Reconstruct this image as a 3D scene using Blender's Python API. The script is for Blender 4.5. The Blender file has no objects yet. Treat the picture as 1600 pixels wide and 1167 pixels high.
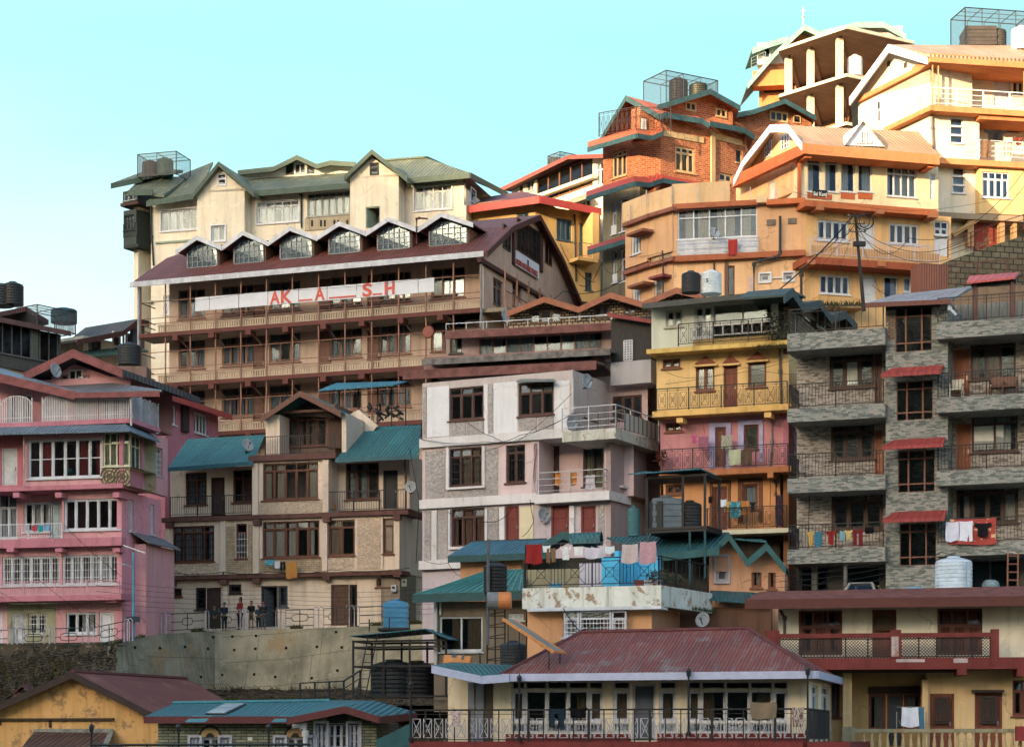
import bpy, math, random
from mathutils import Vector as V, Matrix
R=random.Random(11)
F=3200.0; HY=1150.0
SC=bpy.context.scene; COL=SC.collection
Z=V((0,0,1))
# ------------------------------------------------------------------ materials
MATS={}
def lin(h):
    c=[int(h[i:i+2],16)/255 for i in (0,2,4)]
    c=[x/12.92 if x<=.04045 else ((x+.055)/1.055)**2.4 for x in c]; g=.3*c[0]+.59*c[1]+.11*c[2]; k=SATK
    return [max(.004,g+(x-g)*k) for x in c]
SATK=.80
class NT:
    def __init__(s,name):
        s.m=bpy.data.materials.new(name); s.m.use_nodes=True; s.t=s.m.node_tree; s.t.nodes.clear()
        s.out=s.n('ShaderNodeOutputMaterial'); s.b=s.n('ShaderNodeBsdfPrincipled'); s.l(s.b.outputs[0],s.out.inputs[0])
    def n(s,k,**kw):
        x=s.t.nodes.new(k)
        for a,b in kw.items(): setattr(x,a,b)
        return x
    def l(s,a,b): s.t.links.new(a,b)
    def uv(s,sx=1,sy=1):
        if not hasattr(s,'_uv'): s._uv=s.n('ShaderNodeUVMap')
        m=s.n('ShaderNodeMapping'); m.inputs['Scale'].default_value=(sx,sy,1); s.l(s._uv.outputs[0],m.inputs[0]); return m.outputs[0]
    def noise(s,scale,det=4,vec=None,rough=.6):
        x=s.n('ShaderNodeTexNoise'); x.inputs['Scale'].default_value=scale; x.inputs['Detail'].default_value=det; x.inputs['Roughness'].default_value=rough
        if vec is None:
            if not hasattr(s,'_oc'): s._oc=s.n('ShaderNodeNewGeometry')
            vec=s._oc.outputs['Position']
        s.l(vec,x.inputs['Vector']); return x.outputs[0]
    def ramp(s,f,a,b,ca=(0,0,0,1),cb=(1,1,1,1)):
        r=s.n('ShaderNodeValToRGB'); e=r.color_ramp.elements; e[0].position=a; e[1].position=b; e[0].color=ca; e[1].color=cb
        s.l(f,r.inputs[0]); return r.outputs[0]
    def mix(s,f,a,b,mode='MIX'):
        x=s.n('ShaderNodeMix',data_type='RGBA',blend_type=mode)
        for v,i in ((f,0),(a,6),(b,7)):
            if hasattr(v,'links'): s.l(v,x.inputs[i])
            else: x.inputs[i].default_value=v if i==0 else ([*v,1] if len(v)==3 else v)
        return x.outputs[2]
    def math(s,op,a,b=0):
        x=s.n('ShaderNodeMath',operation=op)
        for v,i in ((a,0),(b,1)):
            if hasattr(v,'links'): s.l(v,x.inputs[i])
            else: x.inputs[i].default_value=v
        return x.outputs[0]
    def bump(s,h,st=.3,d=.02):
        x=s.n('ShaderNodeBump'); x.inputs['Strength'].default_value=st; x.inputs['Distance'].default_value=d
        s.l(h,x.inputs['Height']); s.l(x.outputs[0],s.b.inputs['Normal'])
    def fin(s,col,rough=.85,metal=0,spec=.3):
        if hasattr(col,'links'): s.l(col,s.b.inputs['Base Color'])
        else: s.b.inputs['Base Color'].default_value=[*col,1]
        s.b.inputs['Roughness'].default_value=rough; s.b.inputs['Metallic'].default_value=metal
        s.b.inputs['Specular IOR Level'].default_value=spec
        return s.m
def sc(c,k): return [min(1,x*k) for x in c]
def stucco(hx,dirt=.35,peel=0,rib=0):
    t=NT('stucco '+hx); c=lin(hx); dirt=min(1,dirt*1.35)
    big=t.noise(.35,5); st=t.noise(1.0,5,t.uv(2.2,.18)); fine=t.noise(9,4)
    col=t.mix(t.ramp(big,.3,.7),sc(c,.86),sc(c,1.06))
    col=t.mix(t.math('MULTIPLY',t.ramp(st,.49,.74),dirt),col,[c[0]*.42,c[1]*.40,c[2]*.36])
    spots=t.noise(2.3,6); col=t.mix(t.math('MULTIPLY',t.ramp(spots,.60,.72),dirt*.8),col,[c[0]*.6,c[1]*.58,c[2]*.52])
    if peel:
        col=t.mix(t.math('MULTIPLY',t.ramp(t.noise(1.7,8,None,.75),.60-.05*peel,.63-.05*peel),.85),col,lin('8a6a4a' if peel==1 else '5b4a38'))
    vo=t.n('ShaderNodeTexVoronoi',feature='DISTANCE_TO_EDGE'); vo.inputs['Scale'].default_value=.55; dn=t.n('ShaderNodeTexNoise'); dn.inputs['Scale'].default_value=1.3; t.l(t.uv(),dn.inputs['Vector']); vm=t.n('ShaderNodeVectorMath',operation='ADD'); t.l(t.uv(),vm.inputs[0]); t.l(dn.outputs[1],vm.inputs[1]); t.l(vm.outputs[0],vo.inputs['Vector'])
    col=t.mix(t.math('MULTIPLY',t.math('MULTIPLY',t.math('LESS_THAN',vo.outputs[0],.012),t.ramp(t.noise(.6,3),.5,.6)),.45),col,[c[0]*.35,c[1]*.33,c[2]*.3])
    col=t.mix(t.math('MULTIPLY',t.ramp(t.noise(1,6,t.uv(.55,.9),.7),.57,.60),.16+dirt*.2),col,[min(1,c[0]*1.16+.02),min(1,c[1]*1.16+.02),min(1,c[2]*1.2+.03)])
    if rib: t.bump(t.math('SINE',t.math('MULTIPLY',sep(t),6.283/rib)),.5,.03)
    else: t.bump(fine,.35,.02)
    return t.fin(col,.92)
def sep(t,ax=0):
    s=t.n('ShaderNodeSeparateXYZ'); t.l(t.uv(),s.inputs[0]); return s.outputs[ax]
def pebble(hx):
    t=NT('pebbledash '+hx); c=lin(hx); v=t.n('ShaderNodeTexVoronoi'); v.inputs['Scale'].default_value=9; t.l(t.uv(),v.inputs['Vector'])
    n=t.noise(7,5); col=t.mix(t.ramp(n,.35,.65),sc(c,.72),sc(c,1.15)); col=t.mix(t.ramp(t.noise(.5,4),.4,.8),col,sc(c,.7))
    t.bump(v.outputs[0],.8,.05); return t.fin(col,.95)
def brick(hx,h2,mort,bw=.25,bh=.085,ms=.012,b=.4,nz=1.2):
    t=NT('brick '+hx); x=t.n('ShaderNodeTexBrick'); t.l(t.uv(),x.inputs['Vector'])
    x.inputs['Color1'].default_value=[*lin(hx),1]; x.inputs['Color2'].default_value=[*lin(h2),1]; x.inputs['Mortar'].default_value=[*lin(mort),1]
    x.inputs['Scale'].default_value=1; x.inputs['Brick Width'].default_value=bw; x.inputs['Row Height'].default_value=bh; x.inputs['Mortar Size'].default_value=ms; x.inputs['Mortar Smooth'].default_value=.2
    n=t.noise(3.5,6); col=t.mix(t.ramp(n,.3,.7),t.mix(1,x.outputs[0],(.62,.62,.62),'MULTIPLY'),x.outputs[0])
    col=t.mix(t.math('MULTIPLY',t.ramp(t.noise(.7,6),.55,.75),.5),col,sc(lin(hx),.45))
    hm=t.mix(.5,x.outputs[1],t.noise(14,4)); iv=t.n('ShaderNodeInvert'); t.l(hm,iv.inputs[1]); t.bump(iv.outputs[0],b*1.5,.03); return t.fin(col,.92)
def slate(cs=('727872','8c9088','525854','968e86')):
    t=NT('stacked slate '+cs[0]); a=[]
    x=t.n('ShaderNodeTexBrick'); t.l(t.uv(),x.inputs['Vector']); x.offset=.37; x.squash=1.6; x.squash_frequency=3
    x.inputs['Color1'].default_value=(0,0,0,1); x.inputs['Color2'].default_value=(1,1,1,1); x.inputs['Mortar'].default_value=(.5,.5,.5,1)
    x.inputs['Scale'].default_value=1; x.inputs['Brick Width'].default_value=.22; x.inputs['Row Height'].default_value=.066; x.inputs['Mortar Size'].default_value=.004
    n=t.noise(1,6,t.uv(7,15)); n2=t.noise(1,3,t.uv(5,22))
    r=t.n('ShaderNodeValToRGB'); e=r.color_ramp.elements
    for p,c in zip((.22,.42,.55,.70),(cs[2],cs[0],cs[1],cs[3])):
        q=e.new(p); q.color=[*lin(c),1]
    e.remove(e[0]); e.remove(e[-1])
    t.l(t.mix(.38,x.outputs[0],n),r.inputs[0]); col=t.mix(t.math('MULTIPLY',t.ramp(n2,.5,.62),.45),r.outputs[0],lin(cs[2]))
    col=t.mix(t.math('MULTIPLY',t.ramp(t.noise(.6,5),.45,.75),.35),col,sc(lin(cs[0]),.55))
    t.bump(t.mix(.5,x.outputs[0],n),.9,.05); return t.fin(col,.85)
def corr(hx,rust=.4,per=.16,rc='4a3a30',vert=1):
    t=NT('corrugated '+hx); c=lin(hx); n=t.noise(.8,7,None,.7); st=t.noise(1,6,t.uv(7,.6))
    col=t.mix(t.ramp(t.noise(.4,4),.3,.7),sc(c,.8),sc(c,1.12))
    col=t.mix(t.math('MULTIPLY',t.ramp(st,.5,.72),rust),col,lin(rc)); col=t.mix(t.math('MULTIPLY',t.ramp(n,.56,.66),rust),col,sc(lin(rc),1.3))
    cx=t.n('ShaderNodeCombineXYZ'); t.l(t.math('FLOOR',t.math('MULTIPLY',sep(t),1.2)),cx.inputs[0]); t.l(t.math('FLOOR',t.math('MULTIPLY',sep(t,1),.42)),cx.inputs[1]); wn=t.n('ShaderNodeTexWhiteNoise',noise_dimensions='3D'); t.l(cx.outputs[0],wn.inputs[0])
    col=t.mix(t.math('MULTIPLY',wn.outputs[0],.38),col,sc(c,.45)); sm_=t.math('GREATER_THAN',t.math('FRACT',t.math('MULTIPLY',sep(t),1.2)),.96); col=t.mix(t.math('MULTIPLY',sm_,.45),col,sc(c,.35))
    s=t.math('SINE',t.math('MULTIPLY',sep(t),6.283/per))
    col=t.mix(t.math('MULTIPLY',t.ramp(s,.55,1),.14),col,sc(c,.6))
    ov=t.math('GREATER_THAN',t.math('FRACT',t.math('MULTIPLY',sep(t,1),.42)),.975); col=t.mix(t.math('MULTIPLY',ov,.5),col,sc(c,.45))
    t.bump(s,.7,.04); return t.fin(col,.6,0,.4)
def plain(hx,rough=.6,metal=0,var=.25,bumpk=.15,name='paint '):
    t=NT(name+hx); c=lin(hx); n=t.noise(2.5,6); col=t.mix(t.ramp(n,.35,.7),sc(c,1-var),sc(c,1+var*.3))
    col=t.mix(t.math('MULTIPLY',t.ramp(t.noise(11,5,None,.75),.58,.66),var*1.4),col,sc(c,.45))
    if bumpk: t.bump(t.noise(20,3),bumpk,.01)
    return t.fin(col,rough,metal)
def wood(hx,r=.55):
    t=NT('wood '+hx); c=lin(hx); n=t.noise(1,6,t.uv(18,1.5)); col=t.mix(t.ramp(n,.3,.7),sc(c,.6),sc(c,1.15)); t.bump(n,.2,.01)
    col=t.mix(t.math('MULTIPLY',t.ramp(t.noise(4,5),.55,.7),.4),col,sc(c,.5)); return t.fin(col,r)
def cloth(hx,h2=None,sx=8,sy=8):
    t=NT('cloth '+hx+(h2 or '')); c=lin(hx); col=t.mix(t.ramp(t.noise(5,3),.3,.7),sc(c,.85),c)
    if h2:
        v=t.n('ShaderNodeTexVoronoi'); v.inputs['Scale'].default_value=1; t.l(t.uv(sx,sy),v.inputs['Vector']); col=t.mix(t.ramp(v.outputs[0],.25,.32),lin(h2),col)
    return t.fin(col,.95,0,.1)
def stripe(hx,h2,per=.1):
    t=NT('striped '+hx+h2); s=t.math('SINE',t.math('MULTIPLY',sep(t),6.283/per)); return t.fin(t.mix(t.ramp(s,.45,.55),lin(hx),lin(h2)),.9)
def glassm(name,refl,tint,rough=.06,gc=(.6,.7,.8)):
    t=NT(name); t.t.nodes.remove(t.b)
    tr=t.n('ShaderNodeBsdfTransparent'); tr.inputs[0].default_value=[*tint,1]
    g=t.n('ShaderNodeBsdfGlossy'); g.inputs['Roughness'].default_value=rough; g.inputs[0].default_value=(*gc,1)
    fr=t.n('ShaderNodeFresnel'); fr.inputs[0].default_value=1.5
    f=t.math('MINIMUM',t.math('ADD',t.math('MULTIPLY',t.ramp(t.noise(.9,3),.3,.7),refl*.6),t.math('ADD',fr.outputs[0],refl*.5)),1)
    m=t.n('ShaderNodeMixShader'); t.l(f,m.inputs[0]); t.l(tr.outputs[0],m.inputs[1]); t.l(g.outputs[0],m.inputs[2]); t.l(m.outputs[0],t.out.inputs[0]); return t.m
def mesh_mat(hx,per=.12):                      # woven wire: opaque wires, real holes
    t=NT('wire mesh '+hx); tr=t.n('ShaderNodeBsdfTransparent')
    a=t.math('GREATER_THAN',t.math('FRACT',t.math('MULTIPLY',t.math('ADD',sep(t),sep(t,1)),1/per)),.25); b=t.math('GREATER_THAN',t.math('FRACT',t.math('MULTIPLY',t.math('SUBTRACT',sep(t),sep(t,1)),1/per)),.25)
    m=t.n('ShaderNodeMixShader'); t.l(t.math('MULTIPLY',a,b),m.inputs[0]); t.b.inputs[0].default_value=[*lin(hx),1]
    t.l(t.b.outputs[0],m.inputs[1]); t.l(tr.outputs[0],m.inputs[2]); t.l(m.outputs[0],t.out.inputs[0]); return t.m
MK={}
def mt(k):
    if k in MATS: return MATS[k]
    f=k.split(':'); n=f[0]; a=[ (float(x) if x.replace('.','',1).isdigit() and len(x)<5 else x) for x in f[1:]]
    fn=dict(st=stucco,pb=pebble,br=brick,sl=lambda *q:slate(*( [tuple(q)] if q else [])),co=corr,pl=plain,wd=wood,cl=cloth,sp=stripe,wm=mesh_mat)[n]
    MATS[k]=fn(*a); return MATS[k]
MATS['glass']=glassm('dark window glass',.09,(.7,.73,.75),.12,(.19,.25,.32)); MATS['glassb']=glassm('sky reflecting glass',.2,(.6,.66,.7),.1,(.24,.31,.39))
# ------------------------------------------------------------------ mesh builder (world coordinates)
class MB:
    def __init__(s): s.v=[]; s.f=[]
    def poly(s,p):
        i=len(s.v); s.v+=[V(x) for x in p]; s.f.append(list(range(i,i+len(p)))); return s
    def loops(s,A,B,caps=True):
        n=len(A); i=len(s.v); s.v+=[V(x) for x in A]+[V(x) for x in B]
        for k in range(n):
            j=(k+1)%n; s.f.append([i+k,i+j,i+n+j,i+n+k])
        if caps: s.f.append([i+k for k in range(n)][::-1]); s.f.append([i+n+k for k in range(n)])
        return s
    def box(s,fr,u0,u1,z0,z1,o0,o1):
        A=[fr.W(u0,z0,o0),fr.W(u1,z0,o0),fr.W(u1,z0,o1),fr.W(u0,z0,o1)]; B=[p+Z*(z1-z0) for p in A]; return s.loops(A,B)
    def prism(s,P,d):
        return s.loops(P,[p+d for p in P])
    def beam(s,p,q,w,h=None,up=Z):
        h=h or w; p=V(p); q=V(q); d=(q-p)
        if d.length<1e-5: return s
        d.normalize(); a=d.cross(up)
        if a.length<.05: a=d.cross(V((1,0,0)))
        a.normalize(); b=a.cross(d); a*=w/2; b*=h/2
        return s.loops([p-a-b,p+a-b,p+a+b,p-a+b],[q-a-b,q+a-b,q+a+b,q-a+b])
    def tube(s,pts,r,n=6):
        pts=[V(p) for p in pts]; rr=r if isinstance(r,(list,tuple)) else [r]*len(pts); L=[]
        for k,p in enumerate(pts):
            d=(pts[min(k+1,len(pts)-1)]-pts[max(k-1,0)]).normalized(); a=d.cross(Z)
            if a.length<.05: a=d.cross(V((1,0,0)))
            a.normalize(); b=a.cross(d); L.append([p+(a*math.cos(6.2832*j/n)+b*math.sin(6.2832*j/n))*rr[k] for j in range(n)])
        i=len(s.v)
        for l in L: s.v+=l
        for k in range(len(L)-1):
            for j in range(n):
                m=(j+1)%n; s.f.append([i+k*n+j,i+k*n+m,i+(k+1)*n+m,i+(k+1)*n+j])
        s.f.append([i+j for j in range(n)][::-1]); s.f.append([i+(len(L)-1)*n+j for j in range(n)]); return s
    def lathe(s,c,prof,n=20,ax=Z):
        ax=V(ax).normalized(); a=ax.orthogonal().normalized(); b=ax.cross(a); i=len(s.v); c=V(c)
        for r,z in prof:
            for j in range(n):
                t=6.2832*j/n; s.v.append(c+ax*z+(a*math.cos(t)+b*math.sin(t))*max(r,1e-4))
        for k in range(len(prof)-1):
            for j in range(n):
                m=(j+1)%n; s.f.append([i+k*n+j,i+k*n+m,i+(k+1)*n+m,i+(k+1)*n+j])
        return s
    def build(s,name,mat,parent=None,loc=None,rz=0,smooth=False,inv=None):
        me=bpy.data.meshes.new(name)
        if parent is not None: M=INV[parent.name]
        else: M=(Matrix.Translation(loc)@Matrix.Rotation(rz,4,'Z')).inverted()
        me.from_pydata([M@v for v in s.v],[],s.f)
        uvl=me.uv_layers.new(name='UVMap'); VV=s.v; dat=[0.0]*(2*len(me.loops)); li=0
        for f in s.f:
            n=(VV[f[1]]-VV[f[0]]).cross(VV[f[2]]-VV[f[0]])
            if n.length<1e-9 and len(f)>3: n=(VV[f[2]]-VV[f[0]]).cross(VV[f[3]]-VV[f[0]])
            if n.length<1e-9: n=V((0,-1,0))
            n.normalize(); T=Z.cross(n)
            if T.length<.12: T=V((1,0,0)) if parent is None else (INV[parent.name].to_3x3().inverted()@V((1,0,0)))
            T.normalize(); B=n.cross(T)
            if B.z<0: B=-B
            for k in f:
                dat[li]=VV[k].dot(T); dat[li+1]=VV[k].dot(B); li+=2
        uvl.data.foreach_set('uv',dat)
        me.materials.append(mt(mat) if isinstance(mat,str) else mat)
        if smooth: me.polygons.foreach_set('use_smooth',[True]*len(me.polygons))
        me.update(); o=bpy.data.objects.new(name,me); COL.objects.link(o)
        if parent is not None: o.parent=parent; INV[o.name]=INV[parent.name]
        else:
            o.location=loc; o.rotation_euler=(0,0,rz); INV[o.name]=M

        return o
INV={}
def tag(o,label,cat,group=None,kind=None):
    if label: o['label']=label
    if cat: o['category']=cat
    if group: o['group']=group
    if kind: o['kind']=kind
    return o
def empty(name,label,cat,loc,rz=0,group=None):
    o=bpy.data.objects.new(name,None); COL.objects.link(o); o.location=loc; o.rotation_euler=(0,0,rz); o.empty_display_size=.3
    INV[o.name]=(Matrix.Translation(loc)@Matrix.Rotation(rz,4,'Z')).inverted(); return tag(o,label,cat,group)
# ------------------------------------------------------------------ frames
class Fr:
    def __init__(s,A,B):
        s.a=V((A[0],A[1],0)); b=V((B[0],B[1],0)); s.L=(b-s.a).length; s.u=(b-s.a).normalized(); s.n=V((s.u.y,-s.u.x,0)); s.rz=math.atan2(s.u.y,s.u.x)
    def W(s,u,z,o=0): return s.a+s.u*u+s.n*o+Z*z
    def q(s,px,py,o=0):
        d=V(((px-800)/F,1,(HY-py)/F)); a=s.a+s.n*o; t=a.dot(s.n)/d.dot(s.n); P=d*t; return (P-a).dot(s.u),P.z
    def P(s,px,py,o=0): u,z=s.q(px,py,o); return s.W(u,z,o)
    def U(s,px,o=0): return s.q(px,900,o)[0]
    def r(s,x0,y0,x1,y1,o=0):
        xm=(x0+x1)/2; return s.U(x0,o),s.U(x1,o),s.q(xm,y1,o)[1],s.q(xm,y0,o)[1]
    def rl(s,x0,y0,x1,y1,o=0): return s.U(x0,o),s.U(x1,o),s.q(x0,y1,o)[1],s.q(x0,y0,o)[1]
    def side(s,px,o=0,L=10):
        p=s.W(s.U(px,o),0,o); q=p-s.n*L; return Fr((p.x,p.y),(q.x,q.y))
def fr(xa,da,xb,db): return Fr(((xa-800)/F*da,da),((xb-800)/F*db,db))
def fl(xa,ya,xb,yb,da): return fr(xa,da,xb,da*(HY-ya)/(HY-yb))
def PX(px,py,d): return V(((px-800)/F*d,d,(HY-py)/F*d))
# ------------------------------------------------------------------ house
class House:
    def __init__(s,name,label,f,zb=0,cat='house',group=None):
        s.f=f; s.zb=zb; s.root=empty(name,label,cat,f.W(0,zb),f.rz,group); s.op={}; s.ws=[]; s.nr=None; s.fm='wd:6a3c28'
    def part(s,name,mb,mat,parent=None,label=None,smooth=False):
        o=mb.build(name,mat,parent or s.root,smooth=smooth)
        if label: o['label']=label
        return o
    def hole(s,f,o,r): s.op.setdefault((id(f),int(round(o*8))),[]).append(r)
    def wall(s,f,x0,y0,x1,y1,mat,o=0,dep=6,name='wall',t=.22,label=None,lv=True):
        u0,u1,z0,z1=f.rl(x0,y0,x1,y1 if y1 else y0,o)
        if y1 is None: z0=s.zb
        s.ws.append((f,u0,u1,z0,z1,mat,o,dep,name,t,label))
    def wallu(s,f,u0,u1,z0,z1,mat,o=0,dep=6,name='wall',t=.22,label=None): s.ws.append((f,u0,u1,z0,z1,mat,o,dep,name,t,label))
    def finish(s):
        for f,u0,u1,z0,z1,mat,o,dep,name,t,label in s.ws:
            hs=[(max(a,u0),min(b,u1),max(c,z0),min(d,z1)) for a,b,c,d in s.op.get((id(f),int(round(o*8))),[]) if a<u1-.02 and b>u0+.02 and c<z1-.02 and d>z0+.02]
            us=sorted({u0,u1}|{x for h in hs for x in h[:2]}); zs=sorted({z0,z1}|{x for h in hs for x in h[2:]}); m=MB()
            for a,b in zip(us,us[1:]):
                for c,d in zip(zs,zs[1:]):
                    if b-a<1e-4 or d-c<1e-4: continue
                    x,y=(a+b)/2,(c+d)/2
                    if not any(h[0]<x<h[1] and h[2]<y<h[3] for h in hs): m.poly([f.W(a,c,o),f.W(b,c,o),f.W(b,d,o),f.W(a,d,o)])
            for a,b,c,d in hs:
                A=[f.W(a,c,o),f.W(b,c,o),f.W(b,d,o),f.W(a,d,o)]; B=[p-f.n*t for p in A]
                for k in range(4): j=(k+1)%4; m.poly([A[j],A[k],B[k],B[j]])
            e=.004; g=f.W
            if not (s.nr and f is s.nr[0] and u1>f.U(s.nr[1],o)-.3): m.poly([g(u1,z0,o),g(u1,z0,o-dep),g(u1,z1,o-dep),g(u1,z1,o)])
            for q in ([g(u0,z0,o),g(u0,z1,o),g(u0,z1,o-dep),g(u0,z0,o-dep)],
                      [g(u0,z0,o-dep),g(u1,z0,o-dep),g(u1,z1,o-dep),g(u0,z1,o-dep)],[g(u0,z1,o),g(u1,z1,o),g(u1,z1,o-dep),g(u0,z1,o-dep)],[g(u0,z0,o),g(u0,z0,o-dep),g(u1,z0,o-dep),g(u1,z0,o)]): m.poly(q)
            ob=s.part(name,m,mat,label=label)
        s.ws=[]
    def band(s,f,x0,y0,x1,y1,o0,o1,mat,name='floor_slab'):
        u0,u1,z0,z1=f.rl(x0,y0,x1,y1,o1); return s.part(name,MB().box(f,u0,u1,z0,z1,o0,o1),mat)
    def bx(s,name,mat,f,L,parent=None,label=None):          # several boxes, each (x0,y0,x1,y1,o0,o1) in photo coordinates at o1
        for x0,y0,x1,y1,o0,o1 in L:
            u0,u1,z0,z1=f.r(x0,y0,x1,y1,o1); r=s.part(name,MB().box(f,u0,u1,z0,z1,o0,o1),mat,parent,label)
        return r
    def win(s,f,x0,y0,x1,y1,n=3,tr=.25,m=None,o=0,cur=.65,leaf=1,gr=0,surf=0,glass='glass',name='window',fw=.07,uz=None,rows=0,box=0,sill=1,cc=None,label=None):
        m=m or s.fm; u0,u1,z0,z1=uz or f.r(x0,y0,x1,y1,o); b=MB(); of=o+.06 if surf else o-.07; ob=of-.1; og=of-.06
        if not surf: s.hole(f,o,(u0,u1,z0,z1))
        w=(u1-u0)/n; h=z1-z0; zt=z1-h*tr if tr else z1-fw
        b.box(f,u0,u0+fw,z0,z1,ob,of).box(f,u1-fw,u1,z0,z1,ob,of).box(f,u0+fw,u1-fw,z0,z0+fw,ob,of).box(f,u0+fw,u1-fw,z1-fw,z1,ob,of)
        for k in range(1,n): x=u0+w*k; b.box(f,x-fw/2,x+fw/2,z0+fw,z1-fw,ob,of-.002)
        if tr: b.box(f,u0+fw,u1-fw,zt-fw/2,zt+fw/2,ob,of-.004)
        if leaf:
            lw=fw*.6
            for k in range(n):
                a=u0+w*k+(fw if k==0 else fw/2); c=u0+w*(k+1)-(fw if k==n-1 else fw/2); z2=zt-(fw/2 if tr else 0); z3=z0+fw
                b.box(f,a,a+lw,z3,z2,ob,of-.03).box(f,c-lw,c,z3,z2,ob,of-.03).box(f,a+lw,c-lw,z3,z3+lw,ob,of-.03).box(f,a+lw,c-lw,z2-lw,z2,ob,of-.03)
                for j in range(1,rows+1): zz=z3+(z2-z3)*j/(rows+1); b.box(f,a+lw,c-lw,zz-.02,zz+.02,ob+.02,of-.04)
        if box: b.box(f,u0-.1,u0-.01,z0-.1,z1+.1,o+.002,o+.08).box(f,u1+.01,u1+.1,z0-.1,z1+.1,o+.002,o+.08).box(f,u0-.01,u1+.01,z1+.01,z1+.1,o+.002,o+.08).box(f,u0-.01,u1+.01,z0-.1,z0-.01,o+.002,o+.1)
        elif sill and not surf: b.box(f,u0-.08,u1+.08,z0-.07,z0-.003,o-.05,o+.09)
        fo=s.part(name,b,m,label=label); g=MB(); c=MB(); nc=0
        for k in range(n):
            a=u0+w*k+fw*.4; e=u0+w*(k+1)-fw*.4; t1=R.uniform(-.02,.008); t2=R.uniform(-.035,.01)
            for lo,hi in ([(z0+fw*.5,zt),(zt,z1-fw*.5)] if tr else [(z0+fw*.5,z1-fw*.5)]):
                g.poly([f.W(a,lo,og+.02),f.W(e,lo,og+.02+t1*.3),f.W(e,hi,og+t2),f.W(a,hi,og+t2-t1*.3)])
            if R.random()<cur:
                nc=1; side=R.choice((0,1,2)); A=a; E=e
                if side==0: E=a+(e-a)*R.uniform(.45,.9)
                if side==1: A=e-(e-a)*R.uniform(.45,.9)
                oc=o-.19 if not surf else o-.0; st=8
                if surf: oc=og-.02
                amp=.018 if not surf else .004
                for j in range(st):
                    p=A+(E-A)*j/st; q=A+(E-A)*(j+1)/st; q1=amp*(-1)**j; q2=-q1
                    c.poly([f.W(p,z0+.02,oc+q1),f.W(q,z0+.02,oc+q2),f.W(q,z1-.03,oc+q2),f.W(p,z1-.03,oc+q1)])
        s.part('pane',g,glass,fo)
        if surf:
            s.part('backing',MB().box(f,u0+.02,u1-.02,z0+.02,z1-.02,o+.004,og-.03),'pl:23262a:0.8',fo)
        if nc: s.part('curtain',c,cc or R.choice(['cl:c8bca4','cl:a08c74','cl:d4ccc0','cl:98705c','cl:b4bcc0','cl:c4c8cc']),fo)
        if gr:
            gm=MB(); gc='pl:cfd2d6:0.4' if gr>0 else 'pl:1c1d20:0.5'; N=max(2,int((u1-u0)/.13))
            for k in range(1,N): x=u0+(u1-u0)*k/N; gm.box(f,x-.009,x+.009,z0,z1-(h*tr if tr else 0),of+.012,of+.03)
            for k in range(1,4): y=z0+(h*(1-tr))*k/4; gm.box(f,u0,u1,y-.012,y+.012,of+.014,of+.036)
            s.part('grille',gm,gc,fo)
        return fo
    def door(s,f,x0,y0,x1,y1,m='wd:5a3426',o=0,fm=None,open_=0,arch=0,fw=.08,surf=0,npan=3,label=None,hd=1):
        u0,u1,z0,z1=f.r(x0,y0,x1,y1,o); dp=o-.12
        if surf: dp=o+.06
        else: s.hole(f,o,(u0,u1,z0,z1))
        b=MB(); a=dp+.06; b.box(f,u0,u0+fw,z0,z1,o-.2 if not surf else o+.002,a).box(f,u1-fw,u1,z0,z1,o-.2 if not surf else o+.002,a).box(f,u0+fw,u1-fw,z1-fw,z1,o-.2 if not surf else o+.002,a)
        fo=s.part('door',b,fm or m,label=label)
        if open_:
            p=f.W(u0+fw,z0,dp-.05); L=u1-u0-2*fw; q=p+(f.u*.3-f.n*.95)*L; d=(q-p).normalized().cross(Z)*.04
            s.part('door_leaf',MB().prism([p,q,q+d,p+d],Z*(z1-z0-fw)),m,fo)
        else:
            l=MB().box(f,u0+fw,u1-fw,z0,z1-fw,o-.19 if not surf else o+.004,dp); hh=(z1-z0-fw)/npan; ww=(u1-u0-2*fw)
            for k in range(npan): l.box(f,u0+fw+ww*.16,u1-fw-ww*.16,z0+hh*k+hh*.12,z0+hh*(k+1)-hh*.1,dp,dp+.025)
            s.part('door_leaf',l,m,fo)
            if hd: s.part('handle',MB().box(f,u1-fw-ww*.12,u1-fw-ww*.06,z0+(z1-z0)*.42,z0+(z1-z0)*.5,dp,dp+.07),'pl:a8a49a:0.3:0.8',fo)
        return fo
    def roof(s,mat,polys,t=.12,name='roof',label=None):
        m=MB()
        for P in polys: m.prism([V(p) for p in P],V((0,0,-t)))
        return s.part(name,m,mat,label=label)
    def fascia(s,mat,lines,h=.25,w=.05,name='fascia',up=.01):
        for L in lines:
            m=MB()
            for p,q in zip(L,L[1:]):
                p=V(p)+Z*up; q=V(q)+Z*up; d=(q-p); d.z=0
                if d.length<.01: continue
                n=V((d.y,-d.x,0)).normalized()
                if n.y>0: n=-n
                m.loops([p-Z*h,q-Z*h,q-Z*h+n*w,p-Z*h+n*w],[p,q,q+n*w,p+n*w])
            s.part(name,m,mat)
    def gpoly(s,mat,f,pts,o=0,t=.3,name='gable_wall',label=None):
        return s.part(name,MB().prism([f.P(x,y,o) for x,y in pts],-f.n*t),mat,label=label)
    def pipe(s,pts,r=.05,mat='pl:24272b:0.5',name='drain_pipe'):
        m=MB().tube(pts,r,7)
        for p in pts[1:-1]: m.lathe(V(p)-Z*r*1.2,[(0,0),(r*1.5,0),(r*1.5,r*2.4),(0,r*2.4)],8)
        return s.part(name,m,mat,smooth=False)
    def pp(s,f,pts,o=.08,r=.05,mat='pl:24272b:0.5'): return s.pipe([f.P(x,y,o) for x,y in pts],r,mat)
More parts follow.
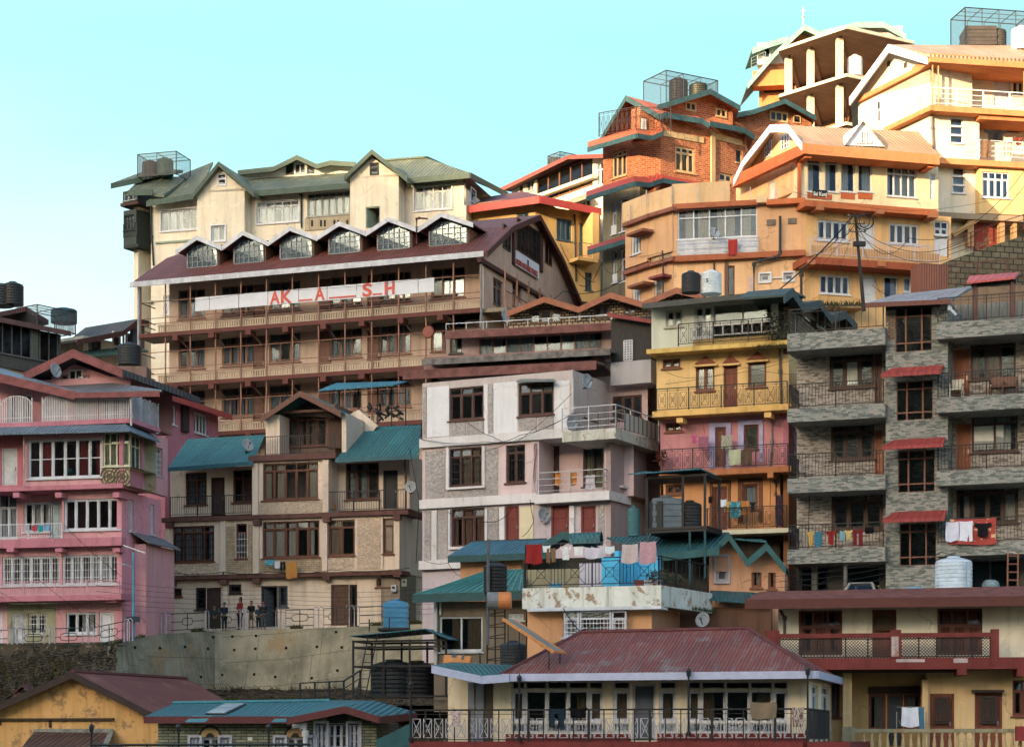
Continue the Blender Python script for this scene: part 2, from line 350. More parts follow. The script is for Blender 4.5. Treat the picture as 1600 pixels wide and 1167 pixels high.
    def rail(s,pts,h=1,st='v',mat='pl:22252a:0.5',name='railing',post=.05,sp=.13,ps=1.6): return s.part(name,rail_mb(pts,h,st,post,sp,ps),mat)
    def railf(s,f,pts,h=1,st='v',mat='pl:22252a:0.5',o=0,**k): # pts px base line; levelled at first point
        u,z=f.q(*pts[0],o); return s.rail([f.W(f.U(x,o),z,o) for x,y in pts],h,st,mat,**k)
def rail_mb(pts,h,st,post=.05,sp=.13,ps=1.6):
    m=MB(); pts=[V(p) for p in pts]
    for p,q in zip(pts,pts[1:]):
        L=(q-p).length
        if L<.02: continue
        d=(q-p)/L; nn=V((d.y,-d.x,0))
        if nn.y>0: nn=-nn
        if st!='n': m.beam(p+Z*h,q+Z*h,post,post*.8)
        n=max(1,round(L/ps))
        for k in range(n+1): x=p+d*(L*k/n); m.beam(x,x+Z*h,post,post,up=d)
        if st in 'vwc':
            m.beam(p+Z*.1,q+Z*.1,.03)
            N=max(2,int(L/sp))
            for k in range(1,N):
                x=p+d*(L*k/N)
                if st=='c': m.tube([x+Z*.1,x+nn*.10+Z*(.1+(h-.1)*.3),x+nn*.02+Z*(.1+(h-.1)*.65),x+Z*h],.011,4)
                else: m.beam(x+Z*.1,x+Z*h,.018)
            if st in 'cw': m.beam(p+Z*(h-.14),q+Z*(h-.14),.02)
        elif st=='h':
            for k in (.15,.42,.7): m.beam(p+Z*h*k,q+Z*h*k,.03)
        elif st in 'xd':
            m.beam(p+Z*.1,q+Z*.1,.03); m.beam(p+Z*(h-.1),q+Z*(h-.1),.02); N=max(1,round(L/.5))
            for k in range(N):
                a=p+d*(L*k/N); b=p+d*(L*(k+1)/N); w=b-a; m.beam(b+Z*.1,b+Z*h,.024)
                i0=a+w*.18; i1=b-w*.18; lo=Z*(.1+(h-.2)*.12); hi=Z*(h-.1-(h-.2)*.12)
                m.beam(i0+lo,i0+hi,.015).beam(i1+lo,i1+hi,.015).beam(i0+lo,i1+lo,.015).beam(i0+hi,i1+hi,.015)
                if st=='x':
                    c=(i0+i1)/2+Z*h*.52; m.beam(i0+lo,i1+hi,.014).beam(i0+hi,i1+lo,.014); e=w*.14
                    m.beam(c-e+Z*.08,c+e+Z*.08,.012).beam(c-e-Z*.08,c+e-Z*.08,.012).beam(c-e-Z*.08,c-e+Z*.08,.012).beam(c+e-Z*.08,c+e+Z*.08,.012)
        elif st=='X':
            m.beam(p+Z*.12,q+Z*.12,.035); m.beam(p+Z*(h-.13),q+Z*(h-.13),.03); N=max(1,round(L/1.45))
            for k in range(N):
                a=p+d*(L*k/N); b=p+d*(L*(k+1)/N); w=b-a; l=Z*.12; t=Z*(h-.13)
                for e in (0,.1,.2,.8,.9,1): m.beam(a+w*e+l,a+w*e+t,.024)
                i=a+w*.2; j=a+w*.8; c0=i+(j-i)*.3; c1=i+(j-i)*.7; zl=l+(t-l)*.3; zh=l+(t-l)*.7
                m.beam(i+l,j+t,.022).beam(i+t,j+l,.022).beam(c0+zl,c1+zl,.022).beam(c0+zh,c1+zh,.022).beam(c0+zl,c0+zh,.022).beam(c1+zl,c1+zh,.022)
    return m
def text(parent,s,f,x,y,o,size,mat,ww=None,name='lettering'):
    cu=bpy.data.curves.new('t','FONT'); cu.body=s; cu.size=size; cu.extrude=.012; cu.align_x='LEFT'; cu.offset=.03*size
    ob=bpy.data.objects.new('t',cu); me=bpy.data.meshes.new_from_object(ob); u,z=f.q(x,y,o)
    xs=[v.co.x for v in me.vertices]; k=1 if not ww else ww/(max(xs)-min(xs)); x0=min(xs)
    b=MB(); b.v=[f.W(u+(v.co.x-x0)*k,z+v.co.y,o+v.co.z) for v in me.vertices]; b.f=[list(p.vertices) for p in me.polygons]
    bpy.data.objects.remove(ob); bpy.data.curves.remove(cu); bpy.data.meshes.remove(me)
    return b.build(name,mat,parent)
# ------------------------------------------------------------------ loose things
def tank(p,r,h,mat,label,group=None,kind=0,name='water_tank'):
    p=V(p); t=empty(name,label,'water tank',p,0,group); n=7; pr=[(0,0),(r*.97,0)]
    if kind==1:  # square-ish
        m=MB(); 
        for k in range(4):
            z=h*.86*k/4; e=.97 if k%2 else 1
        fr_=Fr((p.x-r,p.y-r),(p.x+r,p.y-r))
        for k in range(5): z0=p.z+h*.86*k/5; m.box(fr_,.02*(k%2),2*r-.02*(k%2),z0,z0+h*.86/5-.03,-2*r+.02*(k%2),-.02*(k%2)).box(fr_,.04,2*r-.04,z0+h*.86/5-.03,z0+h*.86/5,-2*r+.04,-.04)
        m.lathe(p+Z*h*.86,[(r*.85,0),(r*.6,h*.06),(r*.3,h*.08),(0,h*.08)],18); m.build('body',mat,t)
    else:
        for k in range(n):
            z=h*.8*k/n; pr+=[(r,z+.01),(r,z+h*.8/n*.72),(r*.965,z+h*.8/n*.86)]
        pr+=[(r,h*.8),(r*.93,h*.86),(r*.55,h*.93),(r*.33,h*.94),(r*.33,h*.95)]
        MB().lathe(p,pr,24).build('body',mat,t,smooth=False)
    MB().lathe(p+Z*h*.945,[(r*.36,0),(r*.36,h*.045),(r*.25,h*.055),(0,h*.055)],16).build('lid',mat,t)
    return t
def dish(p,r,d,label,mast=.4,group=None,mat='pl:9aa0a6:0.5'):
    p=V(p); r*=.82; d=V(d).normalized(); t=empty('satellite_dish',label,'satellite dish',p,0,group)
    pr=[(r*k/6,.35*r*(k/6)**2) for k in range(7)]; c=p+Z*mast+d*.05
    MB().lathe(c,pr+[(r*(6-k)/6,.35*r*((6-k)/6)**2-.02) for k in range(7)],20,d).build('reflector',mat,t,smooth=True)
    a=c+d*(r*.95); MB().beam(c-Z*r*.7+d*.1*r,a,.03).beam(a-d*.05,a+d*.07,.09).build('feed_arm','pl:6b6f74:0.4',t)
    MB().tube([p,p+Z*mast*.7,c-d*.02],.03).lathe(p,[(0,0),(.12,0),(.12,.02),(0,.02)],8).build('mount','pl:3a3c40:0.5',t)
    return t
def hang(name,label,p,q,h,mat,shape=0,group=None,cat=None,sag=.03,seed=None):   # a cloth pegged along p-q
    p=V(p); q=V(q); d=q-p; L=d.length; nn=V((d.y,-d.x,0)).normalized(); 
    if nn.y>0: nn=-nn
    b=MB(); N=10; K=8; ph=R.uniform(0,6); am=min(.05,L*.06)
    def pt(i,k,s):
        x=i/N; y=k/K; e=1+.10*math.sin(ph+y*3)*(y) ; xx=.5+(x-.5)*e
        if shape==1 and y>.35: xx=.5+(x-.5)*(.62+.05*math.sin(ph))
        if shape==2: xx=.5+(x-.5)*(1-.0*y)
        w=am*math.sin(x*9+ph+y*1.3)*(.4+y)+nn.y*0
        zz=-h*y-sag*math.sin(math.pi*x)-.03*h*y*math.sin(x*5+ph)
        return p+d*xx+Z*zz+nn*(w+s)
    i0=len(b.v)
    for s in (.0,.012):
        for k in range(K+1):
            for i in range(N+1): b.v.append(pt(i,k,s))
    def ok(i,k):
        if shape==2: return not (k>=2 and 4<=i<=5)
        return True
    S=(N+1)*(K+1)
    for k in range(K):
        for i in range(N):
            if ok(i,k):
                a=k*(N+1)+i; b.f.append([a,a+1,a+N+2,a+N+1]); b.f.append([S+a,S+a+N+1,S+a+N+2,S+a+1])
    o=b.build(name,mat,None,p,math.atan2(d.y,d.x),smooth=True); return tag(o,label,cat or name.replace('_',' '),group)
def cable(pts,label,r=.018,sag=.5,group='cables strung between the houses',mat='pl:1b1c1f:0.7'):
    P=[]; pts=[V(p) for p in pts]
    for a,b in zip(pts,pts[1:]):
        for k in range(14): t=k/14; P.append(a.lerp(b,t)-Z*sag*4*t*(1-t))
    P.append(pts[-1]); o=MB().tube(P,r,5).build('cable',mat,None,pts[0],0); return tag(o,label,'cable',group)
def plant(p,r,h,label,mat='cl:4a6034',pot=None,name='potted_plant',n=140):
    p=V(p); t=empty(name,label,'plant',p); 
    if pot: MB().lathe(p,[(0,0),(r*.35,0),(r*.5,h*.3),(r*.5,h*.33),(r*.4,h*.33),(0,h*.3)],12).build('pot',pot,t)
    f=MB(); z0=h*.3 if pot else 0
    for k in range(n):
        a=R.uniform(0,6.28); rr=r*math.sqrt(R.random()); z=z0+(h-z0)*R.random(); c=p+V((rr*math.cos(a),rr*math.sin(a),z)); s=.05+.05*R.random()
        d=V((R.uniform(-1,1),R.uniform(-1,1),R.uniform(-.6,1))).normalized(); e=d.orthogonal().normalized()*s*.45; f.poly([c,c+d*s+e,c+d*s*2,c+d*s-e])
    f.build('foliage',mat,t); s=MB()
    for k in range(5): a=k*1.3; s.tube([p+Z*z0*.9,p+V((r*.5*math.cos(a),r*.5*math.sin(a),h*.8))],[.015,.006],4)
    s.build('stem','wd:4a3a28',t); return t
def cage(p0,w,dpt,h,f,label,group=None,roofbars=1,name='tank_cage'):  # open steel cage, p0 front left foot
    t=empty(name,label,'cage',p0,f.rz,group); m=MB(); c=[p0,p0+f.u*w,p0+f.u*w-f.n*dpt,p0-f.n*dpt]
    for a in c: m.beam(a,a+Z*h,.06)
    for k in range(4): m.beam(c[k]+Z*h,c[(k+1)%4]+Z*h,.05); m.beam(c[k]+Z*.1,c[(k+1)%4]+Z*.1,.05)
    m.build('frame','pl:2c2f33:0.5',t); g=MB(); n=max(2,int(w/1.1))
    for k in range(1,n): a=c[0]+f.u*(w*k/n); b=a-f.n*dpt; g.beam(a,a+Z*h,.04).beam(b,b+Z*h,.035).beam(a+Z*h,b+Z*h,.035)
    for k in (.33,.66): g.beam(c[0]+Z*h-f.n*dpt*k,c[1]+Z*h-f.n*dpt*k,.03)
    g.build('bar','pl:3a3d42:0.5',t)
    w_=MB().poly([c[0]+Z*.1,c[1]+Z*.1,c[1]+Z*h,c[0]+Z*h]).poly([c[1]+Z*.1,c[2]+Z*.1,c[2]+Z*h,c[1]+Z*h]).poly([c[3]+Z*.1,c[0]+Z*.1,c[0]+Z*h,c[3]+Z*h]); w_.build('wire_mesh','wm:3d4146:0.09',t)
    return t
# ================================================================== cream mansion with green roofs
WHT='pl:c9ccd2:0.5:0:0.12'
WF=fr(236,150,733,143.2)
h=House('mansion','cream house with weathered green roofs and steep gables, standing highest on the left skyline',WF,14)
WS='st:dccfb4:0.35'; GR='co:64705a:0.65:0.3:94845c'; GF_='pl:41584c:0.6'
h.fm=WHT
h.win(WF,252,328,308,360,5,0,box=1); h.win(WF,330.6,353,351.6,377,2,0,o=1.2,box=1); h.win(WF,340,272,354,291,1,.4,o=1.2,surf=1,cur=0)
h.win(WF,401.5,315,467,348,5,.22,box=1); h.win(WF,480,300.5,547,337,6,.2,'pl:9a9c94:0.6',cur=.95,cc='cl:9aa4a4')
h.bx('lattice_panel','st:a8987a:0.8',WF,[(476,339,547,358,.0,.08)])
h.bx('lattice_gap','pl:2a2622:0.9',WF,[(x,344,x+3,354,.06,.1) for x in (486,500,506,521,527,541)])
h.win(WF,578,254.6,592,274,1,.4,'pl:3a4038:0.6',o=1.4,surf=1,cur=0); h.door(WF,571.5,323,594,356,'pl:8aa088:0.6',o=1.4,open_=1,hd=0)
h.win(WF,647.7,291,705.4,328,4,.22,box=1)
for x in (255,300): h.win(WF,x,462,x+14,492,2,.3)
h.bx('string_course','pl:8aa088:0.7',WF,[(243,376,300,379,0,.12),(440,365,470,368,0,.12),(640,287,712,290.5,0,.2),(228,470,238,473,.0,.25)])
h.wall(WF,236,312,728,None,WS,0,9)
h.wall(WF,308,300,382,None,WS,1.2,3); h.wall(WF,547,278,623,None,WS,1.4,3)
h.gpoly(WS,WF,[(308,300.5),(302,300),(343,263),(384,298),(382,299)],1.2,1.2); h.gpoly(WS,WF,[(547,279),(546,277),(581.5,246),(623,275),(623,276.5)],1.4,1.4)
ws=WF.side(728,0,9)
h.win(ws,735,297,742,316,1,.3,box=1); h.wall(ws,728.5,295,786,None,WS,.02,.25); h.nr=(WF,728)
P=WF.P
def steep(ax,ay,lx,ly,rx,ry,o,back,mat,fm,th=.25,h_=h,f=WF,fh=.35):
    A,L,Rr=f.P(ax,ay,o),f.P(lx,ly,o),f.P(rx,ry,o); b=-f.n*back
    h_.roof(mat,[[L,A,A+b,L+b],[A,Rr,Rr+b,A+b]],th); h_.fascia(fm,[[L,A,Rr]],fh,.07)
steep(342,253,301,303,397,301,1.7,5,GR,GF_); steep(581.5,234,537.5,276,637,278,1.9,6,GR,GF_)
h.roof(GR,[[P(395,299,.8),P(549,286,.8),P(552,269,-4),P(375,281,-4)]],.25)
h.roof(GR,[[P(229,315,.8),P(309,302,.8),P(333,253,-3.5),P(283,273,-3.5)],[P(200,298,.6),P(256,304,.9),P(296,276,-2.4),P(222,277,-2.5)],[P(173,287,.3),P(226,276,-1),P(286,266,-3.6),P(240,262,-4)]],.22)
h.roof(GR,[[P(630,279,.8),P(734,270,.8),P(665,247,-4.5),P(600,252,-4.5)],[P(734,270,.8),P(793,301,-9),P(748,283,-9),P(665,247,-4.5)]],.22)
h.fascia(GF_,[[P(395,299,.86),P(546,286.5,.86)],[P(229,315,.86),P(303,303,.86)],[P(636,279,.86),P(734,270,.86),P(793,301,-9)],[P(200,298,.66),P(239,297,.96)],[P(173,287,.36),P(222,277,-.9)]],.4,.06)
h.part('ridge_tile',MB().beam(P(665,246,-4.5),P(600,251,-4.5),.3,.12).beam(P(665,246,-4.5),P(748,283,-9),.3,.12),GF_)
# upper dormer storey behind the main slope
h.gpoly('st:e6e2d4:0.2',WF,[(375,278),(376,270),(430,264),(464.5,248),(492,260),(517,256),(548,260),(552,266),(548,274)],-3.9,2)
h.win(WF,447,254.5,459,273.5,1,0,'pl:5a4a40:0.6',o=-3.9,surf=1,cur=0,leaf=0); h.win(WF,461,256,478,272,2,0,WHT,o=-3.9,surf=1,cur=0,leaf=0); h.win(WF,480,257,491,271.5,1,0,'pl:5a4a40:0.6',o=-3.9,surf=1,cur=0,leaf=0)
L=[P(372,267,-3.1),P(428,261,-3.1),P(464.5,243,-3.1),P(495,257,-3.1),P(517,251.5,-3.1),P(556,254,-3.1)]
h.roof(GR,[[a,b,b+V((0,4,0)),a+V((0,4,0))] for a,b in zip(L,L[1:])],.15); h.fascia(GF_,[L],.35,.07)
# glazed corner balcony, two storeys
f2=fr(190,151.2,216,150.4)
h.win(f2,193,302,214,313,3,0,'pl:a4a8a4:0.6',o=0,cur=.4,leaf=0); h.wall(f2,192,300,215,318,'pl:3a4440:0.7',0,3,name='balcony_box')
h.win(f2,194,336,209,360,3,.3,'pl:2c3432:0.6',o=0,cur=.6); h.wall(f2,193,330,213,386,'pl:37423e:0.7',0,3,name='balcony_box')
h.band(f2,188,318,216,323,-3,.3,'pl:4a3430:0.8'); h.band(f2,193,384,216,389,-3,.3,'pl:2f3833:0.8')
h.wall(f2,209,312,216,None,WS,-.4,3)
h.railf(f2,[(193,372),(214,372)],1.0,'x','pl:2c3432:0.6',o=.1)
h.pp(WF,[(236,322),(237,370),(240,415)],.12,.07); h.pp(WF,[(467,303),(471,305),(471,356)],.12,.06); h.pp(WF,[(729,276),(726,284),(726,320)],.12,.06,'pl:6a6258:0.6')
h.finish()
tank(PX(235,277,152),.62,1.25,'pl:3a3336:0.5','black water tank in the rooftop cage of the cream mansion')
tank(PX(258,275,151.5),.62,1.35,'pl:2f6a5c:0.4','green water tank in the rooftop cage of the cream mansion')
cage(PX(215,279,150.5),3.1,2.4,1.75,WF,'open steel cage around two tanks on the far left mansion roof')
# ================================================================== school
SF=fl(220,440,752,393,125)
h=House('school_building','long cream school with brown caged verandahs, maroon roof and six dormers',SF,9,cat='school')
h.fm='wd:8a6252'; SW='st:bca08c:0.35'; BR='pl:8c5c44:0.6:0:0.2'; MR='pl:642f26:0.7'
SS=SF.side(752,0,18); DS=SS.U(905)          # right side, its length
ze=SF.q(220,440)[1]; zs=[SF.q(233,522)[1]]; st=3.3; zs=[ze-3.45,ze-6.85,ze-10.2,ze-13.4]
zs[0]=SF.q(440,507)[1]; zs[1]=SF.q(440,588)[1]; zs[2]=SF.q(340,676)[1]; zs[3]=zs[2]-3.2
LU=SF.L; o2=-1.7
row=[('w',281,318,3),('w',349,394,4),('d',395,414,0),('w',423,467,3),('d',497,518,0),('w',518,563,3),('d',574,595,0),('w',595,640,4),('w',676,724,3)]
ry=[(519,573)]
zw0,zw1=SF.q(300,574,o2)[1]-zs[1],SF.q(300,532,o2)[1]-zs[1]
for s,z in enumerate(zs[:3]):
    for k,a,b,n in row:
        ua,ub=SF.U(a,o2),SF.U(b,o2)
        if k=='w': h.win(SF,0,0,0,0,n,.27,o=o2,glass='glassb',cur=.8,uz=(ua-.1,ub+.1,z+zw0-.1,z+zw1+.05),cc='cl:94a4b0')  # blue-grey curtain colour stands in for sky reflected in the panes
        else:
            h.hole(SF,o2,(ua,ub,z+.05,z+zw1)); b=MB().box(SF,ua,ub,z+.05,z+zw1,o2-.15,o2-.06); 
            for q in range(3): b.box(SF,ua+.15,ub-.15,z+.2+q*.85,z+.9+q*.85,o2-.06,o2-.03)
            d=h.part('door',b,'wd:6a4438'); h.part('handle',MB().box(SF,ub-.14,ub-.1,z+1.1,z+1.3,o2-.03,o2+.02),'pl:8a8a88:0.3:0.8',d)
h.wallu(SF,1.0,LU,zs[3],ze+.3,SW,o2,12)
# ceilings and floors of the verandah
for s,z in enumerate(zs):
    h.part('floor_slab',MB().box(SF,-.1,LU+.05,z-.22,z,o2,.05),'st:a89a88:0.3:0:0.28')
    h.part('slab_edge',MB().box(SF,-.12,LU+.1,z-.2,z+.05,.05,.16),MR)
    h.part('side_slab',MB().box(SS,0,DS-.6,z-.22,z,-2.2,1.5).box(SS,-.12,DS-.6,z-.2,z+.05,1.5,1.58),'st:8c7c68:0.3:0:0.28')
    if s<3:
        for k in range(1,9):
            u=LU*k/9; h.part('corbel',MB().box(SF,u-.18,u+.18,z-.5,z-.2,-.5,.22),MR)
            h.part('bracket',MB().beam(SF.W(u,z-.35,-.4),SF.W(u,z-.8,o2),.08,.08),'st:9a8878:0.3')
for s,z in enumerate(zs[:3]):          # verandah screens
    top=(zs[s-1]-.2) if s else ze-.05; tops=(zs[s-1]-.2) if s else ze-1.0
    m=MB(); sg=MB(); N=13
    for k in range(N+1):
        u=LU*k/N; m.box(SF,u-.035,u+.035,z,top,-.035,.035)
    for a in (.62,.95,1.95): m.box(SF,0,LU,z+a,z+a+.035,-.03,.03)
    h.part('verandah_screen',m,BR)
    b=MB(); b.box(SF,1.1,LU-.1,z+.05,z+.16,-.24,-.14).box(SF,1.1,LU-.1,z+.48,z+.58,-.24,-.14)
    n=int((LU-1.2)/.16)
    for k in range(n): u=1.12+k*.16; b.box(SF,u,u+.09,z+.16,z+.48,-.22,-.16)
    h.part('balustrade',b,'st:b8a286:0.3')
    m=MB()
    for k in range(9):
        u=DS*k/9; m.box(SS,u-.04,u+.04,z,tops,1.42,1.5)
    for a in (.95,1.95): m.box(SS,0,DS-.6,z+a,z+a+.05,1.42,1.47)
    for k in range(1,60): u=(DS-.6)*k/60; m.box(SS,u-.012,u+.012,z+.1,z+.95,1.43,1.46)
    h.part('verandah_screen',m,BR)
    b=MB()
    for a in (.3,.62,.95,1.95): b.box(SF,-.04,.04,z+a,z+a+.04,o2,0)   # left end
    h.part('end_rail',b,'pl:3a3230:0.6')
for x0,x1,y0,y1 in ((770,785,437,478),(800,815,445,480),(838,848,455,485)): h.win(SS,x0,y0,x1,y1,2,.3,o=0)
h.wallu(SS,.3,DS-.8,zs[3],ze+.2,SW,0.03,.25); h.nr=(SF,750)
# roof: gambrel prism, ends open to gable wall
s1,s2=SS.U(790),SS.U(832); s3=SS.U(870); z1,z2=SS.P(790,354).z,SS.P(832,337).z
pr=[(.35,ze-.12),(-s1,z1),(-s2,z2),(-s3,z1),(-DS-.2,ze-.3)]
def rp(u,k): o,z=pr[k]; return SF.W(u,z,o)
h.roof('co:70382e:0.15:0.25:7a5048',[[rp(-.45,k),rp(LU+.45,k),rp(LU+.45,k+1),rp(-.45,k+1)] for k in range(4)],.14,name='roof')
h.fascia('pl:b8bcc4:0.6:0:0.3',[[SF.W(-.5,ze-.1,.37),SF.W(LU+.3,ze-.1,.37)]],.32,.08)
h.fascia('pl:4c2826:0.7',[[rp(LU+.46,k) for k in range(5)]],.34,.08)
gw=MB().prism([SF.W(LU,pr[0][1]-.3,0)]+[rp(LU,k)-Z*.12 for k in (0,1,2,3,4)]+[SF.W(LU,ze-.6,-DS+.1)],-SF.u*.3); h.part('gable_wall',gw,SW)
h.band(SS,752,402,900,409,0,.25,'pl:4a2a26:0.8','gable_belt')
h.win(SS,806.5,352,843,402,6,0,'pl:6a4434:0.6',surf=1,leaf=0,cur=0,gr=-1); h.win(SS,785.5,353,797,391,2,0,'pl:4a3a30:0.6',surf=1,leaf=0,cur=0); h.win(SS,851,374,861.6,414,2,0,'pl:6a4434:0.6',surf=1,leaf=0,cur=0)
h.bx('mullion_post','pl:4a2a26:0.7',SS,[(803,352,806,413,.0,.14),(845,362,849,425,0,.14)])
# dormers
DO=[(308,365,274.7,392.4,347,385),(380,357.5,347.7,385,420,379),(453.4,350.4,420,378,496,370.6),(530.6,343,496,369.6,571.5,362),(607,336,572,362,650,357),(689.7,328.6,653,353,739.5,353)]
od=-1.55
for ax,ay,lx,ly,rx,ry_ in DO:
    uc,zc=SF.q(ax,ay,od+.5); zc-=.15; ul,zl=SF.q(lx,ly,od+.5); ur,zr=SF.q(rx,ry_,od+.5); zl=zr=(zl+zr)/2; W_=SF.W
    d=h.part('dormer',MB().prism([W_(ul+.45,zl-1.1,od),W_(ur-.45,zl-1.1,od),W_(ur-.45,zl-.1,od),W_(uc+.6,zc-.34,od),W_(uc-.6,zc-.34,od),W_(ul+.45,zl-.1,od)],-SF.n*2.5),'pl:7a5240:0.7')
    r_=MB(); A,Lp,Rp=W_(uc,zc,od+.5),W_(ul,zl,od+.5),W_(ur,zr,od+.5); b=-SF.n*4.2
    for X,Y in ((Lp,A),(A,Rp)): r_.prism([X,Y,Y+b,X+b],V((0,0,-.08)))
    h.part('dormer_roof',r_,'co:6a3d3a:0.15:0.25:7a5048',d)
    t=MB()
    for X,Y in ((Lp,A),(A,Rp)): t.loops([X-Z*.26,Y-Z*.26,Y-Z*.26+SF.n*.07,X-Z*.26+SF.n*.07],[X+Z*.02,Y+Z*.02,Y+Z*.02+SF.n*.07,X+Z*.02+SF.n*.07])
    h.part('fascia',t,'pl:bfc3cc:0.6:0:0.3',d)
    a,c,zb_,zt=ul+.6,ur-.6,zl-1.0,zl-.12; g=MB().poly([W_(a,zb_,od+.03),W_(c,zb_,od+.05),W_(c,zt,od+.03),W_(uc+.75,zc-.42,od+.04),W_(uc-.75,zc-.42,od+.05),W_(a,zt,od+.04)])
    h.part('sky_tint',MB().poly([W_(a,zb_,od+.005),W_(c,zb_,od+.005),W_(c,zt,od+.005),W_(uc+.75,zc-.42,od+.005),W_(uc-.75,zc-.42,od+.005),W_(a,zt,od+.005)]),'cl:9cb0c0',d); h.part('pane',g,'glassb',d); b=MB().box(SF,a-.06,a,zb_,zt,od+.01,od+.1).box(SF,c,c+.06,zb_,zt,od+.01,od+.1).box(SF,a,c,zb_-.06,zb_,od+.01,od+.1)  # added pale blue sheet behind the glass paints in a sky tint
    for k in range(1,6): u=a+(c-a)*k/6; zz=zt+(zc-.45-zt)*max(0,min(1,1-abs(u-uc)/((c-a)/2)))*1.25; b.box(SF,u-.02,u+.02,zb_,min(zz,zc-.42),od+.02,od+.08)
    for k in (1,2,3): zz=zb_+k*(zc-.5-zb_)/4; e=max(0,(zz-zt)/(zc-.42-zt))*.8; b.box(SF,a+e*(uc-a),c-e*(c-uc),zz-.015,zz+.015,od+.02,od+.075)
    h.part('window_bar',b,'pl:8a8e90:0.6',d)
# banner
ub0,zb1=SF.q(304.5,465.4,.12); zb0=SF.q(304.5,486.4,.12)[1]; ub1=SF.U(678.7,.12)
h.fm=BR
bn=empty('banner','long white banner with red letters and gaps, fixed across the top verandah of the school','banner',SF.W(ub0,zb0,.12),SF.rz)
m=MB(); xs=[304.5,327,373,418.5,466.6,511,557,606,653.5,678.7]
for a,b in zip(xs,xs[1:]): m.box(SF,SF.U(a,.12)+.02,SF.U(b,.12)-.02,zb0,zb1,.075,.12)
m.build('board','pl:c4c8d0:0.6:0:0.08',bn)
for s_,x0,x1 in (('A',422,437),('K',439,456),('A',491.6,507.4),('S',566.5,581),('H',601,616.5)):
    u0,u1=SF.U(x0,.14),SF.U(x1,.14); cu=text(bn,s_,SF,x0,500,.14,1.02,'pl:c8402c:0.6:0:0.1',ww=u1-u0,name='letter')
    yy=zb0+.07-SF.q(x0,500,.14)[1]
    for v in cu.data.vertices: v.co.z+=yy
    bb=[v.co.z for v in cu.data.vertices]; k0=min(bb)
    # thicken strokes
m=MB()
for x0,x1 in ((467.5,488),(514,556),(582.5,597)): m.box(SF,SF.U(x0,.14),SF.U(x1,.14),zb0+.08,zb0+.17,.125,.15)
m.build('underline','pl:c8402c:0.6:0:0.1',bn)
# gable sign
u0,z1_=SS.q(806,391,.16); u1=SS.U(842,.16); z0_=SS.q(806,414,.16)[1]
sg=empty('school_sign','white board with a small black crest and red lettering under the school gable window','sign',SS.W(u0,z0_,.16),SS.rz)
MB().box(SS,u0,u1,z0_,z1_,.1,.18).build('board','pl:c4ccdc:0.6:0:0.08',sg)
c_=text(sg,'NORTH OAK PUBLIC SCHOOL',SS,807,412,.21,.44,'pl:b03a30:0.6',ww=u1-u0-.3)
um=(u0+u1)/2; MB().box(SS,um-.1,um+.12,z1_-.42,z1_-.14,.18,.2).poly([SS.W(um-.12,z1_-.42,.2),SS.W(um+.14,z1_-.42,.2),SS.W(um+.01,z1_-.56,.2)]).build('crest','pl:1a1a1e:0.6',sg)
u0,z1_=SS.q(806,470,.1); sg=empty('round_emblem_poster','white poster with a round red emblem in the school side verandah','poster',SS.W(u0,z1_-1.4,.1),SS.rz)
MB().box(SS,u0,u0+1.9,z1_-1.4,z1_,.04,.1).build('board','pl:b8bcc4:0.6',sg); MB().lathe(SS.W(u0+.95,z1_-.75,.1),[(.5,0),(.5,.02),(.38,.02),(.38,0)],20,SS.n).build('ring','pl:a04438:0.6',sg)
h.pp(SF,[(752,398),(752,500),(752,600)],.25,.07,'pl:6a7076:0.5'); h.pipe([SF.W(-.1,ze-.3,.1),SF.W(-.1,zs[3],.1)],.08,'pl:9aa0a6:0.5')
h.pp(SF,[(651,382),(651,342),(655,341),(668,342)],-.9,.05,'pl:5a2c28:0.6')
h.finish()
p=SF.P(669.5,519,.15); o=MB().lathe(p,[(0,0),(.36,0),(.36,.05),(.3,.09),(0,.1)],20,SF.n).build('gong','pl:8a3c2c:0.5',None,p); tag(o,'round rust red gong hanging in the middle school verandah','gong')
# ================================================================== yellow house with red roof behind the school
QF=fl(671,331,836,310,146); dq=146*(HY-331)/(HY-310)
QS=fl(836,310,939,326,dq)
h=House('yellow_house','yellow house with a bright red fascia and hipped maroon roof behind the school gable',QF,20)
h.fm='pl:3f6470:0.6'; QW='st:d2a858:0.3'
h.win(QS,869.5,342,893,376,3,0); h.door(QS,905,349,925,401,'pl:5a7a80:0.6',o=0,hd=0); h.win(QS,914,426,925,454,2,.3); h.win(QF,840-32,333,826,345,2,0,o=0)
h.wall(QF,690,325,836,None,QW,0,7); h.wall(QS,836,320,938,None,QW,0.02,.3); h.nr=(QF,836)
h.band(QS,903,401,934,406,0,1.3,QW); h.railf(QS,[(905,401),(932,401)],1.0,'v','pl:6a6a62:0.6',o=1.2); h.bx('pillar',QW,QS,[(926,333,936,405,.0,1.3)])
h.band(QS,903,470,936,474,-.1,1.3,'pl:3a3a38:0.8')
A=QF.P(671,331,.8); B_=QF.P(836,310,.8)+QS.n*.6; C_=QS.P(939,326,.9); D_=QF.P(815.6,299,-4); E_=QF.P(700,318,-4)
h.roof('co:6a3a3c:0.2:0.25:7a5048',[[A,B_,D_,E_],[B_,C_,C_+V((-1,5,1.0)),D_]],.15)
h.fascia('pl:b4342c:0.6:0:0.15',[[A,B_,C_]],.5,.08); h.pp(QS,[(898,335),(899,380),(900,440)],.1,.06)
h.finish()
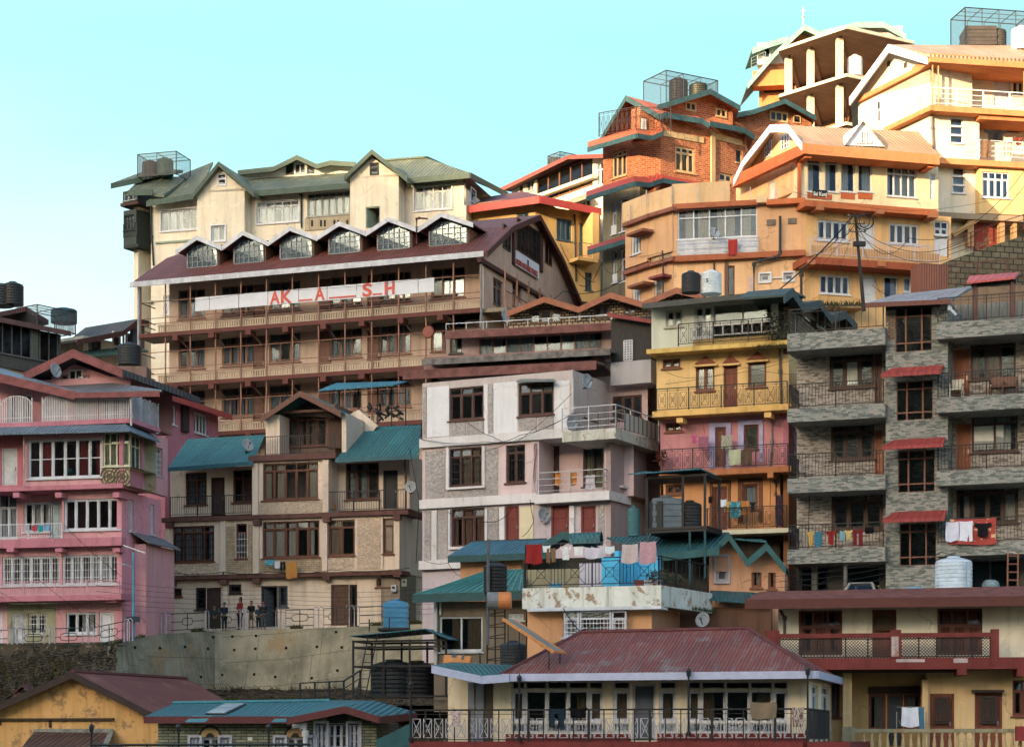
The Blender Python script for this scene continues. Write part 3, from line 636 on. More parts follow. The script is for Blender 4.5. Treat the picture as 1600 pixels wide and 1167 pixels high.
# ================================================================== pale house with glazed gallery, skyline
MF=fl(790,296,945,238,158)
h=House('pale_house','pale house with a sloping maroon roof and glazed gallery left of the brick house',MF,30)
h.fm='pl:8a5a44:0.6'
h.win(MF,838,262,926,303,5,0,o=0,cur=0,leaf=0,glass='glass'); h.win(MF,822,282,834,299,2,0,'pl:9aa0a0:0.5',o=0,cur=.6); h.win(MF,812,290,817,299,1,0,'pl:444:0.5' if 0 else 'pl:4a4440:0.6')
h.win(MF,931,254,943,290,2,.3,WHT,cur=.5); h.win(MF,898,314,922,326,3,0,WHT,cur=.3); h.wall(MF,800,295,948,None,'st:d8c8a8:0.3',0,7)
h.band(MF,838,304,925,309,0,.5,'st:d8ccb4:0.3'); h.roof('pl:9a8a72:0.7',[[MF.P(880,316,.1),MF.P(922,300,.1),MF.P(920,308,1.2),MF.P(878,322,1.2)]],.06,name='awning')
A=MF.P(783,294,.8); B_=MF.P(888,243,.8); C_=MF.P(945,241,.8)
h.roof('co:6a3c38:0.2:0.25:7a5048',[[A,B_,B_-MF.n*6,A-MF.n*6],[B_,C_,C_-MF.n*6,B_-MF.n*6]],.15); h.fascia('pl:8a4038:0.7',[[A,B_,C_]],.3,.06)
h.finish()
cage(PX(856,262,163),1.6,2,.9,MF,'small open cage peeking over the pale house roof')
tank(PX(868,262,164.5),.6,.8,'pl:3a3438:0.5','dark tank top showing over the pale house roof')
# ================================================================== beige house behind the retaining wall
BF=fl(255,809,655,796,107)
h=House('beige_house','beige house with brown windows, teal wing roofs and a central gable above the retaining wall',BF,4.5)
BW='st:d8c2aa:0.4'; BP='pb:c4ac90'; BB='br:c2ac88:b89e78:8c7658:0.3:0.1'; SL='pl:6a443a:0.8:0:0.4'; TL='co:1f6e70:0.25:0.2:2a4a50'
def rw(o): pass
ob=-1.3     # set-back wings of the upper storey
h.win(BF,290,738,323,788.5,2,.24,o=ob,gr=-1); h.door(BF,329.5,745.7,351,806,'wd:4a3430',o=ob); h.win(BF,364,734,394,785,2,.24,o=ob,gr=-1)
h.win(BF,540,723,592,780,3,.22,o=ob,gr=-1); h.door(BF,598.6,734.6,621.4,795,'wd:2c2e34',o=ob)
h.wall(BF,266,733,412,807,BW,ob,6); h.wall(BF,505,716,640,799,BW,ob,6)
h.win(BF,410.6,723,497,780.6,5,.2,cur=.4); h.wall(BF,394,722,514,805,BW,0,2)
h.bx('render_panel',BP,BF,[(402,782,505,801,.0,.03)])
h.bx('pillar',BW,BF,[(394,724,403,804,0,.14),(504,718,513,800,0,.14)])
for L in ([(266,807.5),(394,803)],): h.railf(BF,L,1.02,'v','pl:2a2c2e:0.6',o=-.1)
h.railf(BF,[(512,800),(634,796)],1.02,'v','pl:2a2c2e:0.6',o=-.1)
# first storey
h.win(BF,269.7,821.5,334.8,877.6,4,.18,gr=-1); h.win(BF,368.6,818,385.7,872.4,1,.25,gr=1); h.win(BF,410,814,499,871,5,.2,cur=.5); h.win(BF,512.5,812,554.5,868,2,.2); h.win(BF,598.6,809.4,615,865,1,.2)
h.wall(BF,258,814,625,902,BW,0,7)
h.bx('render_panel',BP,BF,[(267,880,341,900,0,.03),(514,870,553,889,0,.03)]); h.bx('render_panel',BP,BF,[(558,806,594,889,0,.035)])
h.bx('brick_panel',BB,BF,[(353,822,367.5,899,0,.03),(387,819,394,898,0,.03),(368,874,386,898,0,.03),(402,873,503,893,0,.03)])
h.bx('pillar',BW,BF,[(258,817,264,903,0,.13),(344,813,352,901,0,.13),(395,811,404,899,0,.13),(503,805,511,893,0,.13),(617,801,624,890,0,.13),(595,808,598,888,0,.08)])
# ground storey
o0=-.15
h.win(BF,270,919,284,931.7,1,0,o=o0,leaf=0,cur=0,gr=-1); h.win(BF,305.6,917.8,322,952,1,0,'pl:3a2e2a:0.7',o=o0,cur=0,gr=-1); h.door(BF,322.5,917.8,345,982,'wd:4a3630',o=o0); h.win(BF,357,912.5,377,926.5,1,0,'pl:3a2e2a:0.7',o=o0,cur=0)
h.door(BF,408,915,433.7,979,'pl:5a6066:0.6',o=o0,fm='pl:3a2e2a:0.7',open_=1); h.win(BF,434,915,449.5,948,1,0,'pl:4a5056:0.7',o=o0,cur=1,cc='cl:5a6268')
h.door(BF,517,913,545,977,'wd:5a3a2c',o=o0); h.win(BF,545.5,913,558,977,1,0,'pl:3a2e2a:0.7',o=o0,cur=0,gr=-1); h.win(BF,588,903,611,917,2,0,o=o0,cur=0)
h.wall(BF,263,902,624,None,BW,o0,7); h.bx('pillar',BW,BF,[(348,904,355,984,o0,.05)])
h.band(BF,250,809,638,815.5,-2,.22,SL); h.band(BF,253,899.5,628,906,-1,.3,SL); h.band(BF,388,712,524,721,-1,.25,SL)
h.bx('corbel',SL,BF,[(x,y,x+11,y+8,0,.28) for x,y in ((262,907),(343,905),(394,903),(504,898),(614,893),(258,816),(395,812),(504,807),(614,804))])
# attic gable block
oa=-1.6
h.win(BF,449.5,645,510,697,4,.2,o=oa,cur=.6,gr=-1); h.wall(BF,430,636,524,716,'wd:6a5040',oa,5,name='attic_wall')
h.gpoly('wd:4a3c34',BF,[(422,650),(430,646),(469,618),(520,645),(524,652)],oa+.1,.2)
h.bx('balcony_cheek',BW,BF,[(415,648,437,712,oa,-.3)]); h.bx('balcony_cheek',BW,BF,[(534,646,541,712,-3,-.5)])
h.bx('gable_tie','wd:5a3426',BF,[(437,640,528,644,-.6,-.5)]); h.bx('shutter','wd:4a2e28',BF,[(513,652,533,700,-1.6,-1.5)])
steep(469.5,611,408,652,534,644,.1,6.5,TL,'wd:6a4030',.08,h,BF,.3)
h.gpoly(BW,BF,[(541,716),(541,650),(560,640),(590,665),(560,700)],-3.2,.3)
h.railf(BF,[(415,713),(523,710)],1.0,'v','pl:2a2c2e:0.6',o=.1)
h.roof(TL,[[BF.P(262,731,.35),BF.P(396,721,.35),BF.P(414,679,-3.6),BF.P(293,686,-3.6)]],.08); h.roof(TL,[[BF.P(524,717,.35),BF.P(655,711,.35),BF.P(658,664,-3.8),BF.P(568,667,-3.8)]],.08)
h.fascia('pl:24606e:0.6',[[BF.P(262,731,.37),BF.P(396,721,.37)],[BF.P(524,717,.37),BF.P(655,711,.37)]],.2,.05)
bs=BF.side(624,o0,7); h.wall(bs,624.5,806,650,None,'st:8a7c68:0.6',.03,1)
h.pp(BF,[(347,900),(350,893)],.2,.05,'pl:55585a:0.5'); h.pp(BF,[(350,895),(350,975)],.0,.05,'pl:8a8478:0.5'); h.pp(BF,[(633,715),(634,745),(634,795)],-.9,.05,'pl:4a4844:0.5')
h.finish()
# meters and small fittings on the beige house
for x,y,l,c in ((615.5,919,'white electricity meter box on the lower right wall of the beige house','b4bcc4'),(632,910,'grey electricity meter box at the right corner of the beige house','7a8478')):
    p=BF.P(x,y,.0); t=empty('meter_box',l,'meter',p,BF.rz); MB().box(BF,BF.U(x)-.14,BF.U(x)+.14,p.z-.18,p.z+.18,-.13,.06).build('box','pl:%s:0.5'%c,t); MB().box(BF,BF.U(x)-.07,BF.U(x)+.07,p.z-.02,p.z+.1,.06,.075).build('dial','pl:23262a:0.3',t)
# ================================================================== pink house
PF=fr(0,98,190,96.5)
h=House('pink_house','large pink house with grey awning, caged top verandah and wide white windows',PF,3)
PW='st:c88c92:0.35'; h.fm='pl:bcc0c8:0.5:0:0.2'; PD='st:b86c7c:0.4'
PS=PF.side(190,0,9)
h.win(PF,44,958,72.6,991,2,.0,'pl:a8a894:0.6',cur=.3,gr=1); h.door(PF,18,958.5,41,1012,'pl:b8bcc0:0.6:0:0.5',npan=4); h.win(PF,103,956,151,990,3,0); h.door(PF,155,956,178,1007,WHT,npan=4); h.door(PF,-14,955,4,1012,WHT)
h.wall(PF,-70,944,11,None,'st:d8a0a8:0.3',0,7); h.wall(PF,11,944,88,None,'st:9a9878:0.6:1',0,7); h.wall(PF,88,942,190,None,PW,0,4)
h.band(PF,-70,933,189,941,-.2,1.0,PD); h.railf(PF,[(-60,934),(186,934)],.72,'v','pl:c8909a:0.6',o=.9,sp=.11)
h.win(PF,-44,869,-4,914,3,0,gr=1); h.win(PF,3,869,93,914.6,6,0,gr=1,cur=.6); h.win(PF,97,866.7,186.4,913,6,0,gr=1,cur=.5); h.wall(PF,-70,858,190,934,PW,0,4)
h.band(PF,-70,845,190,858,0,.55,PD); h.bx('corbel',PD,PF,[(x,856,x+11,862,0,.62) for x in (-50,10,86,176)])
h.win(PF,37,784.4,78,831,3,.0,o=-.9,cur=.3); h.door(PF,78,783.6,94.6,843,'pl:9ab0b8:0.5',o=-.9,hd=0); h.win(PF,-30,772,27,842,4,.3,o=-.9); h.wall(PF,-70,772,97,845,PW,-.9,6)
h.win(PF,100,779,187.8,827.7,5,0,cur=.35); h.wall(PF,97,768,190,846,PW,0,4); h.railf(PF,[(-60,845),(97,843)],.72,'v','pl:c4c4cc:0.6',o=.5)
h.band(PF,-70,763,192,770,-1,.6,PD); h.bx('corbel',PD,PF,[(x,769,x+10,777,-.5,.62) for x in (-50,20,86,176)])
h.win(PF,43.4,685.4,158.4,746.7,6,.0,o=.5,cur=.5,leaf=1,cc='cl:8a2c34',rows=1); h.wall(PF,39,676,160,762,PW,.5,4); h.door(PF,2,700,27,758,'pl:b8bcc0:0.6',o=0,npan=3); h.wall(PF,-70,676,40,763,'st:b8606c:0.35',0,6)
h.win(PF,161,675,202,728,4,.33,'pl:c2c0a0:0.6',o=.5,cur=.9,leaf=0,cc='cl:b8b498'); h.wall(PF,160,673,203,729,'pl:b0ac8c:0.7',.5,3)
h.win(PS,200,680,221,733,3,.33,'pl:c2c0a0:0.6',o=.3,cur=.7,leaf=0); h.wall(PS,192,676,223,760,'st:b06878:0.3',.3,.2)
h.wall(PF,160,729,203,760,'st:b8a884:0.8:1',.48,3,name='parapet')
m=MB()
for x in (171,191):
    c=PF.P(x,744,.5)
    for rr in (.1,.26,.42): m.lathe(c,[(rr,0),(rr,.05),(rr+.04,.05),(rr+.04,0)],16,PF.n)
    for k in range(6): a=k*math.pi/3; m.beam(c+PF.n*.03,c+PF.n*.03+PF.u*math.cos(a)*.44+Z*math.sin(a)*.44,.03)
h.part('ornament',m,'pl:6a5c44:0.7')
# side wall
h.win(PS,202,781,209,830,2,0,o=.0,cur=.5); h.win(PS,235,788,241,835,2,0,cur=.5); h.win(PS,213,864,224,896,2,.0); h.door(PS,220,932,229,976,'wd:5a3a3a'); h.win(PS,227,697,253,741,5,.2,'pl:b0a0a0:0.6',gr=1,cur=.8)
h.wall(PS,190.2,765,252,None,'st:cc8290:0.35',.012,.25); h.wall(PS,223,672,262,765,PW,.05,.25); h.nr=(PF,190)
z0=PS.P(225,850,.3).z; h.roof('co:6c7078:0.4:0.2:4a4038',[[PS.W(1.0,z0+.55,0),PS.W(1.0,z0,.95),PS.W(4.8,z0,.95),PS.W(4.8,z0+.55,0)]],.07,name='lean_to_roof'); h.wallu(PS,1.3,4.7,4.4,z0-.05,PW,.65,.6)
# grey awning and top verandah
h.roof('co:5f7686:0.35:0.22:4a5560',[[PF.P(-70,679,1.3),PF.P(203,672,1.3),PF.P(196,661,.1),PF.P(-70,667,.1)],[PF.P(203,672,1.3),PS.P(250,690,1.0),PS.P(235,676,0),PF.P(196,661,.1)]],.07,name='awning')
h.band(PF,-70,664,206,671,-3,.3,PD)
h.win(PF,12,616,50,662,2,0,o=-1.2,cur=.3); h.win(PF,66,622,98,660,2,0,'pl:8a8088:0.6',o=-1.2,cur=.6); h.door(PF,117,622,138,666,'pl:b8b4b4:0.6',o=-1.2,hd=0); h.win(PF,158,622,200,664,3,0,'pl:b09aa0:0.6',o=-1.2,gr=1)
h.wall(PF,-70,600,204,668,PW,-1.2,5)
m=MB(); u,z=PF.q(0,664,.05)[0],PF.q(100,662,.05)[1]
for a,b in ((-40,-2),(0,50),(66,104),(106,152),(156,204)):
    ua,ub=PF.U(a,.05),PF.U(b,.05); n=14
    for k in range(n+1):
        t=k/n; x=ua+(ub-ua)*t; hh=.95+.45*math.sqrt(max(0,1-(2*t-1)**2)); m.box(PF,x-.021,x+.021,z,z+hh+(0 if 0<k<n else .35),.03,.06)
    L=[PF.W(ua+(ub-ua)*k/10,z+.95+.45*math.sqrt(max(0,1-(k/5-1)**2)),.05) for k in range(11)]; m.tube(L,.025,4)
    m.box(PF,ua,ub,z+.1,z+.14,.03,.065).box(PF,ua,ub,z+.35,z+.38,.03,.065)
h.part('arched_grille',m,'pl:d4d0d4:0.5:0:0.2')
m=MB(); z=PS.q(206,664,.1)[1]
for j in range(3):
    ua=PS.U(206,.1)+j*1.05; ub=ua+.98; L=[PS.W(ua+(ub-ua)*k/10,z+.95+.5*math.sqrt(max(0,1-(k/5-1)**2)),.1) for k in range(11)]; m.tube(L,.03,4)
    m.box(PS,ua,ua+.06,z,z+1.5,.06,.14).box(PS,ub-.06,ub,z,z+1.5,.06,.14).box(PS,ua,ub,z,z+.08,.06,.14)
    for k in range(1,9): x=ua+(ub-ua)*k/9; m.box(PS,x-.012,x+.012,z,z+.95+.5*math.sqrt(max(0,1-(2*k/9-1)**2)),.08,.11)
h.part('arched_grille',m,'pl:c4c4cc:0.5:0:0.3'); h.part('glazing',MB().poly([PS.W(PS.U(206,.1),z,.07),PS.W(PS.U(206,.1)+3.1,z,.07),PS.W(PS.U(206,.1)+3.1,z+1.3,.07),PS.W(PS.U(206,.1),z+1.3,.07)]),'glassb')
# roofs
FB='pl:8a4a48:0.8:0:0.4'
h.gpoly(PW,PF,[(59,608),(115,568),(177,590),(177,609),(120,618)],-1.4,.5)
h.win(PF,108,577.6,130,595.5,2,0,'pl:c4b8b4:0.6',o=-1.4,surf=1,cur=0,leaf=0); h.win(PF,96,586,107.5,594.5,1,0,'pl:8a5a5a:0.7',o=-1.4,surf=1,cur=0,leaf=0); h.win(PF,130.5,586,140,595,1,0,'pl:8a5a5a:0.7',o=-1.4,surf=1,cur=0,leaf=0)
A,L_,R_,R2=PF.P(115,546,-.3),PF.P(38,583,-.3),PF.P(192,577,-.3),PF.P(290,612,-4)
b=-PF.n*6; h.roof('co:3e4046:0.4:0.25:5a4a40',[[L_,A,A+b,L_+b],[A,R_,R_+b,A+b],[R_,R2,R2+b*.3,R_+b]],.3); h.fascia(FB,[[L_,A,R_]],.42,.08)
h.roof('co:6c8090:0.35:0.22:4a4a50',[[PF.P(-75,566,.4),PF.P(118,611,.4),PF.P(75,600,-1.2),PF.P(-75,552,-2)]],.1); h.fascia(FB,[[PF.P(-75,567,.42),PF.P(118,612,.42)]],.4,.07)
h.roof('co:6c7078:0.35:0.22:5a4a48',[[PF.P(118,613,.5),PF.P(253,609,.5)+V((-.0,0,0)),PF.P(177,598,-1.2),PF.P(90,603,-1.2)]],.08); h.fascia(FB,[[PF.P(118,614,.52),PF.P(250,612,.52)]],.25,.07)
h.pp(PF,[(37,673),(38,760)],.75,.04,'pl:a89a90:0.6'); h.pp(PF,[(204,615),(205,665)],.4,.05,'pl:b8b4b4:0.5')
h.finish()
AX=fr(255,113,345,119.6)
h=House('pink_annex','pink annex with a bright red roof edge rising behind the big pink house',AX,6)
h.fm=WHT; h.win(AX,263,633,275,663,2,0); h.win(AX,303,646,324,678,4,0); h.wall(AX,258,622,341,None,'st:b86c7c:0.3',0,6); h.bx('pillar','pl:3a3034:0.7',AX,[(287,634,296,675,0,.2)])
A=AX.P(252,612,.9); B_=AX.P(362,648,.9); h.roof('co:b03a34:0.3:0.16:5a2c28',[[A,B_,B_-AX.n*3+Z*.6,A-AX.n*3+Z*.6]],.07); h.fascia('pl:b03a34:0.6',[[A,B_]],.32,.05); h.finish()
# ================================================================== distant houses at the left edge
CF=fr(0,122,110,126.3)
h=House('cream_house','cream house with a slanting grey roof over a glazed verandah at the far left edge',CF,10)
h.fm='pl:5a5c5a:0.6'
h.win(CF,-40,500,92,556,9,.0,o=.6,leaf=0,cur=.2,rows=0); h.wall(CF,-60,492,95,562,'pl:4a4a44:0.7',.6,5); h.wall(CF,-60,549,80,None,'st:d4c49c:0.3',.3,6)
h.bx('louvre','pl:8a8a84:0.6',CF,[(-20,567,18,571,.3,.5),(-20,573,18,577,.3,.5),(26,570,66,574,.3,.5),(26,576,60,579,.3,.5)])
A,B_=CF.P(-60,484,1),CF.P(110,518,1); h.roof('co:7c8890:0.3:0.2:5a4a44',[[A,B_,B_-CF.n*5+Z*1.0,A-CF.n*5+Z*1.0]],.1); h.fascia('pl:6a4640:0.7',[[A,B_]],.3,.06)
A,M_,B_=CF.P(-50,497,-4),CF.P(41,479,-4),CF.P(76,500,-4); h.roof('co:6a3a34:0.4:0.2:4a3030',[[A,M_,M_-CF.n*4,A-CF.n*4],[M_,B_,B_-CF.n*4,M_-CF.n*4]],.3,name='rear_roof'); h.wall(CF,-50,497,74,520,'st:6a4a40:0.4',-4.3,3); h.finish()
tank(PX(3,479,130),.75,1.45,'pl:26282c:0.5','black water tank cut by the left edge of the photo'); tank(PX(20,477,130),.68,1.5,'pl:26282c:0.5','second black water tank from the left edge, on the rust red rear roof')
cage(PX(58,512,128),3.1,2,1.45,CF,'open steel frame beside the cream house on the left'); tank(PX(100,505,134),.85,1.0,'pl:2a5a64:0.5','teal tank under the open steel frame on the left')
DF=fr(140,132,226,136)
h=House('grey_roof_house','low house with dark brown roof edges left of the school drain pipe',DF,10); h.fm=WHT
h.win(DF,178,518,190,542,1,.3); h.win(DF,194,520,206,540,2,0); h.win(DF,138,531,158,552,2,0,'pl:5a5048:0.6'); h.wall(DF,130,524,230,None,'st:c8c0ac:0.4',0,6); h.bx('grey_panel','pl:5a6a74:0.7',DF,[(208,508,226,542,.0,.3)])
A,M_,B_=DF.P(120,531,.8),DF.P(192,517,.8),DF.P(216,498,.8); C_=DF.P(232,502,.8)
h.roof('co:4a4644:0.4:0.2:5a3c34',[[A,M_,M_-DF.n*5,A-DF.n*5],[M_,B_,B_-DF.n*5,M_-DF.n*5],[B_,C_,C_-DF.n*5,B_-DF.n*5]],.12); h.fascia('pl:5a3430:0.7',[[A,M_,B_,C_]],.35,.06)
A,B_=DF.P(146,556,1.2),DF.P(232,548,1.2); h.roof('co:3c665a:0.3:0.2:4a4438',[[A,B_,B_-DF.n*1.4+Z*.5,A-DF.n*1.4+Z*.5]],.1,name='awning'); h.finish()
tank(PX(202,571,120),.68,1.35,'pl:2a3034:0.5','ribbed black water tank standing before the low brown roofed house')
o=MB(); p=PX(202,572,119); o.box(Fr((p.x-1,p.y),(p.x+1,p.y)),0,2,3,p.z,-1.6,0); g=o.build('tank_plinth','st:7a6258:0.5',None,p); tag(g,'brown masonry plinth under the ribbed black tank beside the school pipe','plinth')
# ================================================================== pinkish grey house
GF=fr(655,98,890,94.4)
h=House('grey_pink_house','pinkish grey pebbledash house with white panels, brown windows and rusty tiered roof edges',GF,3.5)
GW='st:b8aaa6:0.3'; GP='pb:a49c98'; GT='st:ccc8c8:0.25'; h.fm='wd:54322a'
h.win(GF,702,604.5,755.5,656,3,.22,cur=.4); h.win(GF,810,597,865,649,3,.30,cur=.3); h.wall(GF,660,599,895,688,GW,0,6)
h.bx('white_panel','st:d0d0d4:0.2',GF,[(667,604,701.5,682,0,.03),(756.5,600,762,681,0,.03),(771,597,808.5,677,0,.03),(866,595,890,673,0,.03)]); h.bx('render_panel',GP,GF,[(704,660,727,683,0,.04),(730,659,755,682,0,.04),(811,652,838,676,0,.04),(841,651,864,674,0,.04),(661,604,666,685,0,.04),(763,600,770,680,0,.04)])
h.roof('pl:6a706a:0.7',[[GF.P(806,596,.5),GF.P(866,595,.5),GF.P(866,592,0),GF.P(812,592,0)]],.04,name='awning')
h.band(GF,655,686,892,700,-2,.18,GT)
h.win(GF,702,699.5,752.5,759,3,.22,'wd:54322a',box=0,cur=.5,gr=-1); h.bx('window_surround',GT,GF,[(696.5,698,701,762,0,.12),(753.5,696,757,760,0,.12),(696.5,760,757,763.5,0,.16)])
h.win(GF,790.5,695,820.5,754,2,.2,cur=.4,gr=-1); h.wall(GF,660,700,842,783,'st:c8b0b0:0.2',0,6); h.bx('render_panel',GP,GF,[(664,704,695.5,778,0,.03),(758,699,778,775,0,.03),(697,765,757,778,0,.028)])
o3=-1.5
h.door(GF,846,697,874,770,'wd:4a2c2a',o=o3); h.win(GF,911,692,942,760,2,.0,'wd:4a3a34',o=o3,cur=.9,cc='cl:a89c7c'); h.wall(GF,838,690,990,783,'st:ccaeb0:0.25',o3,6)
h.bx('pillar','st:ccaeb0:0.2',GF,[(834,693,840,772,-1.5,0),(944,688,954,766,-1.5,0)])
h.band(GF,655,781,842,795,-2,.2,GT); h.band(GF,835,773,952,787,-2,.5,GT); h.railf(GF,[(839,773),(943,770)],1.0,'h','pl:a8acac:0.5',o=.45)
h.rail([GF.W(GF.U(943,.45),GF.q(839,773,.45)[1],.45),GF.W(GF.U(943,.45),GF.q(839,773,.45)[1],-1.2)],1.0,'h','pl:a8acac:0.5')
h.win(GF,705,794,757,854,3,.22,cur=.8); h.door(GF,789.5,790,811,852,'wd:7a2a24',hd=1); h.door(GF,861,789,889,850,'wd:7a2a24'); h.door(GF,907.5,790,931,848,'wd:7a2a24',o=0)
h.wall(GF,660,795,954,None,'st:b8aab0:0.25',0,6); h.bx('render_panel',GP,GF,[(663,797,673,875,0,.03),(684,797,699,872,0,.03),(762,793,779,850,0,.03),(934,790,944,845,0,.03)]); h.bx('pillar',GT,GF,[(674,797,682,876,0,.1),(700,796,703,856,0,.1),(757.5,795,761,856,0,.1),(780,792,788,850,0,.1),(889.5,790,897,848,0,.1)])
h.bx('yellow_patch','st:d0c49c:0.2',GF,[(812,792,833,850,0,.03)]); h.band(GF,654,876,720,890,-2,.25,GT); h.bx('window_sill',GT,GF,[(700,853,758,857,0,.15)])
GS=GF.side(954,0,8)
h.win(GS,976,699,983,758,1,.0); h.wall(GS,954.3,684,1010,None,'st:a48e8c:0.3',.012,.25); h.nr=(GF,954); h.bx('window_sill',GT,GS,[(974,759,986,763,0,.2)])
G1=GF.side(895,0,8); h.win(G1,912,603,932,655,2,.25); h.wall(G1,895.2,598,940,690,GW,.012,.25)
h.win(GF,957,618,1003,655,3,0,o=-4,cur=0,glass='glassb'); h.wall(GF,925,590,1012,700,'st:b49a9a:0.25',-4,4)
zb=GF.q(895,676,.5)[1]; a,b,c,d=GF.W(GF.U(893,0),zb,1.0),GF.W(GF.U(962,1),zb,1.0),GF.W(GF.U(962,1),zb,-4),GF.W(GF.U(893,0),zb,-4)
h.part('balcony_slab',MB().prism([a,b,c,d],Z*-.48),'st:b8b8ac:0.9:1'); h.rail([a,b,c],1.05,'h','pl:b4b8bc:0.5'); h.rail([a-GF.n*1,b-GF.n*1],.95,'v','pl:54504c:0.6')
h.part('side_screen',MB().box(Fr((b.x,b.y),(c.x,c.y)),1.0,4.8,zb+.05,zb+.8,-.04,.04),'sp:a8a8a0:6a6a64:0.5')
G2=fr(655,99.2,955,96.6); FR='pl:7c4a42:0.8:0:0.5'
A,B_=G2.P(630,580,1.2),G2.P(932,564,1.2); h.roof('co:7a6a60:0.6:0.2:6a3a30',[[A,B_,B_-G2.n*2.2+Z*.25,A-G2.n*2.2+Z*.25]],.1); h.fascia(FR,[[A,B_]],.42,.07)
h.win(G2,715,555,925,568,8,0,'pl:8a6a5a:0.6',o=-1,cur=0,leaf=0); h.wall(G2,662,558,935,580,'st:8e6a62:0.4',-1,4)
A,B_=G2.P(660,562,.4),G2.P(954,545,.4); h.roof('co:7a7e78:0.6:0.2:6a3a30',[[A,B_,B_-G2.n*3+Z*.2,A-G2.n*3+Z*.2]],.1); h.fascia('pl:7a7470:0.8:0:0.6',[[A,B_]],.3,.07)
h.fm='pl:8a665a:0.6'; h.win(G2,748,523,941,550,9,0,o=-2.6,cur=.7,leaf=0,cc='cl:8494a0'); h.win(G2,703,526,722,552,2,0,'pl:4a4440:0.6',o=-2.6,cur=0,leaf=0); h.wall(G2,697,518,956,562,'st:a48a84:0.4',-2.6,4)
A,B_=G2.P(697,519,-1.8),G2.P(955,505,-1.8); h.roof('co:7a5a54:0.5:0.2:6a3a30',[[A,B_,B_-G2.n*5+Z*.15,A-G2.n*5+Z*.15]],.1); h.fascia(FR,[[A,B_]],.36,.07)
m=MB(); p0,p1=A+Z*.1,B_+Z*.1
for k in range(9): p=p0.lerp(p1,k/8); m.beam(p,p+Z*.3,.03)
m.beam(p0+Z*.3,p1+Z*.3,.035); h.part('roof_rail',m,'pl:c8ccd0:0.5')
# lattice shed at the right
h.bx('shed_wall','wd:3a3634:0.8',GF,[(955,496,1017,564,-4.3,-3.6)]); h.bx('grey_parapet','st:a8a4a8:0.2',GF,[(954,564,1017,600,-5,-3.3)])
A,B_=GF.P(949,489,-3.2),GF.P(1019,500,-3.2); h.roof('co:7a3a34:0.3',[[A,B_,B_-GF.n*2,A-GF.n*2]],.1,name='shed_roof'); h.fascia('pl:8a3430:0.7',[[A,B_]],.18,.05)
m=MB(); u0,u1,z0,z1=GF.r(975,532,988,563,-3.55); 
for k in range(4): x=u0+(u1-u0)*k/3; m.box(GF,x-.03,x+.03,z0,z1,-3.58,-3.52)
for k in range(9): z=z0+(z1-z0)*k/8; m.box(GF,u0,u1,z-.03,z+.03,-3.57,-3.53)
h.part('lattice',m,'pl:b4b8bc:0.5')
h.pp(GF,[(895,592),(895,640),(896,672)],.15,.06,'pl:b8b4b4:0.5'); h.pp(GF,[(839,700),(833,745),(832,775)],.1,.015,'pl:8a4040:0.6'); h.finish()
# ================================================================== patterned brick row with zigzag roof
EF=fr(790,111,1050,108.5)
h=House('patterned_brick_house','low house of patterned cream bricks under a zigzag orange roof edge',EF,14); h.fm='pl:5a4034:0.6'; EW='br:c0a884:b09468:4a3a2c:0.3:0.16:.035:.8'
h.win(EF,828,484,878,506,3,0,cur=1,surf=1,cc='cl:8a98a0'); h.win(EF,928,478.6,953,498,2,0,cur=1,surf=1,cc='cl:8a98a0'); h.win(EF,974,477,994,493,2,0,cur=0,surf=1); h.wall(EF,795,496,1075,None,EW,0,3)
h.gpoly(EW,EF,[(795,496),(797,492),(851,472),(904,489),(954,466),(1004,480),(1057,458),(1075,466),(1075,486)],-.02,3)
L=[EF.P(x,y,.7) for x,y in ((791.6,487),(850.7,464),(904.5,480),(954,457.5),(1004,472),(1057.5,450),(1100,460))]
h.roof('co:7a4a34:0.3:0.2:5a4038',[[a,b,b-EF.n*4.4,a-EF.n*4.4] for a,b in zip(L,L[1:])],.1); h.fascia('pl:9a5836:0.7:0:0.3',[L],.32,.07)
h.bx('vent_pipe','pl:c4c4c4:0.5',EF,[(904,484,907,500,.1,.2)]); h.finish()
SATK=.9
# ================================================================== yellow, pink and orange house
YF=fr(1015,95,1240,92.6); YS=YF.side(1232,0,16)
h=House('tricolour_house','narrow house with a white top floor, then yellow, pink and orange floors with black railings',YF,3.5); h.fm='wd:7a4830'
YW='st:dcb674:0.35'; YP='st:c08086:0.35'; YO='st:c88c58:0.35'; YWh='st:c4c8b8:0.25'; TG='pl:2c4246:0.6'; BLK='pl:191b1e:0.5'
h.win(YF,1040,484,1066,511,2,0,'pl:a8a49a:0.5'); h.win(YF,1085,478,1113,528,2,.0,'pl:b4b4bc:0.5',cur=.3,glass='glassb'); h.win(YF,1114.6,474,1205.6,506,2,0,'pl:8a8a88:0.5',cur=.0,leaf=0,sill=0); h.hole(YF,0,(*YF.r(1114.6,506,1205.6,527)[:2],YF.r(1114.6,506,1205.6,526)[2],YF.r(1114.6,506,1205.6,507)[3]))
h.wall(YF,1018,478,1216,546,YWh,0,6)
m=MB(); ua,ub,za,zt=YF.r(1114.6,506,1205.6,522,0)
for k in range(7): x=ua+(ub-ua)*k/6; m.box(YF,x-.03,x+.03,za,zt,-.02,.04)
m.box(YF,ua,ub,za,za+.06,-.02,.04).box(YF,ua,ub,zt-.03,zt+.04,-.02,.04); h.part('window_guard',m,'pl:c4c4c8:0.5')
h.bx('low_wall','st:a88c50:0.5',YF,[(1083,527,1210,541,-.2,.25)])
A,B_=YF.P(1004,475,1),YF.P(1236,452,1); h.roof('co:5c5a54:0.4:0.2:3a3c3a',[[A,B_,B_-YF.n*3+Z*.3,A-YF.n*3+Z*.3]],.1); h.fascia('pl:4a4c48:0.7',[[A,B_]],.25,.06)
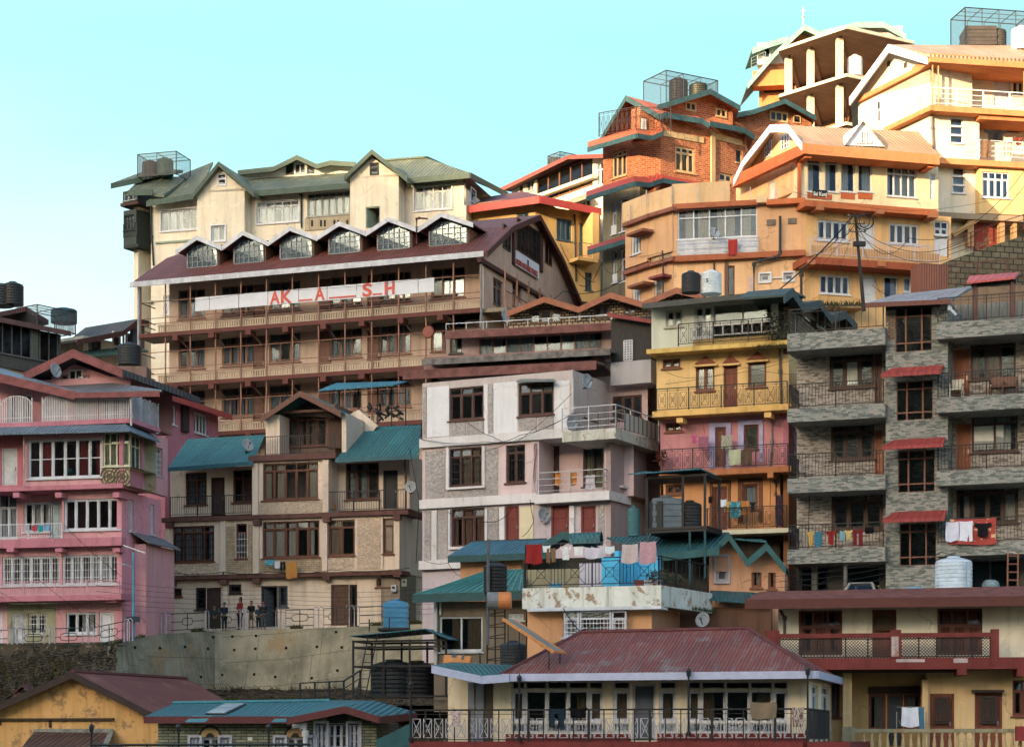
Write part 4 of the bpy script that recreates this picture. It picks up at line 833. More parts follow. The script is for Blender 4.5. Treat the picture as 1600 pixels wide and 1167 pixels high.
ST='br:8a7458:6a5844:3a3228:0.35:0.18:.03:.8'
h.win(YS,1240,476,1246,520,1,0,'pl:b8b4ac:0.6'); h.win(YS,1256,481,1262,498,2,0,'pl:b8b4ac:0.6'); h.win(YS,1281,496,1292,516,2,0,'pl:b8b4ac:0.6'); h.wall(YS,1232.3,478,1340,553,ST,.012,.25); h.nr=(YF,1214)
h.gpoly(ST,YS,[(1233,485),(1236,456),(1253,478),(1268,482),(1279,474),(1296,495),(1308,497),(1320,491),(1336,508),(1340,528)],0,1)
L=[YS.P(x,y,.5) for x,y in ((1224,460),(1237,450),(1254,476),(1280,469),(1297,493),(1320,486),(1338,507))]; h.roof('pl:3a4a48:0.7',[[a,b,b-YS.n*2,a-YS.n*2] for a,b in zip(L,L[1:])],.1); h.fascia(TG,[L],.4,.07)
h.band(YF,1010,546,1232,553,-1,.9,'st:d0ac58:0.7'); h.railf(YF,[(1060,541),(1225,532)],1.0,'x',BLK,o=.8)
h.win(YF,1035.5,560.7,1063,575.5,2,0,cur=.3); h.win(YF,1087,571.5,1116.5,611,2,0,cur=.8,glass='glassb'); h.door(YF,1130.4,570.4,1152.4,636,'wd:7a3e26',npan=2); h.win(YF,1168.6,565.8,1197.5,605,1,0,glass='glassb',cur=.6,cc='cl:9aa0a0')
h.wall(YF,1026,553,1232,645,YW,0,7)
for cx,w,y in ((1102,17,569),(1141.5,13,567.5),(1183,16,562)):
    h.gpoly('wd:8a4428',YF,[(cx-w,y),(cx+w,y-2),(cx,y-13)],.1,.1,name='pediment'); h.bx('cornice',YW,YF,[(cx-w-1,y,cx+w+1,y+3,0,.2)])
h.door(YS,1247,569,1261,621,'wd:6a3424'); h.wall(YS,1232.3,553,1268,645,YW,.012,.25); h.gpoly('wd:8a4428',YS,[(1246,565),(1262,563),(1254,554)],.1,.1,name='pediment')
h.band(YF,1019,643,1236,652,-1,.95,'st:d8ac5c:0.6'); h.railf(YF,[(1026,644),(1230,637)],1.05,'x',BLK,o=.85); h.bx('corbel','st:d8ac5c:0.4',YF,[(1057,653,1067,660,.3,1.0),(1194,644,1205,652,.3,1.0)])
h.win(YF,1040,660.6,1066,674.5,2,0,cur=.5); h.door(YF,1118,668,1134,729,'wd:6a3a2c',npan=2); h.win(YF,1163,664,1185,702,1,0,'wd:5a3020',cur=0); h.bx('frame_surround','pl:a09cc4:0.6',YF,[(1108,660,1117,732,0,.06),(1135,660,1142,732,0,.06),(1117,660,1135,667,0,.06),(1153,655,1162,722,0,.06),(1186,655,1192,722,0,.06),(1162,656,1186,663,0,.06)])
h.wall(YF,1032,652,1219,738,YP,0,7); h.door(YS,1246,665,1262,708,'wd:3a2422'); h.wall(YF,1219,650,1232,738,YP,-.02,7); h.wall(YS,1232.3,645,1268,738,'st:a86878:0.3',.012,.25); h.bx('door_surround','pl:8a86b0:0.6',YS,[(1243,661,1246,712,0,.08),(1246,661,1263,664.5,0,.08)])
h.band(YF,1030,737,1236,746,-1,.95,'st:a8693c:0.6'); h.railf(YF,[(1034,737),(1231,729)],1.0,'x',BLK,o=.85); h.bx('corbel','st:a8693c:0.4',YF,[(1199,738,1208,746,.3,1.0)])
h.win(YF,1040,757,1066,772,2,0,cur=.5); h.door(YF,1114,760,1136,828,'wd:6a3420',npan=2); h.win(YF,1161,756,1184,796,1,0,'wd:6a3420',cur=.6,glass='glassb'); h.bx('door_surround','wd:6a3a20',YF,[(1109,755,1113,826,0,.08),(1137,754,1141,824,0,.08),(1109,750,1141,754.5,0,.08),(1154,750,1160,816,0,.08),(1185,749,1191,815,0,.08),(1154,747,1191,752,0,.08)])
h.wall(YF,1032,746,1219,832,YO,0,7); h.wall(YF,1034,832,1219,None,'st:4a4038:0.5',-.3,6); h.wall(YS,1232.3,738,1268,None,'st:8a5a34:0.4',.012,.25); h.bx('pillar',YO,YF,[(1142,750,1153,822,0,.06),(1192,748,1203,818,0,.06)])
h.band(YF,1100,829,1236,836,-.5,1.0,'st:c8c4a8:0.3'); h.railf(YF,[(1105,829),(1229,823)],1.0,'x',BLK,o=.9)
h.pp(YF,[(1219,535),(1219,580),(1221,637)],.1,.06,'pl:5a5248:0.5'); h.pp(YF,[(1206,652),(1206,690),(1202,732)],.1,.06,'pl:8a8084:0.5'); h.pp(YF,[(1222,742),(1213,752),(1212,775)],.3,.08,'pl:2a2826:0.5'); h.finish()
SATK=.8
# ================================================================== slate clad apartment block
TF=fr(1230,88,1600,84.5)
h=House('slate_apartment_block','apartment block clad in grey slate strips with red awnings and dark curved balcony railings',TF,2,cat='apartment block')
TS_='sl'; TL_='sl:8c8078:a2988c:625a52:aea094'; h.fm='wd:4a3028'
ot=-.55; oc=-1.9
for a in ((1399,480,1456,549),(1401,595,1457.5,656),(1403,703,1460.4,768.5),(1405.6,817,1462.7,883)):
    u0,u1,z0,z1=TF.r(*a,ot); h.hole(TF,ot,(u0,u1,z0,z1)); b=MB(); g=MB().poly([TF.W(u0,z0,ot-.16),TF.W(u1,z0,ot-.16),TF.W(u1,z1,ot-.15),TF.W(u0,z1,ot-.15)])
    for t in (0,.28,.72,1): x=u0+(u1-u0)*t; b.box(TF,x-.035,x+.035,z0,z1,ot-.14,ot-.06)
    for t in (0,.2,.8,1): z=z0+(z1-z0)*t; b.box(TF,u0,u1,z-.03,z+.03,ot-.14,ot-.064)
    w=h.part('window',b,'wd:7a4a34'); h.part('pane',g,'glass',w)
h.wall(TF,1384,473,1481,None,TS_,ot,7,name='stair_tower')
h.bx('brick_panel','br:8a6a54:9a7a60:4a4038:0.25:0.09',TF,[(1388,490,1398,530,ot,ot+.03)])
for x0,y0,x1,y1 in ((1376,589,1471,582),(1378.6,702,1474,695),(1379,816,1476,810)):
    A,B_=TF.P(x0,y0-2,.55),TF.P(x1,y1-1,.55); zt=A.z+.42; h.part('awning',MB().prism([A,Fr.W(TF,TF.U(x1,.55),A.z,.55),TF.W(TF.U(x1,.55)-.08,zt,ot),TF.W(TF.U(x0,.55)+.3,zt,ot)],Z*.07),'co:a42820:0.25:0.3:6a2a28')
    h.part('awning_edge',MB().box(TF,TF.U(x0,.55),TF.U(x1,.55),A.z-.08,A.z+.06,.5,.58),'co:a02c28:0.1:0.3:6a2a28')
def bay(X0,X1,bands,rooms,end):
    for k,(y0,y1) in enumerate(bands):
        h.band(TF,X0,y0,X1,y1,oc-.1,0,TS_,'balcony_band'); u0=TF.U(X0+2); u1=TF.U(X1); z=TF.q(X0,y0)[1]
        h.rail([TF.W(u0,z,oc if end else -.12),TF.W(u0,z,-.12),TF.W(u1-.1,z,-.12)],1.05,'c' if k else 'w','pl:1e2024:0.5',ps=1.9,sp=.14 if k else .3)
    for fn,a,kw in rooms: getattr(h,fn)(TF,*a,o=oc,**kw)
bay(1230,1383,((522,548.7),(639,660),(748,770.6),(858.5,881)),[
 ('win',(1296,548,1366,606),dict(n=3,tr=.24,cur=.2,leaf=1,glass='glassb',fw=.09)),('door',(1366.5,552,1378,630),{}),
 ('win',(1298,660,1366,718),dict(n=3,tr=.25,cur=.1,fw=.09)),('door',(1366.5,672,1379,744),dict(m='wd:9a5228')),
 ('win',(1299,770,1379,828),dict(n=3,tr=.25,cur=0,fw=.09)),('win',(1250,886,1295,930),dict(n=1,tr=0,cur=0,leaf=0,m='pl:4a4c4c:0.6')),('win',(1318,884,1376,930),dict(n=1,tr=0,cur=0,leaf=0,m='pl:4a4c4c:0.6'))],1)
h.bx('painted_reflection','pl:98a098:0.3:0:0.3',TF,[(1317,566,1342,598,oc-.128,oc-.122)]); h.bx('painted_reflection','pl:d4d4d0:0.4:0:0.1',TF,[(1521,664,1568,702,oc-.128,oc-.122)]); h.wall(TF,1245,548,1384,882,TL_,oc,5); h.wall(TF,1245,882,1384,None,'st:4c4a46:0.5',oc,5)  # pale sheets on the glass paint bright reflections into two windows
bay(1463,1700,((505,530),(622,645),(736,759),(850,869)),[
 ('door',(1490,546,1515,628),dict(m='wd:9a5028')),('win',(1516,530,1587,592),dict(n=3,tr=.2,cur=.3,fw=.09,leaf=0)),('win',(1600,530,1660,592),dict(n=3,tr=.2)),
 ('door',(1494,662,1517,742),dict(m='wd:9a5028')),('win',(1518,648,1590,706),dict(n=2,tr=.25,cur=1,cc='cl:dcdcd8',leaf=0,fw=.09)),('win',(1604,648,1660,706),dict(n=3,tr=.2)),
 ('win',(1494,757,1591,818),dict(n=4,tr=.2,cur=.3,fw=.09)),('win',(1604,757,1660,818),dict(n=3,tr=.2)),('win',(1500,874,1594,930),dict(n=2,tr=0,cur=0,leaf=0,m='pl:3a3a3a:0.6'))],0)
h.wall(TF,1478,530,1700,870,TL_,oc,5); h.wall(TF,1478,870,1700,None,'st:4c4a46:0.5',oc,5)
h.bx('pillar','st:6a6a64:0.5',TF,[(1268,882,1276,930,-1.4,-1.1),(1318,880,1323,930,-.6,-.4),(1480,870,1492,930,-1.4,-.6)])
A,B_=TF.P(1352,474,.2),TF.P(1486,468,.2); h.roof('co:8a8c92:0.8:0.22:6a4a3c',[[A,B_,TF.P(1522,447,-3.2),TF.P(1395,461,-3.2)]],.09); h.fascia('wd:6a3428',[[A,B_]],.2,.06); h.bx('shadow_gap','pl:2a2422:0.8',TF,[(1384,476,1470,482,ot-.2,ot+.02)])
h.wall(TF,1482,478,1700,510,'co:9a9280:0.5:0.2:6a5a48',-4.5,2,name='terrace_shed'); h.pp(TF,[(1480,468),(1484,482),(1494,492)],.05,.06,'pl:c4c8cc:0.5'); h.finish()
CN=empty('red_canopy','red tiled canopy on two brown posts on the slate block terrace','canopy',TF.P(1524,500,-1.6),TF.rz)
a,b=TF.P(1510,444,-1.2),TF.P(1586,436,-1.2); c_=TF.P(1593,428,-2.6); d=TF.P(1515,434,-2.6); MB().prism([a,b,c_,d],Z*.08).build('canopy_roof','co:c4423c:0.2:0.3:6a2a28',CN)
m=MB()
for x in (1524,1582): p=TF.P(x,505,-1.6); m.beam(p,V((p.x,p.y,TF.P(x,441,-1.6).z)),.2)
m.build('post','wd:6a4438',CN); MB().beam(TF.P(1518,446,-1.6),TF.P(1588,440,-1.6),.16).build('crossbeam','wd:3a2c28',CN)
SATK=.86
# ================================================================== brick house
KL=fr(942,131,1000,128.4); KM=fr(1000,128.4,1032,128); KR=fr(1032,128,1112,130); KE=fr(1112,130,1164,132)
h=House('brick_house','bare orange brick house with teal edged roofs and cement window frames below a rooftop cage',KL,16); h.fm='st:b09468:0.2'
BK='br:98401f:c06434:b88c64:0.34:0.13:.02:.8'; CE='st:b89c70:0.3'; TF_='pl:2c5058:0.7:0:0.4'; OR='co:b4582c:0.2:0.25:8a4428'
h.win(KL,956,235,979,277,3,.2,o=0,cur=.8,leaf=0,cc='cl:7a5040',fw=.14); h.win(KR,1055,230,1086,270,3,.25,o=0,cur=1,leaf=0,cc='cl:7a4434',fw=.14); h.win(KE,1124,271,1145,285,2,0,cur=0,leaf=0,fw=.14); h.win(KE,1150,233,1160,255,1,0,cur=0,leaf=0)
h.wall(KL,942,228,1000,300,BK,0,4); h.wall(KM,1000,212,1032,290,BK,0,1); h.wall(KR,1032,180,1112,296,BK,0,6); h.wall(KE,1112,196,1164,None,BK,0,5)
h.bx('cement_band',CE,KR,[(1034,209,1100,218,0,.08)]); h.bx('cement_column',CE,KE,[(1112,204,1118,290,0,.12)]); h.bx('cement_band',CE,KE,[(1118,214,1160,223,0,.06)]); h.wall(KR,1030,296,1120,None,CE,-.6,4); h.win(KL,956,318,963,366,1,.3,'pl:b8b8c0:0.5',cur=.6,o=-.3); h.win(KL,969,310,980,362,1,.3,'pl:b8b8c0:0.5',cur=.6,o=-.3); h.win(KL,957,392,964,442,1,.3,'pl:b8b8c0:0.5',cur=.6,o=-.3); h.win(KL,970,388,981,440,1,.3,'pl:b8b8c0:0.5',cur=.6,o=-.3)
h.bx('wall_panel','pl:c0c0c8:0.5',KL,[(955,352,963,366,-.3,-.27),(957,428,964,442,-.3,-.27)]); h.wall(KL,942,302,1000,None,'st:6a6450:0.6',-.3,3)
def skirt(pts,w=1.4,up=.55,tm=OR,hh=.3,t2=TF_):
    h.fascia(t2,[pts],hh,.07); P=[]
    for a,b in zip(pts,pts[1:]): n=V((0,1,0)); P.append([a,b,b+n*w+Z*up,a+n*w+Z*up])
    h.roof(tm,P,.1,name='skirt_roof')
skirt([KL.P(917,308,1.0),KR.P(992,284,1.6),KR.P(1014,286,1.3),KR.P(1035,279,1.0),KR.P(1114,293,.6)],1.5,.75,'co:a83428:0.2:0.25:6a2a28')
skirt([KL.P(919,392,1.0),KL.P(978,374,1.0)],1.2,.55,'co:a83428:0.2:0.25:6a2a28')
skirt([KL.P(919,231,1.1),KR.P(995,209,1.2),KR.P(1017,213,1.0),KR.P(1036,205,.9)],1.3,.75)
h.gpoly(BK,KL,[(940,226),(941,218),(978,160),(1004,168),(1004,226)],-1.4,.3); h.gpoly(BK,KR,[(1000,214),(1000,165),(1030,180),(1098,192),(1098,214)],-.6,1)
h.bx('doorway','pl:c8ccd4:0.6',KR,[(1003,186,1010,207,-.59,-.5)]); 
ln=[KL.P(936,221,.4),KL.P(979,150,.4),KR.P(1031,179,.7),KR.P(1038,176,.7),KR.P(1097,186,.7),KR.P(1107,193,.8)]
h.fascia(TF_,[ln],.36,.08); b=-KL.n*5; h.roof(OR,[[ln[0],ln[1],ln[1]+b,ln[0]+b],[ln[1],ln[2],ln[2]+b,ln[1]+b],[ln[2],ln[4],ln[4]+V((0,3,1.1)),ln[2]+V((0,3,1.1))]],.15)
lm=[KE.P(1108,190,.8),KE.P(1161,200,.8),KE.P(1178,212,.8)]; h.fascia(TF_,[lm],.34,.08); h.roof(OR,[[lm[0],lm[1],lm[1]+V((0,3,1)),lm[0]+V((0,3,1))],[lm[1],lm[2],lm[2]+V((0,3,0)),lm[1]+V((0,3,1))]],.12)
h.gpoly(BK,KR,[(1040,178),(1042,166),(1109,144),(1145,164),(1145,196),(1100,190)],-1.5,.4)
h.win(KR,1070,160,1087.5,174.5,2,0,o=-1.5,surf=1,cur=0,leaf=0,fw=.12); h.win(KR,1117.5,170.5,1135,184.5,2,0,o=-1.5,surf=1,cur=0,leaf=0,fw=.12)
ap=[KR.P(1026,165,-.7),KR.P(1109,140,-.7),KR.P(1156,166,-.7)]; h.fascia(TF_,[ap],.34,.08); h.roof(OR,[[x,y,y+V((0,5,0)),x+V((0,5,0))] for x,y in zip(ap,ap[1:])],.12)
h.rail([KL.P(936,214,1.0),KL.P(994,205,1.4),KR.P(1048,207,1.2)],1.5,'x','pl:3a3030:0.6'); h.finish()
cage(PX(1041,166,132),4.1,2.6,2.3,KR,'long open cage with three bays on the brick house roof')
tank(PX(1060,158,133.5),.62,1.5,'pl:2e2c30:0.5','black ribbed tank standing left in the long cage on the brick house roof'); tank(PX(1091,158,133.5),.6,1.2,'pl:34382e:0.5','dark green tank standing right in the long cage on the brick house roof')
K2=fr(1148,138.5,1275,141)
h=House('small_brick_house','small orange brick gable with teal roof edge in front of the unfinished concrete frame',K2,34); h.fm='st:b8986a:0.2'
h.gpoly(BK,K2,[(1150,225),(1150,181),(1226,163),(1268,183),(1268,225)],0,.4); h.win(K2,1202,175,1231,191,3,0,surf=1,cur=0,leaf=0,fw=.12); h.win(K2,1239,181,1251,193,1,0,surf=1,cur=0,leaf=0)
h.wallu(K2,K2.U(1150),K2.U(1268),34,K2.P(1226,200).z,BK,-.05,5)
L=[K2.P(1144,178,.8),K2.P(1176,172,.8),K2.P(1226,155,.8),K2.P(1275,182,.8)]; h.fascia(TF_,[L],.34,.07); h.roof(OR,[[a,b,b+V((0,6,0)),a+V((0,6,0))] for a,b in zip(L,L[1:])],.12); h.finish()
# ================================================================== orange house with teal roofs on the summit
UF=fr(1180,172,1420,170)
h=House('summit_house','orange house with pale teal gabled roofs and a small finial behind the unfinished concrete frame',UF,28); UO='st:c87838:0.3'; PT='co:5f8c88:0.2:0.3:6a6a60'; PTF='pl:6f9c98:0.7:0:0.3'
h.wall(UF,1186,106,1240,None,UO,0,6); h.wall(UF,1240,96,1400,None,'st:b0703c:0.3',-.5,8); h.gpoly('st:d89c6c:0.3',UF,[(1182,130),(1176,140),(1180,124),(1255,46),(1290,62),(1290,130)],.2,.5)
h.bx('balcony_wall',UO,UF,[(1176,110,1232,134,.2,1.5),(1232,100,1302,118,.0,1.3)]); h.bx('dark_opening','pl:3a2420:0.9',UF,[(1194,134,1228,144,0,.1),(1240,118,1296,140,-.5,.05)]); h.win(UF,1192,72,1204,92,1,0,'pl:d8d8d4:0.5',surf=1,o=.7,cur=.5); h.bx('upper_wall','st:d8d4c4:0.2',UF,[(1183,66,1232,100,-.5,.6)])
def rf(L,fh,bk): h.fascia(PTF,[L],fh,.08); h.roof(PT,[[a,b,b+V((0,bk,0)),a+V((0,bk,0))] for a,b in zip(L,L[1:])],.15)
rf([UF.P(1168,131,2),UF.P(1212,80,2),UF.P(1257,39,2),UF.P(1286,52,2)],.5,6); rf([UF.P(1175,76,1.4),UF.P(1205,65,1.4),UF.P(1232,57,1.4)],.5,5); rf([UF.P(1284,49,1),UF.P(1340,35,1),UF.P(1381,35,1),UF.P(1416,54,1)],.5,7)
h.bx('upper_wall','st:dcd4c0:0.3',UF,[(1290,44,1410,62,-2,.3)]); h.win(UF,1322,45,1338,51,2,0,'pl:b8a890:0.6',surf=1,o=.3,cur=0,leaf=0)
m=MB(); p=UF.P(1255,40,2.0); m.tube([p,p+Z*1.6],[.07,.02],6).lathe(p+Z*.7,[(0,-.15),(.14,0),(0,.15)],10).beam(p+Z*1.2-UF.u*.2,p+Z*1.2+UF.u*.2,.05); h.part('finial',m,'pl:d8ccb0:0.5'); h.rail([UF.P(1174,108,1.8),UF.P(1196,98,1.8)],.9,'h','pl:6a7a78:0.6'); h.finish()
# ================================================================== unfinished concrete frame
cC=V(((1313-800)/F*150,150,0)); cA=V(((1233-800)/F*154.2,154.2,0)); cB=cA.lerp(cC,.44); cD=V(((1404-800)/F*152.5,152.5,0)); zt=1098/F*150; zm=1024/F*150
h=House('unfinished_building','unfinished concrete frame of bare columns and floor slabs on the skyline',Fr((cA.x,cA.y),(cC.x,cC.y)),36,cat='construction'); CO='st:ccc0a8:0.35'; CD='st:947058:0.4:0:0.3'  # CD is the concrete darkened, painting the shade inside the frame
back=V((1.8,7.5,0))
m=MB()
for c in (cA,cB,cC): m.box(Fr((c.x-.24,c.y),(c.x+.24,c.y+.05)),0,.48,36,zt-.1,-.45,0)
h.part('column',m,CO); m=MB()
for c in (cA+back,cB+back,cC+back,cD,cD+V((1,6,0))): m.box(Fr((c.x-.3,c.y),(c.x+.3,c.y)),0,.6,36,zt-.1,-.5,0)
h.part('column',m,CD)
for z in (zt,zm,zm-3.5):
    P=[cA+V((-.9,-.9,0)),cC+V((.2,-1.6,0)),cD+V((1,-.8,0)),cD+V((2,7,0)),cC+back+V((0,1,0)),cA+back]; h.part('floor_slab',MB().prism([V((p.x,p.y,z-.22)) for p in P],Z*.22),CO)
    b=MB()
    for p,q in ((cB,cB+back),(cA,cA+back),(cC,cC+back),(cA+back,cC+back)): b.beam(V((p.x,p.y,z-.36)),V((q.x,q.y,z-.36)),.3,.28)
    h.part('concrete_beam',b,CD); h.part('soffit',MB().prism([V((p.x*.997+.05,p.y+.15,z-.235)) for p in P],Z*.012),'st:8a6850:0.4')  # soffit sheet paints both shuttering stain and the shade under each slab
b=MB(); 
for k in range(5): p=cB.lerp(cC,.55+.1*k)+back*.6; b.beam(V((p.x,p.y,zm-3.5)),V((p.x+.5,p.y,zm-.5)),.08)
h.part('prop','wd:8a5a34' and b,'wd:8a5a34'); h.part('brick_wall',MB().box(Fr((cB.x+1.8,cB.y+7),(cC.x+4,cC.y+5)),0,5,zm-3.5,zm-2,-.2,0).box(Fr((cB.x+3,cB.y+7.4),(cD.x+1,cD.y+5)),0,6,zm,zm+1.1,-.2,0),BK); h.finish()
tank(PX(1336,120,151),.55,1.6,'pl:d8d8d4:0.5','pale water drum on the middle slab of the unfinished concrete frame')
# ================================================================== big white house, upper right
HL=fr(1341,127,1453,120.1); HF=fr(1453,120.1,1600,121.2)
h=House('white_house','tall white house with orange bands and wide verandahs at the top right corner',HL,13); h.fm=WHT; HW='st:e0d2b8:0.3'; HO='st:c87c44:0.3'
h.win(HL,1371,158,1377,192,1,.4,surf=1,cur=.5)
h.wall(HL,1341,155,1453,None,HW,0,3); h.gpoly('st:dcd0b8:0.2',HL,[(1341,156),(1345,150),(1390,84),(1440,92),(1453,97),(1453,130)],0,.4)
for x,y in ((1388,100),(1414,102)): h.bx('vent','pl:4a4038:0.7',HL,[(x-2,y-4,x+2,y+4,0,.05)])
h.band(HL,1340,153,1454,160,0,.25,HO); A=HL.P(1340,156,.3); h.band(HL,1380,200,1454,207,0,.5,HO)
ap=[HL.P(1329,153,.6),HL.P(1390,70,.6),HL.P(1450,88,.6)]; h.fascia('pl:dcdce4:0.6:0:0.15',[ap],.5,.1)
hb=HF.n*-7; h.roof('co:b09478:0.25:0.25:8a6a50',[[ap[0],ap[1],ap[1]+V((1.5,8,0)),ap[0]+V((1.5,8,0))],[ap[1],HF.P(1450,85,1),HF.P(1700,98,1),HF.P(1700,72,-5)]],.15)
h.band(HF,1453,83,1700,97,-4,1.0,HO,'eave_band')
h.win(HF,1486,122,1500,150,2,.3,o=-1.6,cur=.5); h.door(HF,1553,120,1580,168,WHT,o=-1.6,npan=2); h.win(HF,1582,118,1600,150,2,.3,o=-1.6); h.wall(HF,1455,96,1700,168,HW,-1.6,5); h.bx('header','st:b06c34:0.3',HF,[(1460,103,1700,112,-1.6,-1.3)])
h.band(HF,1453,164,1700,173,-2,.8,HO); h.railf(HF,[(1453,165),(1700,170)],1.05,'h','pl:dcdce0:0.4',o=.7,post=.07); h.railf(HL,[(1415,184),(1453,167)],1.0,'h','pl:dcdce0:0.4',o=.3)
for x in (1457,1466,1600): p=HF.P(x,165,.7); h.part('verandah_post',MB().beam(p,p+Z*2.9,.07),'pl:b88a5c:0.6')
h.win(HF,1485,184,1505,224,1,.0,o=.0,leaf=0,rows=0,cur=.7,glass='glassb'); h.bx('window_bar',WHT,HF,[(1485,196,1505,199,-.1,.02),(1485,210,1505,213,-.1,.02)])
h.wall(HF,1453,173,1530,None,HW,0,5); h.win(HF,1545,185,1590,205,2,0,o=-1.4,cur=0,m='pl:6a5a50:0.6'); h.wall(HF,1530,173,1700,None,HW,-1.4,4)
h.band(HF,1530,178,1700,186,-1.5,.6,'st:b87038:0.3'); h.railf(HF,[(1530,247),(1700,256)],1.05,'h','pl:dcdce0:0.4',o=.75); h.band(HF,1460,246,1700,255,-1.5,.85,HO)
h.win(HF,1488.5,262,1507.5,302,1,0,leaf=0,cur=.6,glass='glassb'); h.bx('window_bar',WHT,HF,[(1488,274,1508,277,-.1,.02),(1488,288,1508,291,-.1,.02)])
h.win(HF,1535,269,1577,309.5,4,.27,o=.55,cur=.8,glass='glassb'); h.wall(HF,1530,256,1700,333,'st:d8b070:0.25',.55,2); h.band(HF,1465,331,1700,340,-1,.9,'st:9a8468:0.4')
h.wall(HF,1465,340,1530,None,'st:6a4c38:0.5',-1,3); h.bx('pillar','st:b08858:0.4',HF,[(1562,338,1570,400,.3,.7),(1583,338,1589,390,.3,.7),(1512,340,1522,385,.3,.7)]); h.part('stair_flight',MB().prism([HF.P(1487,364,.8),HF.P(1532,336,.8),HF.P(1532,344,.8),HF.P(1492,370,.8)],HF.n*-1.2),'st:b88c54:0.3'); h.bx('red_wall','st:8a3428:0.5:1',HF,[(1523,348,1570,392,.0,.2)])
h.pp(HF,[(1456,168),(1457,200),(1459,232)],.1,.06,'pl:5a4a40:0.5'); h.finish()
cage(PX(1508,76,125),4.4,2.2,2.5,HF,'large open cage cut by the right edge on the white house roof'); tank(PX(1528,78,126),.95,1.35,'pl:46403c:0.6','boxy dark tank in the cage at the top right',kind=1); tank(PX(1557,78,125.8),.6,1.3,'pl:46443c:0.5','ribbed dark tank in the cage at the top right'); tank(PX(1596,80,124),.62,1.5,'pl:d4d8dc:0.5','white tank cut by the right edge on the white house roof')
# ================================================================== orange house with a white dormer
HG=fr(1255,112.8,1465,115); HS=fr(1143,118.6,1255,112.8); HA=fr(977,118,1010,116.2); HB=fr(1010,116.2,1050,114.5); HC=fr(1050,114.5,1255,113)
h=House('orange_house','long ochre house with orange bands, a white triangular dormer and a faceted left end',HC,20); h.fm=WHT; OB='st:c8682c:0.3'; OW='st:e0b07c:0.3'; O2='st:d2a070:0.35'
for x0,x1 in ((1262,1283),(1289,1308.5),(1314,1336),(1341,1362.5)): h.win(HG,x0,255,x1,300,1,0,o=-.4,leaf=0,cur=1,cc='cl:e8e4d8'); 
h.bx('vent','pl:6a6258:0.7',HG,[(x,252,x+17,255,-.4,-.3) for x in (1263,1290,1317,1343,1388,1402)])
h.bx('orange_dado','st:b85a28:0.3',HG,[(1314,302,1336,311,-.4,-.36),(1341,302,1363,311,-.4,-.36),(1262,303,1300,311,-.4,-.36)]); h.win(HG,1386,262,1432,308,4,.22,o=-.4,cur=1,cc='cl:e8e4d8',fw=.06); h.door(HG,1453,272,1461,312,WHT,o=-.4,hd=0)
h.wall(HG,1250,243,1466,318,'st:e2cfa4:0.2',-.4,4); h.door(HS,1201,282,1211,312,'pl:d8d4d0:0.5',o=-.3,hd=0); h.wall(HS,1150,290,1253,334,OW,-.3,.3); h.bx('pillar','st:b85a28:0.3',HG,[(1248,250,1252,314,-.4,-.2)])
h.band(HG,1255,224,1468,240,-1,.9,HO,'eave_band')
a0,a1=HS.P(1143,284,.6),HG.P(1256,232,.9); h.part('eave_band',MB().loops([a0-Z*.35,a1-Z*.3,a1-Z*.3-HS.n*.3,a0-Z*.35-HS.n*.3],[a0+Z*.3,a1+Z*.3,a1+Z*.3-HS.n*.3,a0+Z*.3-HS.n*.3]),'st:b85c2c:0.3')
h.bx('eave_bracket',OB,HG,[(1258,240,1268,247,-.4,.7),(1370,246,1382,252,-.4,.7),(1450,250,1460,262,-.4,.7)])
h.gpoly(OW,HS,[(1150,292),(1165,268),(1200,212),(1230,205),(1252,228),(1252,245)],-.3,.4); h.win(HS,1195,221,1206,246,3,0,surf=1,o=-.3,cur=0,rows=2,fw=.05); h.win(HS,1221,210,1234,233,3,0,surf=1,o=-.3,cur=0,rows=2,fw=.05)
ap=[HS.P(1148,280,.6),HS.P(1163,250,.6),HS.P(1205,196,.6),HS.P(1232,195,.6),HS.P(1254,224,.6)]; h.fascia('pl:dcd8e0:0.6:0:0.15',[ap],.42,.1)
h.roof('co:b8926c:0.2:0.25:8a6a50',[[HG.P(1254,226,.8),HG.P(1467,242,.8),HG.P(1435,206,-4),HG.P(1232,196,-4)],[ap[0],ap[2],ap[2]+V((1,5,0)),ap[0]+V((1,5,0))]],.14)
h.gpoly('pl:e4e2e6:0.6:0:0.1',HG,[(1320,227),(1382,229),(1349,190)],.3,2.2,name='dormer'); h.win(HG,1345,205,1354,225,2,0,surf=1,o=.32,cur=0,rows=2,fw=.045); h.win(HG,1337,217,1343,225,2,0,surf=1,o=.32,cur=0,rows=1,fw=.04); h.win(HG,1356,217,1362,225,2,0,surf=1,o=.32,cur=0,rows=1,fw=.04)
h.roof('co:c0a080:0.2:0.25:8a6a50',[[HG.P(1318,229,.5),HG.P(1349,188,.5),HG.P(1349,188,-2.6),HG.P(1318,229,-1)],[HG.P(1349,188,.5),HG.P(1384,231,.5),HG.P(1384,231,-1),HG.P(1349,188,-2.6)]],.05,name='dormer_roof')
